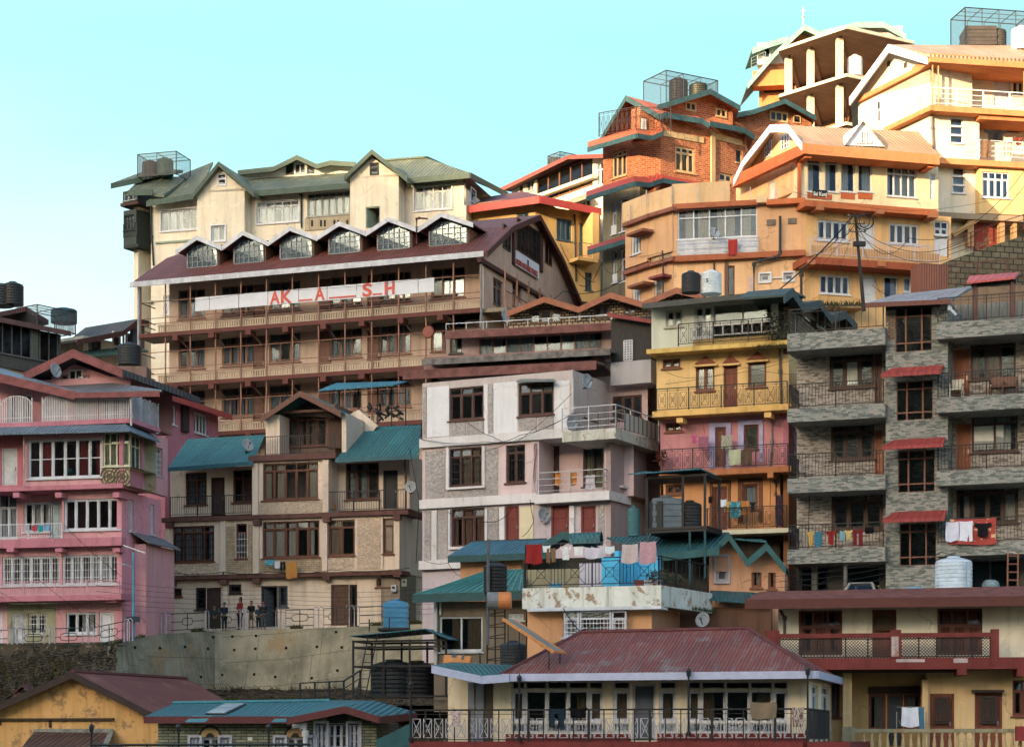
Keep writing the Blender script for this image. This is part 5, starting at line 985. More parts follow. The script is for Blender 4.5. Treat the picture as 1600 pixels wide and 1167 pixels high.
# middle floor
h.band(HC,1050,319,1186,327,-1,.35,'st:a85c34:0.35'); h.band(HC,1197,312,1258,320,-.3,.5,OB); h.band(HG,1258,312,1465,322,-1,.9,OB); h.part('parapet_step',MB().box(HC,HC.U(1183),HC.U(1199),HC.q(1190,320)[1],HC.q(1190,309)[1],-.2,.5),'st:d8b888:0.3')
for f,x0,x1,y0 in ((HA,972,1012,349),(HB,1009,1051,335)): h.band(f,x0,y0,x1,y0+6,-.5,.35,'st:8a5440:0.4'); h.band(f,x0,y0-31,x1,y0,-.15,.05,'st:d8b07c:0.3','parapet')
h.band(HC,1050,288,1140,319,-.15,.05,'st:d8b07c:0.3','parapet'); h.rail([HA.P(985,345,.2),HB.P(1010,322,.25),HC.P(1050,318,.25),HC.P(1255,318,.25)],.9,'n','pl:b8b4b0:0.5',post=.045)
h.win(HC,1059,324,1183,372,5,.30,o=.05,leaf=0,cur=.3,cc='cl:b8a888'); h.part('balcony_panel',MB().box(HC,HC.U(1059),HC.U(1183),HC.q(1120,398)[1],HC.q(1120,374)[1],.0,.1),'pl:c8ccd4:0.5:0:0.2'); 
m=MB(); ua,ub=HC.U(1059,.35),HC.U(1184,.35); z=HC.q(1120,397,.35)[1]
for a in (.1,.45,.75): m.box(HC,ua,ub,z+a,z+a+.04,.3,.35)
for k in range(6): x=ua+(ub-ua)*k/5; m.box(HC,x-.03,x+.03,z,z+.8,.26,.3)
h.part('railing',m,'pl:b8bcc4:0.5')
h.win(HA,986,367,1001,397,3,0,o=.05); h.wall(HA,977,355,1011,420,O2,.05,.3); h.wall(HB,1010,341,1051,404,O2,.05,.3); h.wall(HC,1050,327,1258,404,O2,.05,6)
h.bx('sun_shade','st:8a5440:0.4',HA,[(978,361,1004,365,.05,.8),(980,443,1005,447,.05,.8)]); h.bx('vent','pl:6a5c50:0.6',HC,[(1198,343,1212,352,.05,.12),(1231,341,1245,350,.05,.1)])
h.win(HG,1277.5,345,1326,377,4,0,o=0,box=0); h.door(HG,1342,350,1367,396,WHT,o=0,hd=0); h.win(HG,1389.5,350,1436,382,4,0,o=0); h.win(HG,1460,346,1482,368,2,.5,o=0); h.door(HG,1460,369,1482,400,WHT,o=0,hd=0)
h.wall(HG,1258,322,1486,402,'st:dcac6c:0.3',0,3); h.railf(HG,[(1267,398),(1468,402)],.95,'w','pl:c8b8c0:0.5',o=1.15,sp=.16); h.band(HG,1267,383,1468,396,1.0,1.06,'st:c8944c:0.3','parapet')
h.band(HC,1050,400,1258,409,-1,.4,'st:a85c34:0.35'); h.band(HG,1258,400,1470,411,-1,1.3,'st:a04c28:0.35')
for f,x0,x1,y0 in ((HA,972,1012,424),(HB,1009,1051,412)): h.band(f,x0,y0,x1,y0+6,-.5,.35,'st:8a5440:0.4')
h.bx('corbel','st:b87040:0.3',HG,[(1276,320,1288,328,.1,1.0),(1370,326,1382,334,.1,1.0),(1452,330,1466,340,.1,1.0),(1372,408,1384,416,.2,1.4),(1262,406,1274,413,.2,1.4)])
# lower floor
h.win(HA,988,443,1001,480,3,0,o=.05); h.win(HB,1022,432,1036,478,1,0,o=.05,gr=1,cur=.5); h.wall(HA,977,430,1011,None,O2,.05,.3); h.wall(HB,1010,418,1051,None,O2,.05,.3); h.bx('sun_shade','st:8a4440:0.4',HB,[(1013,430,1036,434,.05,.7)])
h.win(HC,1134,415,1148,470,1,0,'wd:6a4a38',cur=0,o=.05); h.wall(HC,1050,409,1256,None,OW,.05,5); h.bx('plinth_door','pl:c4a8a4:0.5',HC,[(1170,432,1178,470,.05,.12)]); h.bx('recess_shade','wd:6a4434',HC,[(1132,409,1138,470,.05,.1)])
for a in ((1188,428.5,1203,440),(1225,427,1240,438.5)): h.win(HC,*a,1,0,o=.05,box=1,cur=.3)
h.bx('link_pipe','pl:c8c8d0:0.5',HC,[(1203,433,1225,435,.06,.14)])
h.win(HG,1281,430,1328,460,4,0,o=0,cur=.5); h.door(HG,1344.5,431,1369,475,WHT,o=0,hd=0); h.win(HG,1381,432,1403,470,1,0,o=0,cur=1,cc='cl:d8ccd0',leaf=0); h.win(HG,1411.5,433,1436,457,2,0,o=0); h.wall(HG,1258,411,1440,None,'st:dcac6c:0.3',0,3); h.band(HG,1279,462,1350,478,.1,1.0,'st:c89a58:0.35','parapet')
h.win(HC,1001.6,405,1002.6,405.5,1,0,surf=1,cur=0) if 0 else None
h.pp(HC,[(1219,338),(1219,395),(1216,401),(1186,408),(1178,413),(1178,470)],.35,.08); h.pp(HC,[(1250,405),(1252,430),(1252,478)],.6,.08); h.pp(HB,[(1035,392),(1036,407),(1036,470)],.3,.05); h.pp(HC,[(1116,410),(1116,424)],.1,.05)
h.finish()
SG=empty('house_name_sign','small black sign with pale rounded lettering on the terrace rail of the orange house','sign',HG.P(1270,308,.95),HG.rz); u0,u1,z0,z1=HG.r(1270,297,1293,307.5,1.0); MB().box(HG,u0,u1,z0,z1,.95,1.0).build('board','pl:1c2426:0.6',SG); text(SG,'Sai Kunj',HG,1271,305.4,1.02,.30,'pl:e0d8c8:0.6',ww=u1-u0-.08)
# ramp and stone wall at the right
RW=fr(1481,106,1600,107); P_=RW.P
o=MB().prism([P_(1481,408),P_(1553,383),P_(1620,362),P_(1620,500),P_(1481,500)],RW.n*-1.2).build('retaining_wall','br:787058:645c48:3a362c:0.5:0.3:.03:1',None,P_(1481,445),RW.rz); tag(o,'rubble stone ramp wall rising to the right edge above the red canopy','wall')
o=rail_mb([RW.P(1481,448,1),RW.P(1620,434,1)],1.1,'v',.07,.2,1.8).build('fence','pl:6a4434:0.7',None,RW.P(1481,448,1),RW.rz); tag(o,'rusty brown picket fence in front of the rubble ramp wall','fence')
o=rail_mb([RW.P(1481,403,-.3),RW.P(1553,378,-.3),RW.P(1600,362,-.3)],.9,'h',.05,.2,1.8).build('handrail','pl:6a3428:0.7',None,RW.P(1481,408,-.3),RW.rz); tag(o,'thin brown handrail climbing the ramp wall','handrail')
RB=fr(1438,103,1484,103.5); o=MB().box(RB,0,RB.U(1481),RB.q(1440,475)[1],RB.q(1440,411)[1],-1,0).build('sheet_shed','co:8a4a34:0.3:0.14:5a3428',None,RB.P(1438,470),RB.rz); tag(o,'rusty red corrugated sheet shed below the ochre house','shed')
RC=fr(1480,98,1620,97); o=MB().box(RC,0,RC.L,RC.q(1480,480)[1],RC.q(1480,452)[1],-1,0).build('terrace_wall','st:7a6450:0.6',None,RC.P(1480,480),RC.rz); tag(o,'brown rendered wall behind the red canopy','wall')
SATK=.85
# ================================================================== teal roofed houses in the middle foreground
NB=fr(700,88,860,87)
h=House('blue_roof_house','small orange walled house with a blue hipped roof below the grey pink house',NB,3); TFA='pl:1f4a4c:0.6'
h.wall(NB,719,874,815,None,'st:c08a5c:0.25',0,4); h.roof('co:1f6478:0.2:0.2:2a4a58',[[NB.P(700,868,.5),NB.P(862,862,.5),NB.P(855,842,-3),NB.P(738,846,-3)]],.08); h.fascia(TFA,[[NB.P(700,869,.52),NB.P(862,863,.52)]],.28,.06)
h.fascia('pl:2a3438:0.6',[[NB.P(738,845,-3),NB.P(855,841,-3)]],.05,.04,name='ridge_cap'); h.finish()
NF=fr(645,84,820,83)
h=House('green_roof_house','grey house with a ribbed green hipped roof and a white sliding window',NF,1); h.fm='pl:b4bcc0:0.5'
h.win(NF,687,963,754,1018,2,0,cur=1,cc='cl:6a5c4c',leaf=0,box=0); h.win(NF,794,957.7,818,968.8,3,0,cur=0); h.bx('window_ledge','pl:c0c4c8:0.5',NF,[(688,1014,752,1019,0,.12)])
h.wall(NF,678,940,822,None,'st:6e6252:0.4',0,5); h.roof('co:2a6c68:0.15:0.3:2a4a48',[[NF.P(645,928,.7),NF.P(822,922,.7),NF.P(818,888,-3.5),NF.P(765,893,-3.5)]],.08); h.fascia(TFA,[[NF.P(645,929,.75),NF.P(822,923,.75)]],.34,.06)
m=MB()
for k in range(14): a=NF.P(655+k*12,928.5-k*.4,.7); b=NF.P(765+k*4,891,-3.5); m.beam(a+Z*.03,b+Z*.03,.05)
h.part('roof_rib',m,'pl:3a8a84:0.5'); h.pp(NF,[(681,938),(681,1045)],.1,.07,'pl:b0b4b4:0.5'); h.pp(NF,[(688,938),(688,960)],.1,.04,'pl:b0b4b4:0.5'); h.finish()
O2=fr(820,87.5,1240,85.5)
h=House('teal_gable_house','teal roofed house with twin gables and pale orange walls right of the blue terrace',O2,3); h.fm='pl:9a98a4:0.5'; OG='st:c08c68:0.35'; TR='co:1f5e66:0.25:0.2:2a3c40'
h.win(O2,1119,869.5,1137,908,1,0,cur=1,box=1,cc='cl:9a98a0'); h.win(O2,1174,868,1190,918,1,0,'wd:7a4428',cur=.5); h.win(O2,1200,878,1212,920,1,0,'wd:7a4428',cur=.5)
h.wallu(O2,O2.U(1108),O2.U(1226),3,O2.P(1140,880).z,OG,0,5); h.gpoly(OG,O2,[(1108,892),(1108,868),(1139,840),(1166,880),(1175,872),(1197,855),(1224,886),(1224,895)],.01,.3)
def gab(pts,bk=6,o=.7):
    L=[O2.P(x,y,o) for x,y in pts]; h.fascia('pl:1f5558:0.6',[L],.34,.08); h.roof(TR,[[a,b,b-O2.n*bk,a-O2.n*bk] for a,b in zip(L,L[1:])],.08)
gab([(1122,848),(1139,832),(1168,874),(1198,848),(1228,885)],4)
h.roof(TR,[[O2.P(1020,866,1.2),O2.P(1124,855,1.2),O2.P(1139,831,-1),O2.P(948,839,-2)],[O2.P(1148,840,.5),O2.P(1198,845,.7),O2.P(1190,842,-3),O2.P(1155,842,-3)]],.08); h.fascia('pl:1f5558:0.6',[[O2.P(1020,867,1.22),O2.P(1124,856,1.22)]],.3,.06)
h.wallu(O2,O2.U(830),O2.U(1108),3,O2.P(950,868).z,'st:4a4a44:0.5',-.8,4); gab([(843,851),(880,830),(924,846)],3,.3)
L=[]
for k in range(9): a=math.pi*k/8; L.append((math.cos(a),math.sin(a)))
m=MB(); c0,c1=O2.P(892,852,.2),O2.P(940,850,.2)
for k in range(8):
    (x,y),(x2,y2)=L[k],L[k+1]; A=c0+O2.n*(.55*x)+Z*.5*y; B_=c0+O2.n*(.55*x2)+Z*.5*y2; m.prism([A,B_,B_+(c1-c0),A+(c1-c0)],Z*.03)
h.part('barrel_roof',m,'co:2a6468:0.4:0.2:4a4a40')
h.roof(TR,[[O2.P(1105,935,1.6),O2.P(1210,942,1.6),O2.P(1180,925,.1),O2.P(1110,922,.1)]],.08,name='lean_to_roof'); h.wallu(O2,O2.U(1060,1),O2.U(1205,1),1,O2.P(1120,948,1).z,'st:6a4a38:0.5',1,1); h.finish()
OF=fr(814,82,1033,80.2); OS=fr(1033,80.2,1113,84.8)
h=House('terrace_house','pale orange house with a peeling white terrace parapet and black crossed railing',OF,0); h.fm='pl:b8bcc8:0.5'; OP='st:c8ccc4:0.9:1'
h.win(OF,880,953.5,904,995,1,.3,gr=1); h.win(OF,905,953.5,954,995,1,.3,gr=1,cur=0,leaf=0); h.win(OF,955,953.5,978,995,1,.3,gr=1); h.wall(OF,824,946,1018,None,'st:cc9462:0.25',-.5,5)
for f_ in h.op: pass
h.op={}; h.win(OF,880,953.5,904,995,1,.3,o=-.5,gr=1); h.win(OF,905,953.5,954,995,1,.3,o=-.5,gr=1,cur=0,leaf=0); h.win(OF,955,953.5,978,995,1,.3,o=-.5,gr=1)
OS2=OF.side(1018,-.5,7); h.wall(OS2,1018.4,948,1095,None,'st:a8785c:0.25',.01,2)
h.band(OF,816,919,1033,951,-.25,0,OP,'parapet'); h.band(OF,824,950,1033,955,-1,.12,'pl:c0c8d0:0.6'); u0=OS.q(1033,914)[1]; h.part('parapet',MB().box(OS,.01,OS.L,OF.q(816,951)[1],OF.q(816,919)[1],-.25,0),'st:b4b8b4:0.9:1'); h.part('terrace_slab',MB().prism([OF.W(0,OF.q(816,940)[1],-.2),OF.W(OF.L,OF.q(816,940)[1],-.2),OS.W(OS.L,OF.q(816,940)[1],-.2),OF.W(1,OF.q(816,940)[1],-4.6)],Z*-.2),'st:8a8880:0.4')
h.part('parapet_bracket',MB().prism([OF.P(815,940,-.1),OF.P(824,955,-.1),OF.P(850,955,-.1),OF.P(830,940,-.1)],OF.n*-.3),OP)
zt=OF.q(816,919)[1]; h.rail([OF.W(.1,zt,-.1),OF.W(OF.L,zt,-.1)],1.15,'X','pl:191b1e:0.5',ps=2.7); h.rail([OS.W(0,zt,-.1),OS.W(OS.L-.2,zt,-.1)],1.15,'v','pl:191b1e:0.5',sp=.42)
h.part('blue_wall',MB().box(OF,OF.U(940,-3),OF.U(1030,-3),zt-.8,zt+1.45,-3.2,-3),'st:34b0dc:0.2'); h.part('blue_wall',MB().box(OS,.8,OS.L,zt-.8,zt+1.5,-2.4,-2.2),'st:34b0dc:0.25'); h.part('back_wall',MB().box(OF,OF.U(822,-3),OF.U(905,-3),zt-.8,zt+1.0,-3.2,-3.05),'st:8a8468:0.5'); h.part('back_wall',MB().box(OF,OF.U(905,-3),OF.U(940,-3),zt-.8,zt+1.2,-3.2,-3.02),'st:b4b0bc:0.3')
for x in (823,): h.part('post',MB().beam(OF.W(.15,zt-.5,-.15),OF.W(.15,zt+1.75,-.15),.07),'pl:191b1e:0.5')
h.finish()
# ================================================================== slate bungalow, yellow shed (bottom left)
LF=fr(225,76,595,75.2)
h=House('stone_bungalow','low bungalow of green grey stone courses with a teal roof and maroon fascia',LF,-2.5); h.fm='pl:a4a8b8:0.5'; LS='br:6c7460:949478:43483e:0.42:0.11:.016:.5'; LM='pl:5a2628:0.6:0:0.2'; LT='co:1d6670:0.2:0.2:2a4448'
for x0,x1,y0 in ((298,359,1152),(431,492,1152)):
    a=x0+14; b=x1-14; h.win(LF,x0,y0,a,1185,2,0,rows=1,fw=.05,box=1); h.win(LF,a+2,y0,b-2,1185,2,0,rows=2,fw=.05); h.win(LF,b,y0,x1,1185,2,0,rows=1,fw=.05,box=1)
    c=LF.P((x0+x1)/2,y0-1,.03); m=MB()
    for k in range(6): t0,t1=math.pi*k/6,math.pi*(k+1)/6; m.prism([c+LF.u*.36*math.cos(t0)+Z*.36*math.sin(t0),c+LF.u*.36*math.cos(t1)+Z*.36*math.sin(t1),c+LF.u*.16*math.cos(t1)+Z*.16*math.sin(t1),c+LF.u*.16*math.cos(t0)+Z*.16*math.sin(t0)],LF.n*.03)
    m2=MB().prism([c+LF.u*.44*math.cos(math.pi*k/12)+Z*.44*math.sin(math.pi*k/12) for k in range(13)],LF.n*-.01); w=h.part('fanlight',m2,'pl:2a2e30:0.3'); h.part('fanlight_pane',m,'pl:a88850:0.4',w)
h.win(LF,494,1130,510,1185,2,0,rows=3,fw=.05,box=1); h.win(LF,512,1130,543,1185,3,0,rows=2,fw=.05); h.win(LF,545,1130,561,1185,2,0,rows=3,fw=.05,box=1)
c=LF.P(527,1129,.03); h.part('fanlight',MB().prism([c+LF.u*.4*math.cos(math.pi*k/12)+Z*.55*math.sin(math.pi*k/12) for k in range(13)],LF.n*-.01),'pl:2a2e30:0.3')
h.wall(LF,247,1124,588,None,LS,0,5); h.gpoly(LS,LF,[(470,1132),(470,1124),(538,1112),(588,1124),(588,1132)],.01,.3)
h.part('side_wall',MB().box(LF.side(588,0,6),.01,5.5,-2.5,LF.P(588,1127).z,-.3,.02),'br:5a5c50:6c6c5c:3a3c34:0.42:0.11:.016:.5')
LN=LF.P; h.roof(LT,[[LN(225,1119,.6),LN(452,1119,.6),LN(515,1095,-2.5),LN(270,1099,-2.5)],[LN(449,1121,.9),LN(539,1102,.9),LN(520,1093,-2.5),LN(500,1096,-2.5)],[LN(539,1102,.9),LN(592,1119,.9),LN(650,1112,-3),LN(585,1094,-2.5),LN(520,1093,-2.5)]],.06)
h.fascia(LM,[[LN(225,1119,.62),LN(449,1119,.62)],[LN(449,1121,.92),LN(539,1103,.92),LN(592,1119,.92)],[LN(592,1119,.92),LN(650,1114,-3)]],.26,.06); h.roof('pl:2a7c94:0.5',[[LN(289,1127,.7),LN(320,1127,.7),LN(332,1117,.66),LN(302,1117,.66)],[LN(424,1127,.7),LN(447,1127,.7),LN(449,1117,.66),LN(436,1117,.66)]],.02,name='roof_flap')
h.part('skylight',MB().prism([LN(323,1114.5,.2),LN(350,1114.5,.2),LN(382,1100,-2.0),LN(352,1100,-2.0)],Z*.05),'pl:9ab0b8:0.3:0:0.5'); h.part('skylight_frame',MB().tube([LN(322,1115,.2),LN(351,1115,.2),LN(384,1100,-2.0),LN(352,1099.5,-2.0),LN(322,1115,.2)],.04,4),'pl:2a3034:0.5')
h.part('ridge_cap',MB().tube([LN(270,1098,-2.5),LN(515,1094.5,-2.5)],.09,6),'pl:2a7480:0.6'); h.bx('white_plate','pl:c8ccd0:0.5',LF,[(387,1151,394,1156,0,.03)])
h.pp(LF,[(457,1134),(474,1134),(477,1145),(477,1175)],.5,.09,'pl:b4b8c0:0.5'); h.part('teal_tarp',MB().prism([LN(588,1155,.3),LN(640,1130,.3),LN(640,1180,.3),LN(588,1180,.3)],LF.n*-.4),'pl:1f5a60:0.6'); h.finish()
AF=fr(-20,83,243,80.5)
h=House('yellow_shed','peeling yellow gabled building with a rusty maroon roof in the bottom left corner',AF,-2.5,cat='building')
h.gpoly('st:cc9a50:0.5:1',AF,[(-60,1185),(-60,1130),(0,1105),(113,1055),(235,1108),(248,1125),(248,1185)],0,.4)
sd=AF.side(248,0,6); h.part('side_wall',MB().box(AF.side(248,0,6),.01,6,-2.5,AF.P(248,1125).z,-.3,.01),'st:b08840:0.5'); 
A,L_,R_=AF.P(113,1049,.5),AF.P(-70,1130,.5),AF.P(240,1114,.5); A2,R2=AF.P(291,1060,-9),AF.P(361,1098,-6.5)
h.roof('co:662e22:0.7:0.25:7a5040',[[A,R_,R2,A2],[L_,A,A2,L_+V((3,9,0))]],.08); h.fascia('pl:3a2c26:0.8',[[L_,A,R_]],.28,.06); h.part('ridge_cap',MB().tube([A,A2],.1,6),'pl:5a2c2a:0.7')
h.bx('timber_ledge','wd:3a3026:0.8',AF,[(-60,1121.5,176,1125,.0,.15),(76,1124,79,1136,0,.08),(-3,1124,0,1132,0,.08)])
h.roof('co:4a3028:0.7:0.25:6a5a4c',[[AF.P(30,1172,2.2),AF.P(160,1172,2.2),AF.P(177,1141,.1),AF.P(54,1141,.1)]],.1,name='lean_to_roof'); h.roof('pl:7c7c70:0.8:0:0.5',[[AF.P(53,1145,.3),AF.P(177,1143,.3),AF.P(177,1138,.05),AF.P(53,1138,.05)],[AF.P(156,1172,2.3),AF.P(166,1172,2.3),AF.P(178,1141,.15),AF.P(170,1141,.15)]],.04,name='flashing'); h.finish()
h=House('red_roof_hut','tiny hut with a maroon gable roof on the brown slope behind the yellow shed',fr(18,90,60,90),-1,cat='hut'); f=h.f
h.wall(f,22,1082,48,None,'st:8a5a40:0.4',0,2); h.roof('co:5e3434:0.4:0.25:4a3a34',[[f.P(20,1082,.3),f.P(34,1070,.3),f.P(44,1068,-2),f.P(32,1078,-2)],[f.P(34,1070,.3),f.P(52,1083,.3),f.P(58,1078,-2),f.P(44,1068,-2)]],.06); h.finish()
# ================================================================== verandah house in front
VF=fr(680,74,1275,70.5); VS=VF.side(1262,0,8)
h=House('verandah_house','house with a rusty red hipped roof, white fascia and white windows along a verandah',VF,-3); h.fm='pl:c4c8d4:0.5'; VW='st:dccdae:0.3'; VR='st:7a2c28:0.4'
def vw(x0,x1,ls):
    a=x0
    for w,dk in ls:
        b=a+w; h.win(VF,a,1078,b-.5,1128 if dk!=2 else 1140,1,0,cur=1 if dk==0 else .15,leaf=1 if w<32 else 0,cc='cl:7a6448',sill=0); h.win(VF,a,1064,b-.5,1076.5,1,0,cur=0,leaf=0,sill=0,fw=.05); h.win(VF,a,1129.5,b-.5,1144,1,0,cur=0,leaf=0,sill=0,fw=.05); a=b
vw(799,942,[(21,0),(34,1),(33,1),(32,0),(23,0)]); vw(958,984,[(26,0)]); vw(1030,1056,[(26,0)]); vw(1073,1232,[(22,0),(38,0),(38,1),(36,0),(24,1)])
h.door(VF,988,1068,1024,1156,'pl:4a5460:0.5',fm='pl:b0b4c4:0.5',npan=2)
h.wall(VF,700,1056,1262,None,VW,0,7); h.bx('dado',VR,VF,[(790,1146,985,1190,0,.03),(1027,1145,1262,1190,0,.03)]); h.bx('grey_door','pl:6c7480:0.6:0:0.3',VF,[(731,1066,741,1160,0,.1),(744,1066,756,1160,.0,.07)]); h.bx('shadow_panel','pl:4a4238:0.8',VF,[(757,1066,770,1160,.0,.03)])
h.win(VS,1268,1070,1278,1140,2,.2); h.win(VS,1283,1072,1296,1138,2,.2); h.wall(VS,1262.3,1056,1320,None,VW,.01,.25); h.nr=(VF,1262)
VP=VF.P; a,b,c,d=VP(784,1053,1.5),VP(1276,1048,1.5),VP(1168,982,-3.2),VP(908,988,-3.2); e=b-VF.n*9.5; e2=VF.W(VF.U(1276,1.5),b.z,-7.5)
h.roof('co:7c3424:0.8:0.13:6a6c6a',[[a,b,c,d],[b,e2,c],[a,d,VF.W(VF.U(784,1.5),a.z,-7.5)]],.06); m=MB().tube([d,c],.1,6).tube([b,c],.08,6).tube([a,d],.08,6); h.part('ridge_cap',m,'pl:5e2c2c:0.7:0:0.4')
h.fascia('pl:a4acc8:0.5:0:0.15',[[a,b],[b,e2]],.26,.07); h.part('soffit',MB().prism([a-Z*.2,b-Z*.2,e2-Z*.2,VF.W(VF.U(784,1.5),a.z-.2,-7)],Z*.03),'st:8a8074:0.3')
a1,a2,a3,a4=VP(674,1039,2.5),VP(752,1056,2.0),VP(795,1053,1.6),VP(838,1040,-1.5); h.roof('co:1f5e60:0.2:0.2:2a4444',[[a1,a2,a3,a4,VP(705,1034,-.5)]],.05,name='side_roof'); h.fascia('pl:a4acc8:0.5:0:0.15',[[a1,a2,a3]],.28,.07)
FS='st:722a28:0.5'; zf=VF.q(760,1158,1.6)[1]; h.part('verandah_slab',MB().box(VF,VF.U(640,1.6),VF.U(1262,1.6),zf-.9,zf,-.1,1.6),FS); h.part('side_slab',MB().box(VS,-1.6,6,zf-.9,zf,.02,1.6),FS)
h.part('maroon_strip',MB().box(VF,VF.U(640,1.7),VF.U(1262,1.7),zf-.5,zf-.2,1.61,1.7),'pl:6a2a28:0.6:0:0.4')
uL,uR=VF.U(642,1.5),VF.U(1261,1.5); m=MB(); hh=1.12
m.box(VF,uL,uR,zf+hh-.04,zf+hh+.02,1.46,1.54); m.box(VF,uL,uR,zf+hh-.17,zf+hh-.15,1.49,1.51); m.box(VF,uL,uR,zf+.06,zf+.09,1.48,1.52)
for k in range(27): u=uL+(uR-uL)*k/26; w=.04 if k%4==0 else .018; m.box(VF,u-w,u+w,zf,zf+hh-.04,1.5-w,1.5+w)
h.part('railing',m,'pl:191b1e:0.5'); h.rail([VF.W(uR+.05,zf,1.5),VF.W(uR+.05,zf,-5)],hh,'v','pl:2a2c32:0.5',sp=.11)
m=MB(); n=34
for k in range(n):
    u=uL+(uR-uL)*(k+.5)/n; w=.15; c0=VF.W(u,zf+.45,1.5); A=[VF.W(u+sx*w,zf+sz,1.5) for sx,sz in ((-1,.14),(1,.14),(1,.8),(-1,.8))]
    m.beam(A[0],A[3],.028).beam(A[1],A[2],.028).beam(A[0],A[1],.02).beam(A[3],A[2],.02).beam(A[0],A[2],.026).beam(A[1],A[3],.026); m.tube([c0+VF.u*.09*math.cos(t*1.05)+Z*.13*math.sin(t*1.05) for t in range(7)],.011,4)
h.part('crossed_panel',m,'pl:a0a2a8:0.5'); h.finish()
# ================================================================== maroon balcony house, bottom right
RF_=fr(1164,78,1600,76.6)
h=House('maroon_balcony_house','cream house with maroon roof and maroon balcony frame in the lower right corner',RF_,-3); h.fm='wd:6a3422'; RM='st:6e2c28:0.5'; RY='st:ccac78:0.35'; RWt='st:dcd2ba:0.35'
def rw(x0,y0,x1,y1):
    h.win(RF_,x0,y0,x1,y1,3,.36,cur=1,cc='cl:a85c40',fw=.09,sill=0)
rw(1248,953,1316,1023); rw(1464.7,950,1535,1023); h.door(RF_,1363,952,1400.6,1026,'wd:7a4024',npan=2); c=RF_.P(1382,985,.0); h.part('arched_glass',MB().prism([c+RF_.u*.36,c-RF_.u*.36]+[c+RF_.u*-.36*math.cos(math.pi*k/8)+Z*(.25+.36*math.sin(math.pi*k/8)) for k in range(9)],RF_.n*.02),'pl:54402c:0.2')
h.wall(RF_,1216,944,1700,1045,RWt,0,7)
A,B_=RF_.P(1164,937,1.5),RF_.P(1700,930,1.5); h.roof('pl:744036:0.8:0:0.5',[[A,B_,RF_.P(1700,913,-1),RF_.P(1188,924,-1)]],.1); h.fascia('pl:5a2a22:0.6:0:0.2',[[A,B_]],.36,.08)
of=1.3
h.band(RF_,1240,1028,1700,1046,-.2,of,RM); zz=RF_.q(1240,1028,of)[1]; zt=RF_.q(1187,990,of)[1]; uS=[RF_.U(x,of) for x in (1195,1202,1218,1391,1408,1548,1561)]
h.part('balcony_frame',MB().box(RF_,uS[0],uS[6],zt-.17,zt,of-.2,of).box(RF_,uS[0],uS[2],zz-.01,zt+.12,of-.25,of+.03).box(RF_,uS[3],uS[4],zz-.01,zt+.12,of-.25,of+.03).box(RF_,uS[5],uS[6],zz-.3,zt+.12,of-.25,of+.03),RM)
h.bx('peeled_paint','st:a89898:0.5:1',RF_,[(1393,994,1404,1025,of+.03,of+.036),(1400,1029,1445,1034,of+.003,of+.006),(1490,1028,1512,1035,of+.003,of+.006)])
for a,b in ((uS[2],uS[3]),(uS[4],uS[5])):
    h.part('wire_panel',MB().poly([RF_.W(a,zz,of-.1),RF_.W(b,zz,of-.1),RF_.W(b,zt-.17,of-.1),RF_.W(a,zt-.17,of-.1)]),'wm:1c1c1e:0.12'); m=MB(); n=5
    for k in range(n+1): u=a+(b-a)*k/n; m.box(RF_,u-.025,u+.025,zz,zt-.17,of-.14,of-.08)
    m.box(RF_,a,b,zz+.02,zz+.06,of-.13,of-.08).box(RF_,a,b,zt-.23,zt-.19,of-.13,of-.08); h.part('panel_frame',m,'pl:1c1c1e:0.5')
h.win(RF_,1357,1084,1384,1140,1,.0,o=-1.6,cur=1,cc='cl:8a8478'); h.door(RF_,1386,1084,1411,1165,'pl:2e3c48:0.5',o=-1.6,fm='wd:6a3422'); h.win(RF_,1412,1084,1440,1140,1,0,o=-1.6,cur=1,cc='cl:8a8478')
h.wall(RF_,1330,1045,1450,None,'st:b09460:0.3',-1.6,4); h.bx('lintel','wd:3a2420:0.7',RF_,[(1357,1072,1441,1083,-1.6,-1.5)])
h.door(RF_,1453,1083,1491,1170,'wd:7a3c26',o=-.2,npan=1); h.door(RF_,1523,1081,1566,1170,'wd:7a3c26',o=-.2,npan=1); h.win(RF_,1582,1062,1612,1118,2,.3,o=-.2); h.wall(RF_,1449,1045,1700,None,RY,-.2,4)
h.bx('door_grid','pl:2a2824:0.5',RF_,[(1460,1089,1484,1130,-.14,-.1),(1531,1087,1558,1130,-.14,-.1)])
m=MB()
for x in (1472,1544.5):
    c=RF_.P(x,1108,-.06); 
    for a,b in ((.2,.42),(.08,.3)): m.tube([c+RF_.u*-a+Z*-b,c+RF_.u*a+Z*-b,c+RF_.u*a+Z*b,c+RF_.u*-a+Z*b,c+RF_.u*-a+Z*-b],.018,4)
h.part('door_tracery',m,'wd:6a3422'); h.bx('lintel','pl:3a2c28:0.7',RF_,[(1519,1077,1569,1081,-.2,.1)])
h.bx('pillar',RY,RF_,[(1317,1050,1331,1190,-1.6,.2),(1441,1062,1450,1190,-.9,.0)]); h.wall(RF_,1281,1045,1330,None,RY,-.6,4); h.win(RF_,1296,1062,1312,1120,1,0,o=-.6,cur=.5)
h.bx('corbel',RM,RF_,[(1496,1042,1511,1054,0,1.5),(1590,1041,1605,1056,0,1.5)]); h.band(RF_,1290,1043,1500,1050,-.2,.9,'pl:3a3028:0.9')
ob_=1.9; zt=RF_.q(1400,1138,ob_)[1]; h.part('balustrade_rail',MB().box(RF_,RF_.U(1326,ob_),RF_.U(1700,ob_),zt-.14,zt,ob_-.2,ob_).box(RF_,RF_.U(1316,ob_),RF_.U(1336,ob_),zt-1,zt+.08,ob_-.3,ob_+.02),'st:8a8468:0.9:1')
m=MB(); x=1350
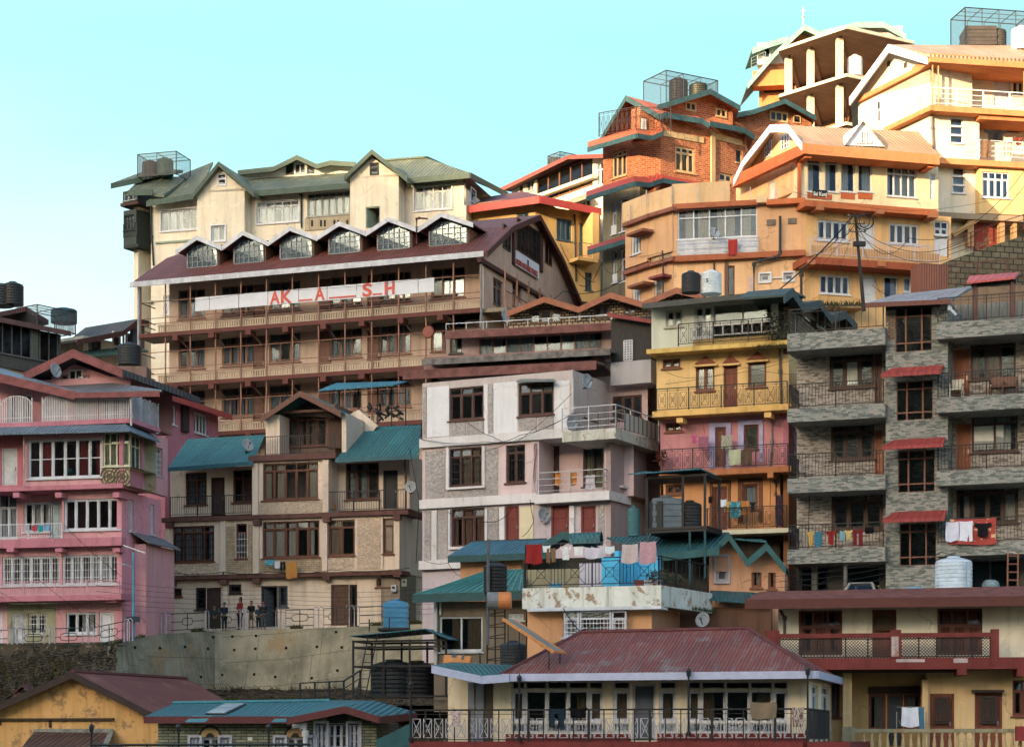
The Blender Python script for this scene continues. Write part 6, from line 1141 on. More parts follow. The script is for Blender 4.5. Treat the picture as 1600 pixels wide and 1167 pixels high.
while x<1640:
    c=RF_.W(RF_.U(x,ob_-.1),zt-.9,ob_-.1); m.lathe(c,[(.07,0),(.07,.06),(.035,.12),(.08,.3),(.05,.5),(.035,.62),(.06,.7),(.07,.77)],10); x+=12.2
h.part('baluster',m,'st:b8a070:0.5',smooth=True); h.part('terrace_floor',MB().box(RF_,RF_.U(1316,ob_),RF_.U(1700,ob_),zt-1.1,zt-.9,-.2,ob_),'st:8a8468:0.6'); h.part('red_box_awning',MB().box(RF_,RF_.U(1588,2.4),RF_.U(1640,2.4),RF_.q(1600,1157,2.4)[1],RF_.q(1600,1134,2.4)[1],1.95,2.4),'pl:8a2428:0.7')
h.pp(RF_,[(1219,953),(1226,965),(1226,990)],.2,.06,'pl:4a3c34:0.5'); h.finish()
# ================================================================== tank stands
TT='co:2a6e80:0.25:0.18:2a4a50'
t=empty('tank_stand','tall steel tank stand with a sloping teal canopy beside the orange floor','tank stand',PX(1000,850,86)); f=fr(1000,86,1105,84.8)
m=MB(); zb_,zt=f.q(1000,832)[1],f.q(1000,745)[1]
for u,o in ((.3,0),(f.L-.1,0),(.3,-1.9),(f.L-.1,-1.9),(1.9,0)): m.beam(f.W(u,zb_,o),f.W(u,zt,o),.1)
for z in (zb_,zb_+.12,zt-.05): m.box(f,.2,f.L,z-.05,z+.05,-2,.05)
m.build('frame','pl:2c2826:0.6',t); MB().prism([f.P(981,742,.4),f.P(1094,733,.4),f.P(1120,744,-1),f.P(1008,738,-2.2)],Z*.05).build('canopy',TT,t)
for p,q in ((f.W(f.L-.1,zb_,0),f.W(f.L-.1,zb_-2,0)),(f.W(f.L-.1,zb_,-1.9),f.W(f.L-.1,zb_-2,-1.9)),(f.W(.3,zb_,0),f.W(.3,zb_-2.2,0)),(f.W(2.2,zb_,0),f.W(2.2,zb_-2.2,0)),(f.W(.5,zb_,0),f.W(.1,zb_-1,0))): MB().beam(p,q,.09).build('leg','pl:1f4a4e:0.6',t)
pass; MB().box(f,.25,.95,zb_+.1,zb_+1.3,-.2,-.1).build('side_panel','pl:2c3030:0.7',t)
tank(f.P(1041,826,-.85),.62,1.42,'pl:5c6a74:0.45','grey boxy water tank under the teal canopy beside the orange floor',kind=1); tank(f.P(1078,826,-1.3),.5,1.2,'pl:2a2c30:0.5','dark tank half hidden right of the grey boxy tank under the teal canopy'); tank(f.P(990,838,.1),.26,1.3,'pl:2f6468:0.5','slim ribbed teal tank left of the grey boxy tank')
t=empty('tank_stand','dark steel tank stand with low teal gabled canopy before the concrete retaining wall','tank stand',PX(560,1094,84)); f=fr(552,84.5,697,83.2)
m=MB(); zb_,zt=f.q(552,1090)[1],f.q(552,1000)[1]
for u in (0,1.35,2.5,f.L): 
    for o in (0,-2): m.beam(f.W(u,zb_,o),f.W(u,zt,o),.09)
for z in (zb_+.05,zt-.5+.2,zt-.05,(zb_+zt)/2+.1): 
    m.box(f,0,f.L,z-.04,z+.04,-.04,.04).box(f,0,f.L,z-.04,z+.04,-2.04,-1.96).beam(f.W(0,z,0),f.W(0,z,-2),.07).beam(f.W(f.L,z,0),f.W(f.L,z,-2),.07)
m.build('frame','pl:17191b:0.6',t); a,b=f.P(546,994,.4),f.P(702,999,.4); cc=f.P(664,983,.4); c2=f.P(600,985,-2); 
MB().prism([a,cc,cc-f.n*2.6,a-f.n*2.6],Z*.04).prism([cc,b,b-f.n*2.6,cc-f.n*2.6],Z*.04).build('canopy',TT,t)
m=MB(); 
for s in (0,.4): m.beam(f.P(556,1092,.5)+f.u*s,f.P(576,990,.3)+f.u*s,.05)
for k in range(8): p=f.P(556,1092,.5).lerp(f.P(576,990,.3),(k+.5)/8); m.beam(p,p+f.u*.4,.035)
m.build('ladder','pl:17191b:0.6',t); a=f.P(575,990,.3); m=rail_mb([f.P(577,986,.3),f.P(640,982,.3)],.5,'n',.04,.2,1.0); m.build('top_rail','pl:17191b:0.6',t)
tank(f.P(615,1088,-1),.95,1.55,'pl:1c2226:0.5','big ribbed black tank on the left under the low teal canopy'); tank(f.P(652,1088,-1.2),.8,1.5,'pl:15171a:0.5','plain black tank on the right under the low teal canopy')
tank(PX(619,981,90),.55,1.28,'pl:2f7ea8:0.4','bright blue tank standing on the road behind the low teal canopy',kind=1)
m=MB(); f2=fr(590,86,640,86); m.box(f2,0,1.35,f2.q(590,984)[1],f2.q(590,981)[1],-1.5,0); o=m.build('steel_platform','pl:1c1e20:0.6',None,f2.P(590,984)); tag(o,'dark steel platform under the bright blue tank','platform')
# slim tower with tank and solar heater
t=empty('tank_tower','slim rusty steel tower carrying a black tank in front of the green roof','tower',PX(775,1050,78)); f=fr(757,78,792,78); m=MB()
za,zb_=f.q(757,1048)[1],f.q(757,925)[1]; 
for u in (.1,.42,.78): 
    for o in (0,-.7): m.beam(f.W(u,za,o),f.W(u+(R.random()-.5)*.1,zb_,o),.05)
for k in range(8): z=za+(zb_-za)*k/7; m.beam(f.W(.1,z,0),f.W(.78,z+.12,0),.035).beam(f.W(.1,z,-.7),f.W(.78,z,-.7),.035)
m.box(f,0,.95,zb_-.05,zb_+.02,-.9,.05); m.build('frame','pl:2a221e:0.8',t); MB().tube([f.W(.12,zb_-2,.15),f.W(.15,zb_+2.0,.15)],.07,6).build('mast','pl:4a5058:0.5',t)
tank(f.P(774,924,-.4),.45,1.15,'pl:15181b:0.5','black tank high on the slim rusty tower in front of the green roof')
m=MB(); c=f.P(762,938,.3); MB().lathe(c,[(0,0),(.32,0),(.34,.1),(.34,.45)],18,V((1,-.05,0))).lathe(c,[(.34,.45),(.33,.8),(.3,.9),(0,.9)],18,V((1,-.05,0)))
t=empty('solar_heater_drum','horizontal solar water drum, grey and orange, hung on the slim tower','drum',c); MB().lathe(c,[(0,0),(.3,0),(.33,.06),(.33,.42)],18,V((1,-.05,0))).build('drum','pl:6a7076:0.5',t); MB().lathe(c,[(.335,.42),(.335,.84),(.3,.9),(0,.9)],18,V((1,-.05,0))).build('end_cap','pl:c07028:0.5',t)
t=empty('solar_water_heater','tilted orange edged solar panel above the rusty red hipped roof','solar panel',PX(830,990,72.5)); a,b=PX(786,966,73.4),PX(866,1018,71.6); n_=V((.5,.8,.0))*.8
MB().prism([a,b,b+n_,a+n_],Z*-.05).build('panel','pl:6a7068:0.4',t); MB().beam(a-Z*.02,b-Z*.02,.09).beam(a+n_-Z*.02,b+n_-Z*.02,.07).beam(b,b+n_,.07).build('edge_frame','pl:c47820:0.5',t)
for p in (a.lerp(b,.1),a.lerp(b,.9)): MB().beam(p,p-Z*1.2,.04).build('leg','pl:2a221e:0.8',t); MB().beam(p+n_,p+n_-Z*1.3,.04).build('leg','pl:2a221e:0.8',t)
tank(PX(802,1044,76.8),.5,1.05,'pl:20262c:0.5','blue black tank at the foot of the tilted solar panel')
t=empty('solar_heater_drum','orange banded solar water drum lying low behind the white edged side roof','drum',PX(700,1036,80)); c=PX(694,1034,80); MB().lathe(c,[(0,0),(.28,0),(.3,.1),(.3,.95),(.28,1.05),(0,1.05)],18,V((1,-.1,-.06))).build('drum','pl:c07a28:0.5',t); MB().lathe(c+V((.3,0,0)),[(.31,0),(.31,.2)],18,V((1,-.1,-.06))).lathe(c+V((.7,-.04,0)),[(.31,0),(.31,.1)],18,V((1,-.1,-.06))).build('band','pl:4a5054:0.5',t)
f=fr(745,75.5,870,74.5); o=rail_mb([f.P(750,1052,.5),f.P(860,1050,.5),f.P(862,1050,-2)],.75,'n',.05,.2,1.4).build('roof_guard_rail','pl:1c1e20:0.6',None,f.P(750,1052,.5)); tag(o,'black guard rail on the left slope of the rusty red hipped roof','guard rail')
# ================================================================== terrain, road, retaining wall
def sm(t): t=max(0,min(1,t)); return t*t*(3-2*t)
def gz(x,y):
    if y<40: return -9-14*sm((40-y)/90)
    rt=sm((x+12)/30); ys=98-(x+24.5)*.246-1.9 if x<-18.7 else (96.0+(x+18.7)*2.15 if x<-14.8 else (104.4-(x+14.8)*.42 if x<-3 else 99))
    if y<ys: return -9+7.5*sm((y-50)/30)
    if y<min(ys+16,112): return 4.3+(y-ys)*.08+3*rt*sm((y-ys)/12)
    y=max(y,112.01); k=[(40,-9),(66,-4),(78,-3),(96,-1.5),(99,4.2),(104,4.9),(112,7+3*rt),(125,10+12*rt),(135,13+17*rt),(150,15+19*rt),(175,16+21*rt),(220,14+16*rt),(320,6)]
    for (a,za),(b,zb) in zip(k,k[1:]):
        if y<=b: return za+(zb-za)*(y-a)/(b-a)
    return 6
XS=[-400,-300,-200,-140,-100,-80]+[-60+3*k for k in range(10)]+[-30+k for k in range(30)]+[3*k for k in range(21)]+[80,100,140,200,300,400]; YS_=[-60,-20,0,20,40,50,60,66,72,78,84,90]+[93+.5*k for k in range(30)]+[108,112,118,125,130,135,142,150,160,175,195,220,260,320,420]
v=[];f_=[]
for j,y in enumerate(YS_):
    for i,x in enumerate(XS):
        sh=0 if x>-16.5 else 0
        v.append((x,y,gz(x,y)+ (R.uniform(-.25,.25) if (40<y<90 or 112<y<220) else 0)))
n=len(XS)
for j in range(len(YS_)-1):
    for i in range(n-1): a=j*n+i; f_.append([a,a+1,a+n+1,a+n])
t=NT('hillside earth'); a=t.noise(.25,8,None,.7); b=t.noise(1.6,8,None,.7); col=t.mix(t.ramp(a,.35,.65),lin('3a3226'),lin('5a4e3a')); col=t.mix(t.ramp(b,.5,.62),col,lin('2e3020')); col=t.mix(t.ramp(t.noise(4,6),.6,.68),col,lin('8a7c62')); t.bump(b,1,.25); EARTH=t.fin(col,.95); MATS['earth']=EARTH
m=MB(); m.v=[V(p) for p in v]; m.f=f_; o=m.build('ground','earth',None,(0,0,0)); tag(o,None,None,None,'structure')
RO=fr(-40,96.5,700,98.5)
def roadz(px): 
    L=[(-60,1016),(160,1010),(236,990),(330,984),(450,981),(560,977),(700,971)]
    for (a,za),(b,zb) in zip(L,L[1:]):
        if px<=b: return za+(zb-za)*(px-a)/(b-a)
    return 971
# wall runs along the front of the beige house; frame follows its facade
WFm=fl(255,809,655,796,107); wo=2.6
class WQ_:
    u=WFm.u; n=WFm.n; rz=WFm.rz
    def D(s,x):
        L=[(100,92.0),(168,94.6)]
        if x>=340: return WFm.P(x,1000,wo).y
        L.append((340,WFm.P(340,1000,wo).y))
        for (a,za),(b,zb) in zip(L,L[1:]):
            if x<=b: return za+(zb-za)*(x-a)/(b-a)
    def P(s,x,y,o=wo): return PX(x,y,s.D(x)+(wo-o))
WQ=WQ_(); PXS=list(range(168,701,12))
m=MB(); top=[WQ.P(x,roadz(x)+1.5,wo) for x in PXS]; bot=[WQ.P(x,1079-(x-168)*.0,wo+.9) for x in PXS]
for k in range(len(PXS)-1): m.poly([bot[k],bot[k+1],top[k+1],top[k]]); m.poly([top[k],top[k+1],top[k+1]-WFm.n*.6,top[k]-WFm.n*.6])
m.poly([bot[0],top[0],top[0]-WFm.n*3,bot[0]-WFm.n*3]); 
t=NT('aged concrete'); a=t.noise(.5,8,None,.65); st=t.noise(1,6,t.uv(1.1,.12)); c=lin('8a8468'); col=t.mix(t.ramp(a,.35,.65),lin('6c6a58'),lin('9c947a')); col=t.mix(t.math('MULTIPLY',t.ramp(st,.5,.7),.6),col,lin('4e4c40')); col=t.mix(t.math('MULTIPLY',t.ramp(t.noise(1.9,8,None,.75),.56,.68),.5),col,lin('a8a08a')); col=t.mix(t.ramp(t.noise(.33,7,None,.7),.60,.63),col,lin('8e7a58')); col=t.mix(t.ramp(t.noise(3.1,8,None,.8),.62,.66),col,lin('45453a'))
br=t.n('ShaderNodeTexBrick'); t.l(t.uv(),br.inputs['Vector']); br.inputs['Scale'].default_value=1; br.inputs['Brick Width'].default_value=3.4; br.inputs['Row Height'].default_value=1.35; br.inputs['Mortar Size'].default_value=.018; br.offset=.13; col=t.mix(t.math('MULTIPLY',br.outputs[1],.55),col,lin('3a3830')); t.bump(t.noise(5,6),.5,.04); MATS['conc']=t.fin(col,.95)
m.build; o=m.build('retaining_wall','conc',None,WFm.P(400,1078,wo),WFm.rz); tag(o,'long stained concrete retaining wall with drain holes below the road railing','wall')
m=MB()
for x,y in ((210,1011),(249,1012),(288,1010),(324,1013),(366,1015),(399,1013),(447,1012),(495,1010),(534,1011),(332,995),(363,994),(400,993),(525,987),(313,1057),(347,1054),(397,1053),(430,1057),(487,1059),(527,1047)):
    k=(1079-y)/(1079-roadz(x)-1.5); c=WQ.P(x,y,wo+.9*(1-k)+.03); m.lathe(c-WFm.n*.1,[(0,.12),(.06,.12),(.07,.12),(.07,0)],10,WFm.n)
m.build('weep_hole','pl:141310:0.9',o) if 0 else None
ww=m.build('weep_holes','pl:141310:0.9',o); 
ww.name='weep_hole'
# road strip
m=MB()
for k in range(len(PXS)-1): m.poly([top[k]-WFm.n*.3,top[k+1]-WFm.n*.3,top[k+1]-WFm.n*3.5,top[k]-WFm.n*3.5])
pa=[PF.P(x,roadz(x)+2,1.6) for x in range(-60,200,20)]; 
for a,b in zip(pa,pa[1:]): m.poly([a,b,b-PF.n*2,a-PF.n*2])
m.poly([pa[-1],top[2]-WFm.n*.3,top[2]-WFm.n*3.5,pa[-1]-PF.n*2]); o=m.build('road','st:7c7866:0.5',None,(0,0,0)); tag(o,None,None,None,'structure')
# dry stone bank and rough slope
t=NT('dry stone'); x=t.n('ShaderNodeTexBrick'); t.l(t.uv(),x.inputs['Vector']); x.inputs['Scale'].default_value=1; x.inputs['Brick Width'].default_value=.5; x.inputs['Row Height'].default_value=.13; x.inputs['Mortar Size'].default_value=.03; x.inputs['Color1'].default_value=[*lin('4a4234'),1]; x.inputs['Color2'].default_value=[*lin('6a5c48'),1]; x.inputs['Mortar'].default_value=[*lin('1e1a14'),1]; nn=t.noise(2.5,7,None,.7); col=t.mix(t.ramp(nn,.35,.65),t.mix(1,x.outputs[0],(.4,.38,.34),'MULTIPLY'),x.outputs[0]); t.bump(nn,1,.12); MATS['dry']=t.fin(col,.95)
def slope(name,mat,f,x0,x1,yt,yb,o0,o1,label,cat,jag=.12,cols=46,rows=10,kind=None):
    m=MB(); g=[]
    for j in range(rows+1):
        for i in range(cols+1):
            x=x0+(x1-x0)*i/cols; t=j/rows; a=f.P(x,(yt(x) if callable(yt) else yt),o0); b=f.P(x,yb,o1); p=a.lerp(b,t); p=p+f.n*R.uniform(-jag,jag)*(1 if 0<j else .2)+Z*R.uniform(-jag,jag)*.4; g.append(p)
    m.v=g
    for j in range(rows):
        for i in range(cols): a=j*(cols+1)+i; m.f.append([a,a+cols+1,a+cols+2,a+1])
    o=m.build(name,mat,None,f.P((x0+x1)/2,yb,o1),f.rz); return tag(o,label,cat,None,kind)
slope('stone_bank','dry',WQ,300,700,1076,1102,wo+.85,wo+3.2,'low dry stone bank along the foot of the concrete retaining wall','bank')
slope('stone_bank','dry',PF,-70,182,lambda x:roadz(x)+1,1110,1.6,4.5,'dark weathered stone and earth bank below the pink house','bank',.2,60,16)
# weeds
m=MB()
for k in range(1500):
    f,x,y,o=(PF,R.uniform(-60,120),R.uniform(1030,1100),R.uniform(2.5,4.8)) if R.random()<.8 else (WQ,R.uniform(330,560),R.uniform(1074,1086),wo+1.2)
    p=f.P(x,y,o) ; d=V((R.uniform(-.3,.3),R.uniform(-.5,.1),R.uniform(.1,.35)))*R.uniform(.5,1.3); e=V((.02,0,0)); m.poly([p-e,p+e,p+d])
o=m.build('weeds','cl:4a4228:5a5a34:3:3',None,(0,0,0)); tag(o,'dry weeds on the dark bank below the pink house','weeds',None,'stuff')
# valley floor and ridge behind the camera (casts the evening shade)
sd=V((-.62,-.785,0)).normalized(); pp_=V((.785,-.62,0)).normalized(); EL=12.0; D0=330
def bound(s):
    K=[(-200,44),(-112,42),(-100,39.5),(-88,37),(-76,33.5),(-66,30),(-55,28),(-44,27),(-30,26),(30,26),(160,28)]
    for (a,za),(b,zb) in zip(K,K[1:]):
        if s<=b: return za+(zb-za)*max(0,(s-a)/(b-a))
    return K[-1][1]
m=MB(); S=[-420+6*k for k in range(140)]; g=[]
for j,(dd,kk) in enumerate(((-110,0),(-60,.35),(-25,.75),(0,1),(30,.8),(80,.4),(160,0))):
    for s in S:
        H=bound(s)+math.tan(math.radians(EL))*(D0+118)+ (R.uniform(-1.6,.8) if kk==1 else 0); q=sd*(D0+dd)+pp_*s; g.append(V((q.x,q.y,-30+(H+30)*kk)))
m.v=g; n=len(S)
for j in range(6):
    for i in range(n-1): a=j*n+i; m.f.append([a,a+1,a+n+1,a+n])
t=NT('wooded ridge'); col=t.mix(t.ramp(t.noise(.05,8),.35,.65),lin('2c3826'),lin('5a5c44')); MATS['ridge']=t.fin(col,.95); o=m.build('hills','ridge',None,(0,0,0)); tag(o,None,None,None,'structure')
m=MB().poly([(-900,-900,-30),(900,-900,-30),(900,-60,-23),(-900,-60,-23)]); o=m.build('valley_floor','ridge',None,(0,0,0)); tag(o,None,None,None,'structure')
# ================================================================== people on the road
def skin(name,nodes,edges,mat,parent=None,loc=None,rz=0,sub=1,off=None):
    me=bpy.data.meshes.new(name); me.from_pydata([n[0] for n in nodes],edges,[]); o=bpy.data.objects.new(name,me); COL.objects.link(o)
    md=o.modifiers.new('Skin','SKIN'); md.use_smooth_shade=True; 
    for k,n in enumerate(nodes):
        r=n[1]; me.skin_vertices[0].data[k].radius=(r if isinstance(r,tuple) else (r,r)); me.skin_vertices[0].data[k].use_root=(k==0)
    s=o.modifiers.new('Sub','SUBSURF'); s.levels=s.render_levels=sub; me.materials.append(mt(mat))
    if parent: o.parent=parent
    else: o.location=loc; o.rotation_euler=(0,0,rz)
    return o
def person(p,H,rz,label,top,bot,hair='pl:15110f:0.7',pose=0,legs='long',long_hair=0,skinc='pl:8a5c44:0.6:0:0.1',shoes='pl:1c1a1a:0.6',cap=None):
    k=H/1.66; S=lambda x,y,z:(x*k,y*k,z*k); N=[]; E=[]
    def add(pt,r,par=None): N.append((S(*pt),r*k if not isinstance(r,tuple) else (r[0]*k,r[1]*k))); 
    # y<0 is forward
    pts=[((0,0,.86),.10),((0,0,1.02),.095),((0,0,1.22),.105),((0,.0,1.34),.07),((0,-.005,1.42),.045),((0,-.01,1.50),.075),((0,0,1.58),.078),((0,.0,1.63),.05)]
    for a in pts: N.append((S(*a[0]),a[1]*k))
    E=[(0,1),(1,2),(2,3),(3,4),(4,5),(5,6),(6,7)]
    arms={0:[(.16,0,1.30),(.20,-.05,1.06),(.13,-.22,1.0)],1:[(.16,0,1.30),(.22,.0,1.06),(.04,-.17,1.10)],2:[(.16,0,1.30),(.21,.02,1.04),(.21,-.08,.82)]}[pose]
    jm={}
    for s in (1,-1):
        i=len(N); a=arms; N+= [(S(s*a[0][0],a[0][1],a[0][2]),.048*k),(S(s*a[1][0],a[1][1],a[1][2]),.036*k),(S(s*a[2][0],a[2][1],a[2][2]),.024*k)]; E+=[(3,i),(i,i+1),(i+1,i+2)]
        w=V(a[2]); d=(V(a[2])-V(a[1])).normalized(); w=V((s*w.x,w.y,w.z)); d=V((s*d.x,d.y,d.z)); j=len(N); N.append((S(*(w+d*.07)),.022*k)); E.append((i+2,j)); sidev=d.cross(V((0,0,1))).normalized()
        for f,(o_,l) in enumerate(((-.024,.066),(-.008,.075),(.008,.07),(.024,.055))): q=len(N); N.append((S(*(w+d*.1+sidev*o_)),.0085*k)); N.append((S(*(w+d*(.1+l*.8)+sidev*o_+V((0,0,-.02)))),.007*k)); E+=[(j,q),(q,q+1)]
        q=len(N); N.append((S(*(w+d*.05+sidev*.035*-s)),.009*k)); N.append((S(*(w+d*.085+sidev*.05*-s)),.008*k)); E+=[(i+2,q),(q,q+1)]
        i=len(N); N+=[(S(s*.085,0,.80),.075*k),(S(s*.09,-.01,.46),.048*k),(S(s*.09,.01,.08),.032*k),(S(s*.095,-.12,.035),.03*k)]; E+=[(0,i),(i,i+1),(i+1,i+2),(i+2,i+3)]
    b=skin('person',N,E,skinc,None,p,rz); tag(b,label,'person')
    # face details live on the head mesh side: nose and ears as small child, eyes and mouth
    def small(name,mb,mat): 
        me=bpy.data.meshes.new(name); me.from_pydata(mb.v,[],mb.f); me.materials.append(mt(mat)); o=bpy.data.objects.new(name,me); COL.objects.link(o); o.parent=b; return o
    f=MB(); 
    for s in (-1,1): f.lathe(V(S(s*.028,-.072,1.545)),[(0,0),(.010*k,0),(.010*k,.006*k),(0,.008*k)],6,V((0,-1,0)))
    small('eyes',f,'pl:0c0a0a:0.4'); small('mouth',MB().loops([V(S(-.022,-.074,1.487)),V(S(.022,-.074,1.487)),V(S(.022,-.08,1.487)),V(S(-.022,-.08,1.487))],[V(S(-.022,-.074,1.494)),V(S(.022,-.074,1.494)),V(S(.022,-.08,1.494)),V(S(-.022,-.08,1.494))]),'pl:7a3a34:0.5')
    small('nose',MB().loops([V(S(-.012,-.07,1.51)),V(S(.012,-.07,1.51)),V(S(0,-.098,1.512))],[V(S(-.004,-.07,1.55)),V(S(.004,-.07,1.55)),V(S(0,-.074,1.55))]),skinc)
    hn=[((0,-.012,1.63),.085),((0,.02,1.605),.10),((0,.04,1.55),.09),((0,.05,1.47),.07)]
    if long_hair: hn+=[((.01,.07,1.38),.045),((.02,.08,1.22),.03)]
    skin('hair',[(S(*a),r*k) for a,r in hn],[(i,i+1) for i in range(len(hn)-1)],cap or hair,b)
    tn=[((0,0,.88),(.16,.13)),((0,0,1.06),(.155,.125)),((0,0,1.24),(.17,.13)),((0,0,1.34),(.12,.10)),((0,0,1.385),(.07,.065))]; T=[(S(*a),(r[0]*k,r[1]*k)) for a,r in tn]; TE=[(0,1),(1,2),(2,3),(3,4)]
    for s in (1,-1):
        i=len(T); a=arms; w=V(a[1]).lerp(V(a[2]),.85); T+=[(S(s*a[0][0],a[0][1],a[0][2]),.075*k),(S(s*a[1][0],a[1][1],a[1][2]),.062*k),(S(s*w.x,w.y,w.z),.045*k)]; TE+=[(3,i),(i,i+1),(i+1,i+2)]
    skin('jacket',T,TE,top,b)
    if legs=='skirt': skin('skirt',[(S(0,0,.92),.115*k),(S(0,0,.75),.15*k),(S(0,0,.52),.17*k)],[(0,1),(1,2)],bot,b)
    else:
        T=[(S(0,0,.9),.15*k)]; TE=[]
        for s in (1,-1): i=len(T); T+=[(S(s*.085,0,.80),.11*k),(S(s*.09,-.01,.46),.08*k),(S(s*.09,.01,.11),.065*k)]; TE+=[(0,i),(i,i+1),(i+1,i+2)]
        skin('trousers',T,TE,bot,b)
    for s in (1,-1): skin('shoe',[(S(s*.09,.03,.045),.04*k),(S(s*.095,-.06,.035),.042*k),(S(s*.1,-.13,.03),.03*k)],[(0,1),(1,2)],shoes,b)
    return b
def rp_(x,y,o=2.0): return WQ.P(x,y,o)
PZ=[(335,985,1.28,.3,'child in a dark green jacket and cap leaning on the road railing','cl:1f3a34','cl:3a3a28',dict(pose=0,cap='pl:1c1c20:0.8')),
(350.5,985,1.45,-.2,'boy in a navy jacket with hands on the railing beside the white looped post','cl:1c2c44','cl:1c2230',dict(pose=0)),
(375,984,1.68,-.9,'woman in a red and white tracksuit top standing with folded arms','cl:8a2028:c8c0c0:2:9','cl:2a1a20',dict(pose=1,long_hair=1)),
(392.5,983,1.46,-.2,'girl in a black and orange top and olive skirt','cl:1c1c1e:c85a28:3:3','cl:4a4638',dict(pose=0,legs='skirt',long_hair=1)),
(404,982,1.2,.1,'small child in a pale blue and white striped jacket','cl:2c4a5c:a8b4bc:3:12','cl:1c2c38',dict(pose=0)),
(411.5,983,1.42,.2,'child in a navy top with bright orange sleeves, right end of the group','cl:22303c:c8702c:2.5:2.5','cl:5a5c60',dict(pose=1,cap='pl:101014:0.8',shoes='pl:b8502c:0.6'))]
for x,y,H,rz,l,a,b,kw in PZ:
    p=rp_(x,y,1.75 if x!=335 else 1.9); person(p,H,rz,l,a,b,**kw)
p=PF.P(107,747,-.35); person(p-Z*.75,1.5,.4,'person in a teal top seen through the wide white window of the pink house','cl:3a8a9a','cl:2a2a30',pose=1)
# road railing
def loops_(f,xs,o,h=1.05):
    out=[]
    for x in xs:
        p=f.P(x,roadz(x)+1.5,o); q=p+f.u*.26; out.append(MB().tube([p,p+Z*(h-.13),p+Z*(h-.03)+f.u*.05,p+Z*h+f.u*.13,q+Z*(h-.03)-f.u*.05,q+Z*(h-.13),q],.026,6))
    return out
def roadrail(f,posts,o,label,x0,x1):
    p0=f.P(x0,roadz(x0)+1.5,o); t=empty('road_railing',label,'railing',p0,f.rz)
    for m in loops_(f,[x for a in posts for x in a],o): m.build('looped_post','pl:a8a4ac:0.6:0:0.5',t)
    E=[x0]+[x for a in posts for x in (a[0],a[-1]+8)]+[x1]
    for a,b in zip(E[::2],E[1::2]):
        if b-a<14: continue
        A,B_=f.P(a,roadz(a)+1.5,o),f.P(b,roadz(b)+1.5,o); m=MB()
        for z in (.15,.95): m.beam(A+Z*z,B_+Z*z,.04)
        n=max(1,round((B_-A).length/2.3))
        for k in range(n):
            C=A.lerp(B_,(k+.5)/n); L=(B_-A)/n; d=L.normalized(); m.beam(C+Z*.15,C+Z*.95,.04); m.beam(C-L*.5+Z*.55,C-d*.45+Z*.55,.035).beam(C+L*.5+Z*.55,C+d*.45+Z*.55,.035)
            m.tube([C+d*.45*math.cos(t_*.5236)*(1 if abs(math.cos(t_*.5236))<.5 else 1)+Z*(.55+.17*max(-1,min(1,1.6*math.sin(t_*.5236)))) for t_ in range(13)],.02,5)
        m.build('panel','pl:1f3834:0.6:0:0.4',t)
roadrail(WQ,[(252,258),(319,),(369,375,381),(431,439),(490,498),(546,554),(658,664)],2.35,'dark green road railing with white looped posts on the concrete wall',240,700)
roadrail(PF,[(12,18,27),(69,78),(129,139),(194,199)],1.5,'dark green road railing with white looped posts in front of the pink house',-40,215)
# blue street light
t=empty('street_light','sky blue street light pole with a white tube lamp in front of the pink house','street light',PF.P(209,1000,1.2)); p=PF.P(208.5,1000,1.2); q=PF.P(208.5,862,1.2); MB().tube([p,q],[.07,.05],8).build('pole','pl:3a88a8:0.5',t)
MB().beam(q+V((-.45,0,.3)),q+V((.55,0,-.05)),.09,.05).build('tube_lamp','pl:d0d4d8:0.4',t); a=PF.P(208.5,886,1.2); MB().tube([a,a+V((-.35,-.1,.1))],.03,5).beam(a+V((-.3,-.1,.1)),a+V((-.62,-.15,.16)),.12,.06).build('lamp_head','pl:9aa0a0:0.4',t)
a=PF.P(208,968,1.3); MB().box(Fr((a.x-.3,a.y),(a.x+.3,a.y)),0,.6,a.z-.1,a.z+.15,-.1,.1).build('switch_box','pl:22323c:0.5',t)
# ================================================================== front lamps
def lamp(p,h,label):
    t=empty('lamp_post',label,'lamp post',p,0,'black lantern posts along the front'); MB().tube([p,p+Z*(h-.3)],.035,7).lathe(p,[(.09,0),(.09,.12),(.04,.2)],10).build('pole','pl:17181a:0.5',t); c=p+Z*(h-.32)
    MB().lathe(c,[(.03,0),(.07,.03),(.085,.18),(.1,.19),(.06,.27),(.015,.3),(.012,.36),(0,.37)],8).build('lantern','pl:202226:0.4',t); return t
lamp(VF.P(642,1158,1.62),2.15,'black lantern post at the left end of the verandah railing'); lamp(VF.P(811.5,1158,1.75),2.35,'black lantern post before the left group of verandah windows'); lamp(VF.P(1076,1150,1.75),2.35,'black lantern post before the right group of verandah windows'); lamp(VF.P(1262,1147,1.75),2.3,'black lantern post at the right corner of the verandah railing')
FRr=fr(140,70,640,70); 
for x,l in ((143,'short black lantern post in front of the yellow shed'),(279,'black lantern post before the left arched window of the stone bungalow'),(420,'black lantern post before the right arched window of the stone bungalow')): lamp(FRr.P(x,1185,0),1.22,l)
m=MB().tube([FRr.P(140,1163.5,0),FRr.P(485,1162.5,0)],.05,6)
for x in range(150,480,40): m.beam(FRr.P(x,1163,0),FRr.P(x,1185,0),.04)
o=m.build('pipe_rail','pl:1c2a2a:0.5',None,FRr.P(140,1185,0)); tag(o,'long dark pipe rail along the bottom edge before the stone bungalow','rail')
sr=fr(470,78,570,79.5); o=rail_mb([sr.P(469,1108,0),sr.P(537,1104,0),sr.P(563,1087,-.4)],1.0,'h',.06,.2,.75); o=o.build('stair_handrail','pl:1c2224:0.6',None,sr.P(469,1108,0)); tag(o,'dark pipe handrail rising behind the teal bungalow roof','handrail')
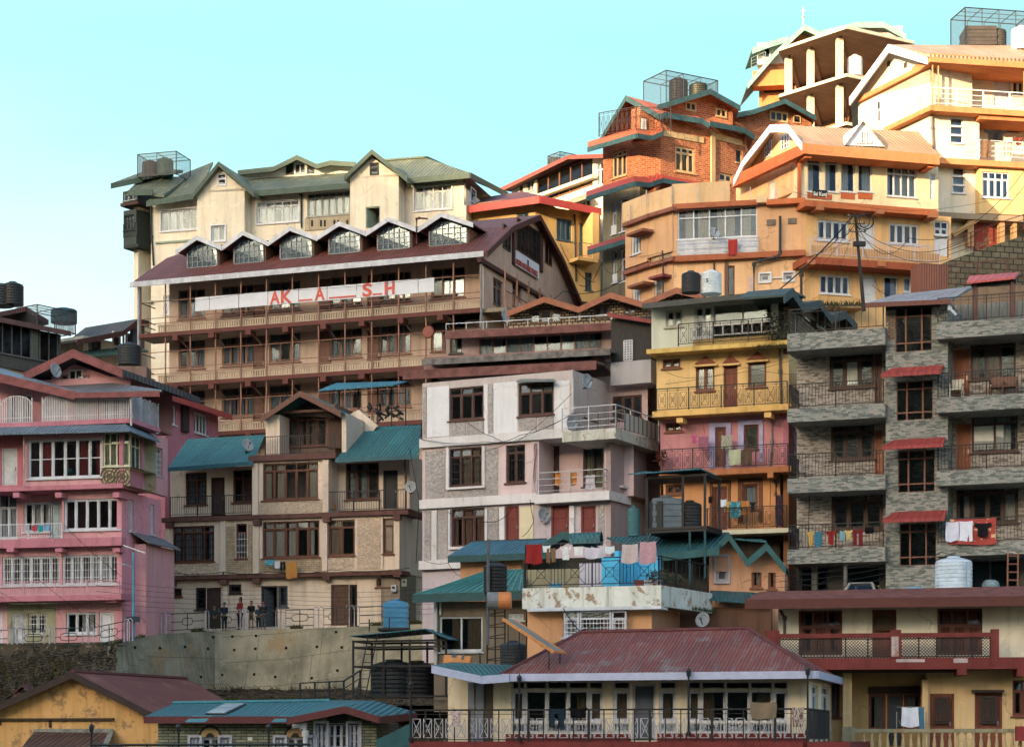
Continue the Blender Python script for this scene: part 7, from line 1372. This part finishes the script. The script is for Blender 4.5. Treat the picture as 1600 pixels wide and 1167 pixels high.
# ================================================================== utility pole and cables
UPo=PX(1350,486,101); UT=PX(1336,334,101); t=empty('utility_pole','dark leaning utility pole with coiled wires in front of the ochre house','utility pole',UPo); MB().tube([UPo,UT],[.1,.06],8).build('pole','pl:2c2824:0.7',t)
for k,yy in enumerate((338,350,362)): c=PX(1337+k*1.2,yy,100.9); MB().beam(c-V((.28,0,0)),c+V((.33,0,0)),.04).build('crossarm','pl:3a3634:0.6',t); MB().lathe(c+V((.38,0,0)),[(0,-.04),(.06,-.02),(.06,.1),(0,.12)],8).lathe(c-V((.34,0,0)),[(0,-.04),(.06,-.02),(.06,.1),(0,.12)],8).build('insulator','pl:54504c:0.4',t)
c=PX(1351,346,100.8)
for r_,dx in ((.42,0),(.36,.1),(.3,-.05)): MB().tube([c+V((dx+r_*math.cos(a*.42),0,r_*math.sin(a*.42))) for a in range(16)],.022,5).build('coil','pl:1c1c1e:0.6',t)
MB().box(Fr((UT.x-.1,100.8),(UT.x+.6,100.8)),0,.6,PX(0,384,100.8).z,PX(0,377,100.8).z,-.25,0).build('junction_box','pl:24262a:0.6',t)
CB=[([UT,PX(1184,478,96)],'thick cable running down left from the utility pole to the teal edged roof',.05,.3),([UT-Z*.3,PX(1240,452,98)],'thin cable from the utility pole towards the small windows',.015,.4),
([UT-Z*.4,PX(1420,372,108),PX(1600,268,104)],'long cable from the utility pole to the upper right edge',.022,1.2),([UT-Z*.6,PX(1600,292,104)],'second sagging cable from the utility pole to the right edge',.022,2.2),([UT-Z*.9,PX(1486,404,108)],'cable from the utility pole to the end of the ochre house',.018,.7),([UT-Z*.5,PX(1310,372,110),PX(1262,402,110)],'twisted cable left of the utility pole',.03,.2),
([PX(1362,445,99),PX(1440,462,99),PX(1600,428,97)],'cable hanging above the slate block terrace',.02,.4),([UT-Z*1.2,PX(1130,392,109)],'thin cable crossing the ochre wall to the glazed balcony',.012,.8),([PX(1337,352,101),PX(1383,478,98)],'thin wire falling right of the utility pole',.012,.1),([PX(1336,352,101),PX(1290,474,98)],'thin wire falling left of the utility pole',.012,.1),([PX(1240,300,111),PX(1420,330,111),PX(1600,300,111)],'wire along the terrace rail of the ochre house',.012,.2)]
G=GF.P
CB+=[([G(658,686,.3),G(760,690,.35),G(812,680,.4),G(896,645,.6)],'black cable looping over the white floor beam of the grey pink house',.022,.15),([G(727,657,.3),G(770,682,.35),G(806,692,.35),G(893,615,.6)],'crossing cable below the upper windows of the grey pink house',.018,.1),([G(757,706,.3),G(899,645,.6)],'short cable rising to the balcony of the grey pink house',.018,.1),
([BF.P(256,893,.3),BF.P(350,893,.35),BF.P(420,893,.35),BF.P(520,890,.35),BF.P(640,887,.3)],'cable along the lower floor of the beige house',.022,.12),([BF.P(265,888,.4),BF.P(312,900,.4)],'short cable with a red rag on the beige house corner',.018,.1)]
for k in range(6): CB.append(([PF.P(150,905+k*9,2.2),WQ.P(420,922+k*6.5,2.5),PX(700,917+k*8,96)],'%s wire of the bundle crossing in front of the people'%['topmost','second','third','fourth','fifth','lowest'][k],.011,.18))
CB+=[([PX(60,905,95),PX(190,1000,96)],'slanting wire in front of the pink ground floor',.012,.1),([PX(100,820,95),PX(190,900,96)],'wire slanting across the pink middle floor',.015,.1),([PX(0,925,95),PX(120,950,95.5),PX(250,855,100)],'wire rising to the right in front of the pink house',.012,.3)]
for k in range(4): CB.append(([PX(1208,900+k*9,84.5),PX(1385,877+k*9,83.5)],'%s wire before the dark garage of the slate block'%['upper','second','third','lower'][k],.014,.1))
CB+=[([PX(1395,885,83),PX(1470,862,83),PX(1600,870,83)],'cable sagging over the white tank',.02,.2),([YF.P(1035,577,.3),YF.P(1085,590,.4),YF.P(1240,562,.3)],'thin cable over the yellow floor',.013,.15),([YF.P(1040,600,.3),YF.P(1165,574,.5),YF.P(1262,585,.3)],'second thin cable over the yellow floor',.013,.1),
([PX(662,875,93),PX(700,879,90),PX(720,900,89)],'cable at the lower left corner of the grey pink house',.018,.1),([SS.P(905,445,0),PX(940,410,126),PX(972,415,124)],'cable hanging between the school gable and the narrow grey house',.03,.6),([PX(800,478,116),PX(880,455,118),PX(985,430,118)],'black cable drooping over the zigzag roofed house',.03,.5)]
for P_,l,r_,s_ in CB: cable(P_,l,r_*.72,s_)
# ================================================================== satellite dishes
DG='satellite dishes on the houses'
for p,r_,d,l in ((PF.P(84,590,.1),.42,(.75,-.5,.15),'grey dish on the gable of the pink house'),(BF.P(385,706,-1.0),.42,(.6,-.7,.35),'pale dish on the left teal roof of the beige house'),(GF.P(914,607,1.0),.42,(.7,-.7,.1),'white dish on the upper right wall of the grey pink house'),(GF.P(891,671,.4),.42,(.55,-.7,-.05),'dish below the balcony slab of the grey pink house'),(GF.P(848,815,.2),.42,(.5,-.8,.1),'dish on the pale yellow patch of the grey pink house'),
 (PX(1100,981,82.5),.38,(-.5,-.8,.2),'small dish behind the rusty red hipped roof'),(YS.P(1241,678,.2),.4,(.9,-.3,.2),'dish on the side of the pink floor'),(PX(788,505,112),.5,(.7,-.6,.2),'grey dish left of the zigzag roofed house'),(HC.P(1115,374,.7),.4,(.3,-.8,.4),'white dish in front of the glazed balcony'),(PX(643,771,101),.36,(-.3,-.9,.1),'pair of pale dishes folded at the right corner of the beige house')):
    dish(p,r_,d,l,.3,DG)
# ================================================================== tanks in the middle
tank(PX(1079.5,458,100),.46,1.08,'pl:24262c:0.5','black water tank beside the white tank before the ochre wall'); t=tank(PX(1111,460,100),.52,1.18,'pl:c8d0d4:0.4','white domed water tank with a small blue mark before the ochre wall')
text(t,'S',fr(1100,99.4,1120,99.4),1103,441,.0,.26,'pl:1c4a6a:0.5'); f=fr(1085,97,1140,96.5); 
tank(PX(1490,921,82.3),.74,1.34,'pl:b8c8d8:0.4','large white water tank with dark rings in front of the slate block'); 
f=fr(1470,81.5,1520,81.5); m=MB()
for x in (1510,1517): m.tube([f.P(x,878,0),f.P(x,924,0)],.03,6)
o=m.build('pipes','pl:8a98a4:0.4',None,f.P(1514,924,0)); tag(o,'pair of thin pipes on the right side of the large white tank','pipe'); text(o,'~~',f,1484,886,-.0,.3,'pl:1c3a4a:0.5') if 0 else None
t=empty('ladder','brown wooden ladder leaning in the dark bay right of the white tank','ladder',PX(1581,925,82.5)); m=MB(); a,b=PX(1574,925,82.5),PX(1575,862,82.7); c,d=PX(1590,925,82.5),PX(1591,862,82.7); MB().beam(a,b,.06).build('rail','wd:7a4430',t); MB().beam(c,d,.06).build('rail','wd:7a4430',t)
for k in range(5): MB().beam(a.lerp(b,(k+.5)/5),c.lerp(d,(k+.5)/5),.05).build('rung','wd:7a4430',t)
p=PX(1548,921,82.5); o=MB().lathe(p,[(0,0),(.34,0),(.35,.18),(.3,.32),(.18,.39),(0,.41)],20).build('covered_drum','pl:6a8088:0.5',None,p); tag(o,'low grey green rounded drum lid showing above the maroon roof','drum')
p=PX(1430,922,80.2); o=MB().lathe(p,[(0,0),(.5,0),(.42,.08),(.2,.12),(0,.13)],16).build('plastic_sheet','cl:5a98b8',None,p); tag(o,'flat pale blue plastic heap on the maroon roof','plastic sheet')
# car roof in the garage
CR=fr(1317,86,1366,85.6); t=empty('parked_car','pale parked car with only its roof and rear window above the maroon roof','car',CR.P(1317,955)); zc=CR.q(1340,908)[1]; W_=CR.W
m=MB().loops([W_(-.1,zc-1.5,.3),W_(1.5,zc-1.5,.3),W_(1.5,zc-1.5,-3.6),W_(-.1,zc-1.5,-3.6)],[W_(-.1,zc-.62,.25),W_(1.5,zc-.62,.25),W_(1.5,zc-.62,-3.6),W_(-.1,zc-.62,-3.6)]); m.loops([W_(.22,zc-.06,-.35),W_(1.18,zc-.06,-.35),W_(1.15,zc-.06,-2.3),W_(.25,zc-.06,-2.3)],[W_(.3,zc,-.5),W_(1.1,zc,-.5),W_(1.08,zc,-2.1),W_(.32,zc,-2.1)])
for a,b in ((W_(-.02,zc-.62,.12),W_(.24,zc-.05,-.36)),(W_(1.42,zc-.62,.12),W_(1.16,zc-.05,-.36)),(W_(-.02,zc-.62,-3.0),W_(.24,zc-.05,-2.3)),(W_(1.42,zc-.62,-3),W_(1.16,zc-.05,-2.3))): m.beam(a,b,.08)
m.build('body','pl:b0a898:0.3:0.3',t); MB().poly([W_(.04,zc-.6,.1),W_(1.36,zc-.6,.1),W_(1.14,zc-.07,-.34),W_(.26,zc-.07,-.34)]).build('rear_window','glass',t)
for u in (.1,1.1): MB().box(CR,u,u+.2,zc-.95,zc-.75,.27,.3).build('tail_light','pl:8a2a24:0.3',t)
for u in (.0,1.3):
    for o_ in (-.5,-3): MB().lathe(W_(u,zc-1.5,o_),[(0,0),(.3,0),(.3,.18),(0,.18)],16,CR.u).build('wheel','pl:17171a:0.8',t)
# ================================================================== laundry
LG='washing hung out on the houses'
def L(name,l,f,x0,x1,y0,y1,o,mat,sh=0,cat=None):
    p,q=f.P(x0,y0,o),f.P(x1,y0,o); q.z=p.z; hang(name,l,p,q,p.z-f.P(x0,y1,o).z,mat,sh,LG,cat)
L('cloth','turquoise dotted cloth under the wide window of the beige house',BF,414,429,874,882,.5,'cl:3a9ab0:c8e0e4:9:9'); L('cloth','white cloth between the turquoise cloth and the black shorts',BF,429.5,437.5,876,887,.5,'cl:c8c8d0'); L('shorts','black shorts on the line of the beige house',BF,438,446,877,890,.52,'cl:1c1c20',2); L('towel','mustard orange towel hanging over the beige house slab',BF,447.5,464,877,903,.5,'cl:b87c2c')
f=fr(815,81.6,1033,79.8); z=f.q(820,851)[1]
for n,l,x0,x1,y0,y1,m_,s_ in (('towel','bright red towel at the left end of the terrace line',822,847,850,880,'cl:8a1c1c',0),('cloth','small white cloth just right of the red towel',848,860,852,862,'cl:d0d4dc',0),('trousers','small brown trousers on the terrace line',854,868,856,878,'cl:7a5c40',2),('vest','white vest with orange print on the terrace line',876,892,853,874,'cl:d0d4dc:c87c4c:3:3',1),('pants','white underpants between the vest and the pale sheet',897,911,854,867,'cl:d0d4d8',0),('sheet','pale lilac patterned sheet in the middle of the terrace line',915,943,855,872,'cl:c0bccc:a8a4b8:14:14',0),('cloth','little white cloth right of the lilac sheet',946,960,853,864,'cl:c8d4dc',0),('towel','pale pink lace towel on the terrace line',972,997,850,879,'cl:b8a8a8:98888c:16:16',0),('towel','pink checked towel at the right end of the terrace line',1000,1025,846,880,'cl:b48c98:98707c:16:16',0)): L(n,l,f,x0,x1,y0,y1,0,m_,s_)
o=MB().tube([f.P(818,850,-.01),f.P(1028,846,-.01)],.01,4).build('clothes_line','pl:6a6a6a:0.5',None,f.P(818,850,0)); tag(o,'thin clothes line over the blue terrace','clothes line')
for n,l,x0,x1,y0,y1,o_,m_,s_ in (('shirt','small hot pink shirt on the pink floor balcony',1080,1090,680,692,.5,'cl:b8487c',1),('cloth','dark pink checked cloth beside the hot pink shirt',1092,1107,682,703,.5,'cl:9a5c74:3a2c38:14:14',0),('towel','grey striped towel before the pink floor door',1127,1144,680,701,.5,'sp:9a9a8c:6a6a5c:0.09',0),('towel','pale green towel over the pink floor railing',1139,1157,702,726,.95,'cl:a8b090:98a080:12:12',0),('shawl','brown checked shawl over the pink floor railing',1158,1175,704,727,.95,'cl:5c4a3c:2c221c:12:12',0),
 ('cloth','white cloth first on the orange floor line',1125,1135,780,791,.8,'cl:c8d0dc',0),('shirt','yellow shirt on the orange floor line',1134.5,1141,783,798,.8,'cl:b89848',1),('towel','turquoise dotted towel on the orange floor line',1140.5,1157,783,808,.85,'cl:2c7c8c:8ac0c4:9:9',0),('towel','orange towel on the orange floor line',1157.5,1171,782,804,.8,'cl:b0702c',0),('shirt','black shirt on the orange floor line',1171.5,1181,784,796,.8,'cl:1c1c20',1),('shawl','long dark floral shawl at the corner of the orange floor',1212,1223,773,823,1.0,'cl:2a2c38:8a2c34:6:6',0),('cap','small black cloth at the left of the orange floor door',1107,1113,775,785,.6,'cl:15151a',0)): L(n,l,YF,x0,x1,y0,y1,o_,m_,s_)
for n,l,x0,x1,y0,y1,m_,s_ in (('shirt','ochre yellow shirt at the left of the lowest slate balcony',1261,1272,830,852,'cl:b0903c',1),('towel','teal towel on the lowest slate balcony',1273,1284,830,854,'cl:2c6c84',0),('shirt','dark red dotted shirt on the lowest slate balcony',1291,1306,829,850,'cl:8a1c1c:3a1010:8:8',1),('towel','teal and white small towel on the lowest slate balcony',1312,1321,829,843,'cl:6a98a0',0),('shirt','pale yellow patterned shirt on the lowest slate balcony',1320,1332,828,842,'cl:b8a058:8a7a3c:8:8',1),('trousers','maroon trousers on the lowest slate balcony',1333,1348,827,852,'cl:6a1c20',2),('cloth','black cloth at the right of the lowest slate balcony',1352,1365,823,833,'cl:101014',0)): L(n,l,TF,x0,x1,y0,y1,.12,m_,s_)
L('bedsheet','large red floral bedsheet over the slate block railing right of the awning',TF,1484,1557,811,851,.12,'cl:a03c34:c8a070:2.2:2.2',0); L('towel','left white towel over the red floral bedsheet',TF,1478,1498,815,845,.2,'cl:c4c8dc'); L('towel','right white towel over the red floral bedsheet',TF,1499,1520,814,845,.2,'cl:ccd0e0'); L('scarf','black scarf over the red floral bedsheet',TF,1522,1549,817,838,.2,'cl:1a1a1e',1)
L('towel','red towel hanging from the glazed balcony rail',HC,1138,1152,374,399,.45,'cl:a82c24')
L('towel','large brown towel thrown over the verandah railing',VF,1173,1213,1096,1122,1.62,'cl:7a6a54'); L('cloth','brown and white cloth near the verandah corner',VF,1238,1256,1104,1134,1.62,'sp:9a9088:5a4038:0.2'); L('jeans','dark blue jeans over the verandah railing',VF,857,882,1106,1136,1.62,'cl:1c2c38',2); L('shirt','black shirt over the verandah railing',VF,889,918,1105,1120,1.62,'cl:101216',1); L('shirt','red and white cloth at the left end of the verandah railing',VF,704,722,1110,1134,1.62,'cl:b0a0a0:7a2c28:3:3',1)
L('trousers','black trousers on the top right balcony',HF,1537,1573,202,220,.7,'cl:1c1a1c',1); L('shirt','rust shirt on the top right balcony',HF,1584,1599,214,226,.7,'cl:7a3424',1); L('cloth','cream cloth bundle on the top right balcony',HF,1568,1582,214,244,.65,'cl:c8bca0'); L('cloth','brown patterned cloth over the top right balcony rail',HF,1533,1548,218,246,.85,'cl:7a5c44:3a2c24:8:8')
t=empty('drying_rack','metal drying rack on the lower right terrace','drying rack',RF_.P(1422,1160,.9),RF_.rz); m=MB()
for x in (1401,1447): p=RF_.P(x,1162,.9); m.beam(p,p+Z*1.2,.03)
for o_ in (.7,.9,1.1): m.beam(RF_.P(1401,1104,o_),RF_.P(1447,1104,o_),.02)
m.build('frame','pl:8a8c90:0.4:0.6',t); L('towel','white towel on the drying rack',RF_,1409,1435,1104,1134,1.1,'cl:c4ccdc'); L('towel','teal towel on the drying rack',RF_,1436,1444,1104,1138,1.1,'cl:3a6c84')
for x0,x1,y1,m_,l in ((50,58,829,'cl:a83c44','small red cloth on the pink house rail'),(59,68,830,'cl:2c8a94','small teal cloth on the pink house rail'),(69,78,828,'cl:6a9ac8','small blue cloth on the pink house rail')): L('cloth',l,PF,x0,x1,820,y1,.6,m_)
for x,l in ((871,'left orange towel on the grey pink house balcony'),(896,'right orange towel on the grey pink house balcony')): L('towel',l,GF,x-4,x+5,738,758,.3,'cl:c07828')
L('cloth','pale cloth on the grey pink house balcony',GF,915,930,742,765,.3,'cl:b8b0b8')
# ================================================================== pots, chairs, odds and ends
plant(YF.P(1033,728,.6),.28,.65,'red flowering potted plant at the left of the pink floor balcony','cl:6a3028','pl:7a4030:0.8'); plant(YF.P(1214,533,.75),.55,1.25,'straggly shrub growing at the right corner of the white top floor balcony','cl:4a4630',None,'shrub',420)
for k,(x,l) in enumerate(((1,'first'),(1.8,'second'),(2.6,'third'),(3.4,'fourth'))): plant(OS.W(x,OF.q(816,919)[1]-.1,-.7),.28,.75,'%s potted plant from the corner on the blue terrace'%l,'cl:3c4a34:7a3a34:6:6','pl:8a4030:0.8')
plant(PX(1268,270,113),.2,.35,'tiny bush sprouting under the terrace sign of the ochre house','cl:5a5030') if 0 else None
def chair(p,f,label,mat,w=.55):
    t=empty('chair',label,'chair',p,f.rz); b=f.n; u=f.u; MB().prism([p+Z*.42,p+u*w+Z*.42,p+u*w-b*w+Z*.42,p-b*w+Z*.42],Z*.05).build('seat',mat,t); MB().prism([p-b*w+Z*.45,p+u*w-b*w+Z*.45,p+u*w-b*(w+.1)+Z*.95,p-b*(w+.1)+Z*.95],-b*.04).build('backrest',mat,t)
    for a in (0,w):
        for c in (0,w): q=p+u*a-b*c; MB().beam(q,q+Z*.42,.05).build('leg',mat,t)
        MB().beam(p+u*a+Z*.66,p+u*a-b*w+Z*.68,.05).beam(p+u*a+Z*.44,p+u*a+Z*.66,.04).build('armrest',mat,t)
zc=TF.q(1463,622,0)[1]
for x,l,c,w in ((1484,'white plastic armchair on the upper right slate balcony','pl:c8c0a8:0.4',.5),(1546,'left brown cane armchair on the upper right slate balcony','wd:6a4430',.55),(1567,'right brown cane armchair on the upper right slate balcony','wd:6a4430',.55)):
    chair(TF.W(TF.U(x,-.7),zc,-.7),TF,l,c,w)
f=fr(815,81,1033,79); zt_=OF.q(816,919)[1]
p=OF.W(OF.U(868,-1.2),zt_-.15,-1.2); o=MB().lathe(p,[(0,0),(.2,0),(.26,.4),(.24,.4),(.18,.05)],16).build('bucket','pl:3aa0c8:0.4',None,p); tag(o,'sky blue bucket on the terrace behind the crossed railing','bucket')
p=OF.W(OF.U(823,-1),zt_-.15,-.9); o=MB().lathe(p,[(0,0),(.3,0),(.38,.2),(.36,.2),(.28,.03)],16).build('basin','pl:3a90b0:0.4',None,p); tag(o,'blue basin at the left end of the terrace','basin')
t=empty('bench','low brown slatted bench on the blue terrace','bench',OF.W(2,zt_,-1.6)); a=OF.W(1.1,zt_+.1,-1.8); MB().prism([a,a+OF.u*1.8,a+OF.u*1.8-OF.n*.4,a-OF.n*.4],Z*.06).build('seat','wd:5a3a28',t)
for u in (.05,.6,1.2,1.7): MB().beam(a+OF.u*u-Z*.4,a+OF.u*u,.06).build('leg','wd:5a3a28',t)
t=empty('washing_machine','small white box and red crate on the blue terrace','box',OF.W(4.6,zt_,-1)); u0=OF.U(1006,-1); MB().box(OF,u0,u0+.55,zt_-.3,zt_+.32,-1.6,-1.0).build('box','pl:b8bcc4:0.5',t); MB().box(OF,u0-.4,u0-.04,zt_-.3,zt_+.3,-1.5,-1.0).build('crate','pl:7a2c28:0.6',t); t.name='storage_box'
p=BF.P(518,795,-.6); o=MB().box(BF,BF.U(513.5,-.5),BF.U(522,-.5),p.z,p.z+.26,-.8,-.5).build('carton','pl:d08a20:0.5',None,p,BF.rz); tag(o,'small orange carton on the right balcony of the beige house','carton')
t=empty('canopy','loose teal sheet canopy on thin black posts over scrap behind the beige house','canopy',PX(600,660,108)); f=fr(500,111,640,108.5); MB().prism([f.P(498,611,1),f.P(615,603,1),f.P(636,597,-1),f.P(525,600,-1)],Z*.06).build('sheet','co:2a7c90:0.2:0.2:2a4a50',t)
m=MB()
for x in (530,560,590,612,634): m.beam(f.P(x,606,0),f.P(x,672,0),.06)
for y in (618,645): m.beam(f.P(530,y,0),f.P(634,y-4,0),.04)
m.build('post','pl:17181a:0.6',t); m=MB()
for k in range(26): a=f.P(R.uniform(575,630),R.uniform(632,660),-.4+R.uniform(-.4,.4)); m.beam(a,a+V((R.uniform(-.5,.5),R.uniform(-.3,.3),R.uniform(-.3,.5))),.09)
o=m.build('scrap_heap','pl:1c2024:0.6',None,f.P(600,662,-.4)); tag(o,'tangled dark scrap piled under the loose teal canopy','scrap',None,'stuff')

def tufts(name_l,pts,n,sz,mat='cl:3e4424:5a5430:3:3'):
    m=MB()
    for k in range(n):
        a,b=R.choice(pts); p=a.lerp(b,R.random())+V((R.uniform(-.08,.08),R.uniform(-.08,.08),0)); d=V((R.uniform(-.5,.5),R.uniform(-.5,.2),R.uniform(.2,1))).normalized()*R.uniform(.4,1)*sz; e=d.cross(V((0,1,0))).normalized()*sz*.09; m.poly([p-e,p+e,p+d])
    o=m.build('weeds',mat,None,pts[0][0]); tag(o,name_l,'weeds',None,'stuff')
tufts('weeds sprouting along the top edge of the concrete retaining wall',[(WQ.P(x,roadz(x)+1.2,2.55),WQ.P(x+18,roadz(x+18)+1.2,2.55)) for x in (172,205,300,455,580,640)],420,.28)
tufts('weeds and moss on the edge of the white terrace slab end',[(OS.W(3,OF.q(816,950)[1],.05),OS.W(5.5,OF.q(816,950)[1],.05))],90,.25)
tufts('ragged weeds under the small windows of the ochre house',[(HG.P(1283,478,1.3),HG.P(1350,478,1.3))],120,.4)
tufts('weeds on the earth strip below the stone bank',[(WQ.P(x,1096,5.6),WQ.P(x+30,1096,5.6)) for x in (340,390,440,500)],500,.35)
tufts('brown creeper on the balcony slab under the white top floor',[(YF.P(1180,546,.92),YF.P(1228,543,.92))],200,.3,'cl:4a4228')
EX=[([PX(1240,690,91),PX(1265,760,89),PX(1262,880,88)],'black cable hanging in the gap beside the slate block',.02,.1),([GF.P(700,800,.3),GF.P(770,815,.35),GF.P(800,795,.35)],'black cable loop on the lowest floor of the grey pink house',.018,.15),([GF.P(828,780,.6),GF.P(834,815,.4),GF.P(816,838,.3)],'reddish cable down the pale yellow patch',.015,.1),
([PX(640,700,100),PX(655,780,99),PX(650,880,99)],'cable down the dark alley right of the beige house',.02,.1),([SF.P(240,470,.3),SF.P(400,455,.3),SF.P(700,430,.3)],'thin cable clipped below the school banner',.012,.2),([PX(735,500,112),PX(850,540,104),PX(1015,560,96)],'cable crossing above the grey pink house roofs',.014,.5),
([QS.P(875,380,.1),QS.P(900,420,.3),QS.P(930,440,.3)],'cable on the side of the yellow house',.02,.3),([HA.P(985,400,.2),HB.P(1030,395,.2),HC.P(1055,392,.2)],'thin cable along the faceted end of the ochre house',.012,.1),([HC.P(1190,390,.2),HG.P(1275,398,1.2)],'cable below the vents of the ochre house',.014,.4),([TF.P(1300,900,.3),PX(1240,905,86),PX(1200,935,85)],'loose cables before the garage',.014,.3),
([PX(845,1010,82),PX(905,985,81),PX(975,955,81)],'wire over the peak of the rusty hipped roof',.014,.1),([OF.P(880,950,.15),OF.P(905,985,.3),OF.P(915,1005,.4)],'thin mast stay beside the white grilled window',.02,.05)]
for P_,l,r_,s_ in EX: cable(P_,l,r_,s_)
# ================================================================== camera, sky, sun
cam=bpy.data.cameras.new('camera'); co=bpy.data.objects.new('camera',cam); COL.objects.link(co); SC.camera=co
co.location=(0,0,0); co.rotation_euler=(math.pi/2,0,0); cam.sensor_width=36; cam.lens=72; cam.shift_y=(HY-583.5)/1600; cam.clip_end=3000; cam.clip_start=1
w=bpy.data.worlds.new('World'); SC.world=w; w.use_nodes=True; nt=w.node_tree; bg=nt.nodes['Background']; sky=nt.nodes.new('ShaderNodeTexSky'); sky.sky_type='NISHITA'; sky.sun_disc=False
sky.sun_elevation=math.radians(EL); az=math.atan2(sd.x,sd.y); sky.sun_rotation=az; sky.air_density=1.0; sky.dust_density=2.0; sky.ozone_density=.4
geo=nt.nodes.new('ShaderNodeTexCoord'); sp=nt.nodes.new('ShaderNodeSeparateXYZ'); nt.links.new(geo.outputs['Generated'],sp.inputs[0])
rp_=nt.nodes.new('ShaderNodeValToRGB'); e=rp_.color_ramp.elements; e[0].position=.0; e[0].color=(1,1,1,1); e[1].position=.62; e[1].color=(0,0,0,1); x=e.new(.32); x.color=(.95,.95,.95,1)
nt.links.new(sp.outputs[2],rp_.inputs[0])
hc=nt.nodes.new('ShaderNodeValToRGB'); e=hc.color_ramp.elements; e[0].position=.0; e[0].color=(1.71,2.12,2.13,1); e[1].position=.34; e[1].color=(0.72,1.60,1.70,1); x=e.new(.15); x.color=(1.53,2.03,2.07,1); x=e.new(.25); x.color=(.86,1.74,1.82,1); 
def M2(op,a,b_):
    n=nt.nodes.new('ShaderNodeMath'); n.operation=op
    for v,i in ((a,0),(b_,1)):
        if hasattr(v,'links'): nt.links.new(v,n.inputs[i])
        else: n.inputs[i].default_value=v
    return n.outputs[0]
nz=nt.nodes.new('ShaderNodeTexNoise'); nz.inputs['Scale'].default_value=7; nz.inputs['Detail'].default_value=7; mp=nt.nodes.new('ShaderNodeMapping'); mp.inputs['Scale'].default_value=(1,1,4); nt.links.new(geo.outputs['Generated'],mp.inputs[0]); nt.links.new(mp.outputs[0],nz.inputs['Vector'])
tv=M2('ADD',M2('ADD',sp.outputs[2],M2('MULTIPLY',sp.outputs[0],.2)),M2('MULTIPLY',M2('SUBTRACT',nz.outputs[0],.5),.07)); nt.links.new(tv,hc.inputs[0])
mx=nt.nodes.new('ShaderNodeMix'); mx.data_type='RGBA'; 
mr=nt.nodes.new('ShaderNodeMapRange'); mr.inputs[1].default_value=-.25; mr.inputs[2].default_value=.35; nt.links.new(sp.outputs[1],mr.inputs[0]); mm=nt.nodes.new('ShaderNodeMath'); mm.operation='MULTIPLY'; nt.links.new(rp_.outputs[0],mm.inputs[0]); nt.links.new(mr.outputs[0],mm.inputs[1]); nt.links.new(mm.outputs[0],mx.inputs[0]); nt.links.new(sky.outputs[0],mx.inputs[6]); nt.links.new(hc.outputs[0],mx.inputs[7]); nt.links.new(mx.outputs[2],bg.inputs[0]); bg.inputs[1].default_value=.15
sl=bpy.data.lights.new('sun','SUN'); so=bpy.data.objects.new('sun',sl); COL.objects.link(so); sl.energy=3.2; sl.angle=math.radians(.6); sl.color=(1,.71,.40)
dv=V((sd.x*math.cos(math.radians(EL)),sd.y*math.cos(math.radians(EL)),math.sin(math.radians(EL)))); so.rotation_euler=dv.to_track_quat('Z','Y').to_euler(); so.location=(-30,-30,60)
SC.view_settings.view_transform='Standard'; SC.view_settings.look='None'; SC.view_settings.exposure=2.05; SC.view_settings.gamma=1
SC.cycles.max_bounces=5; SC.cycles.diffuse_bounces=2; SC.cycles.glossy_bounces=2; SC.cycles.transparent_max_bounces=12; SC.cycles.use_denoising=True
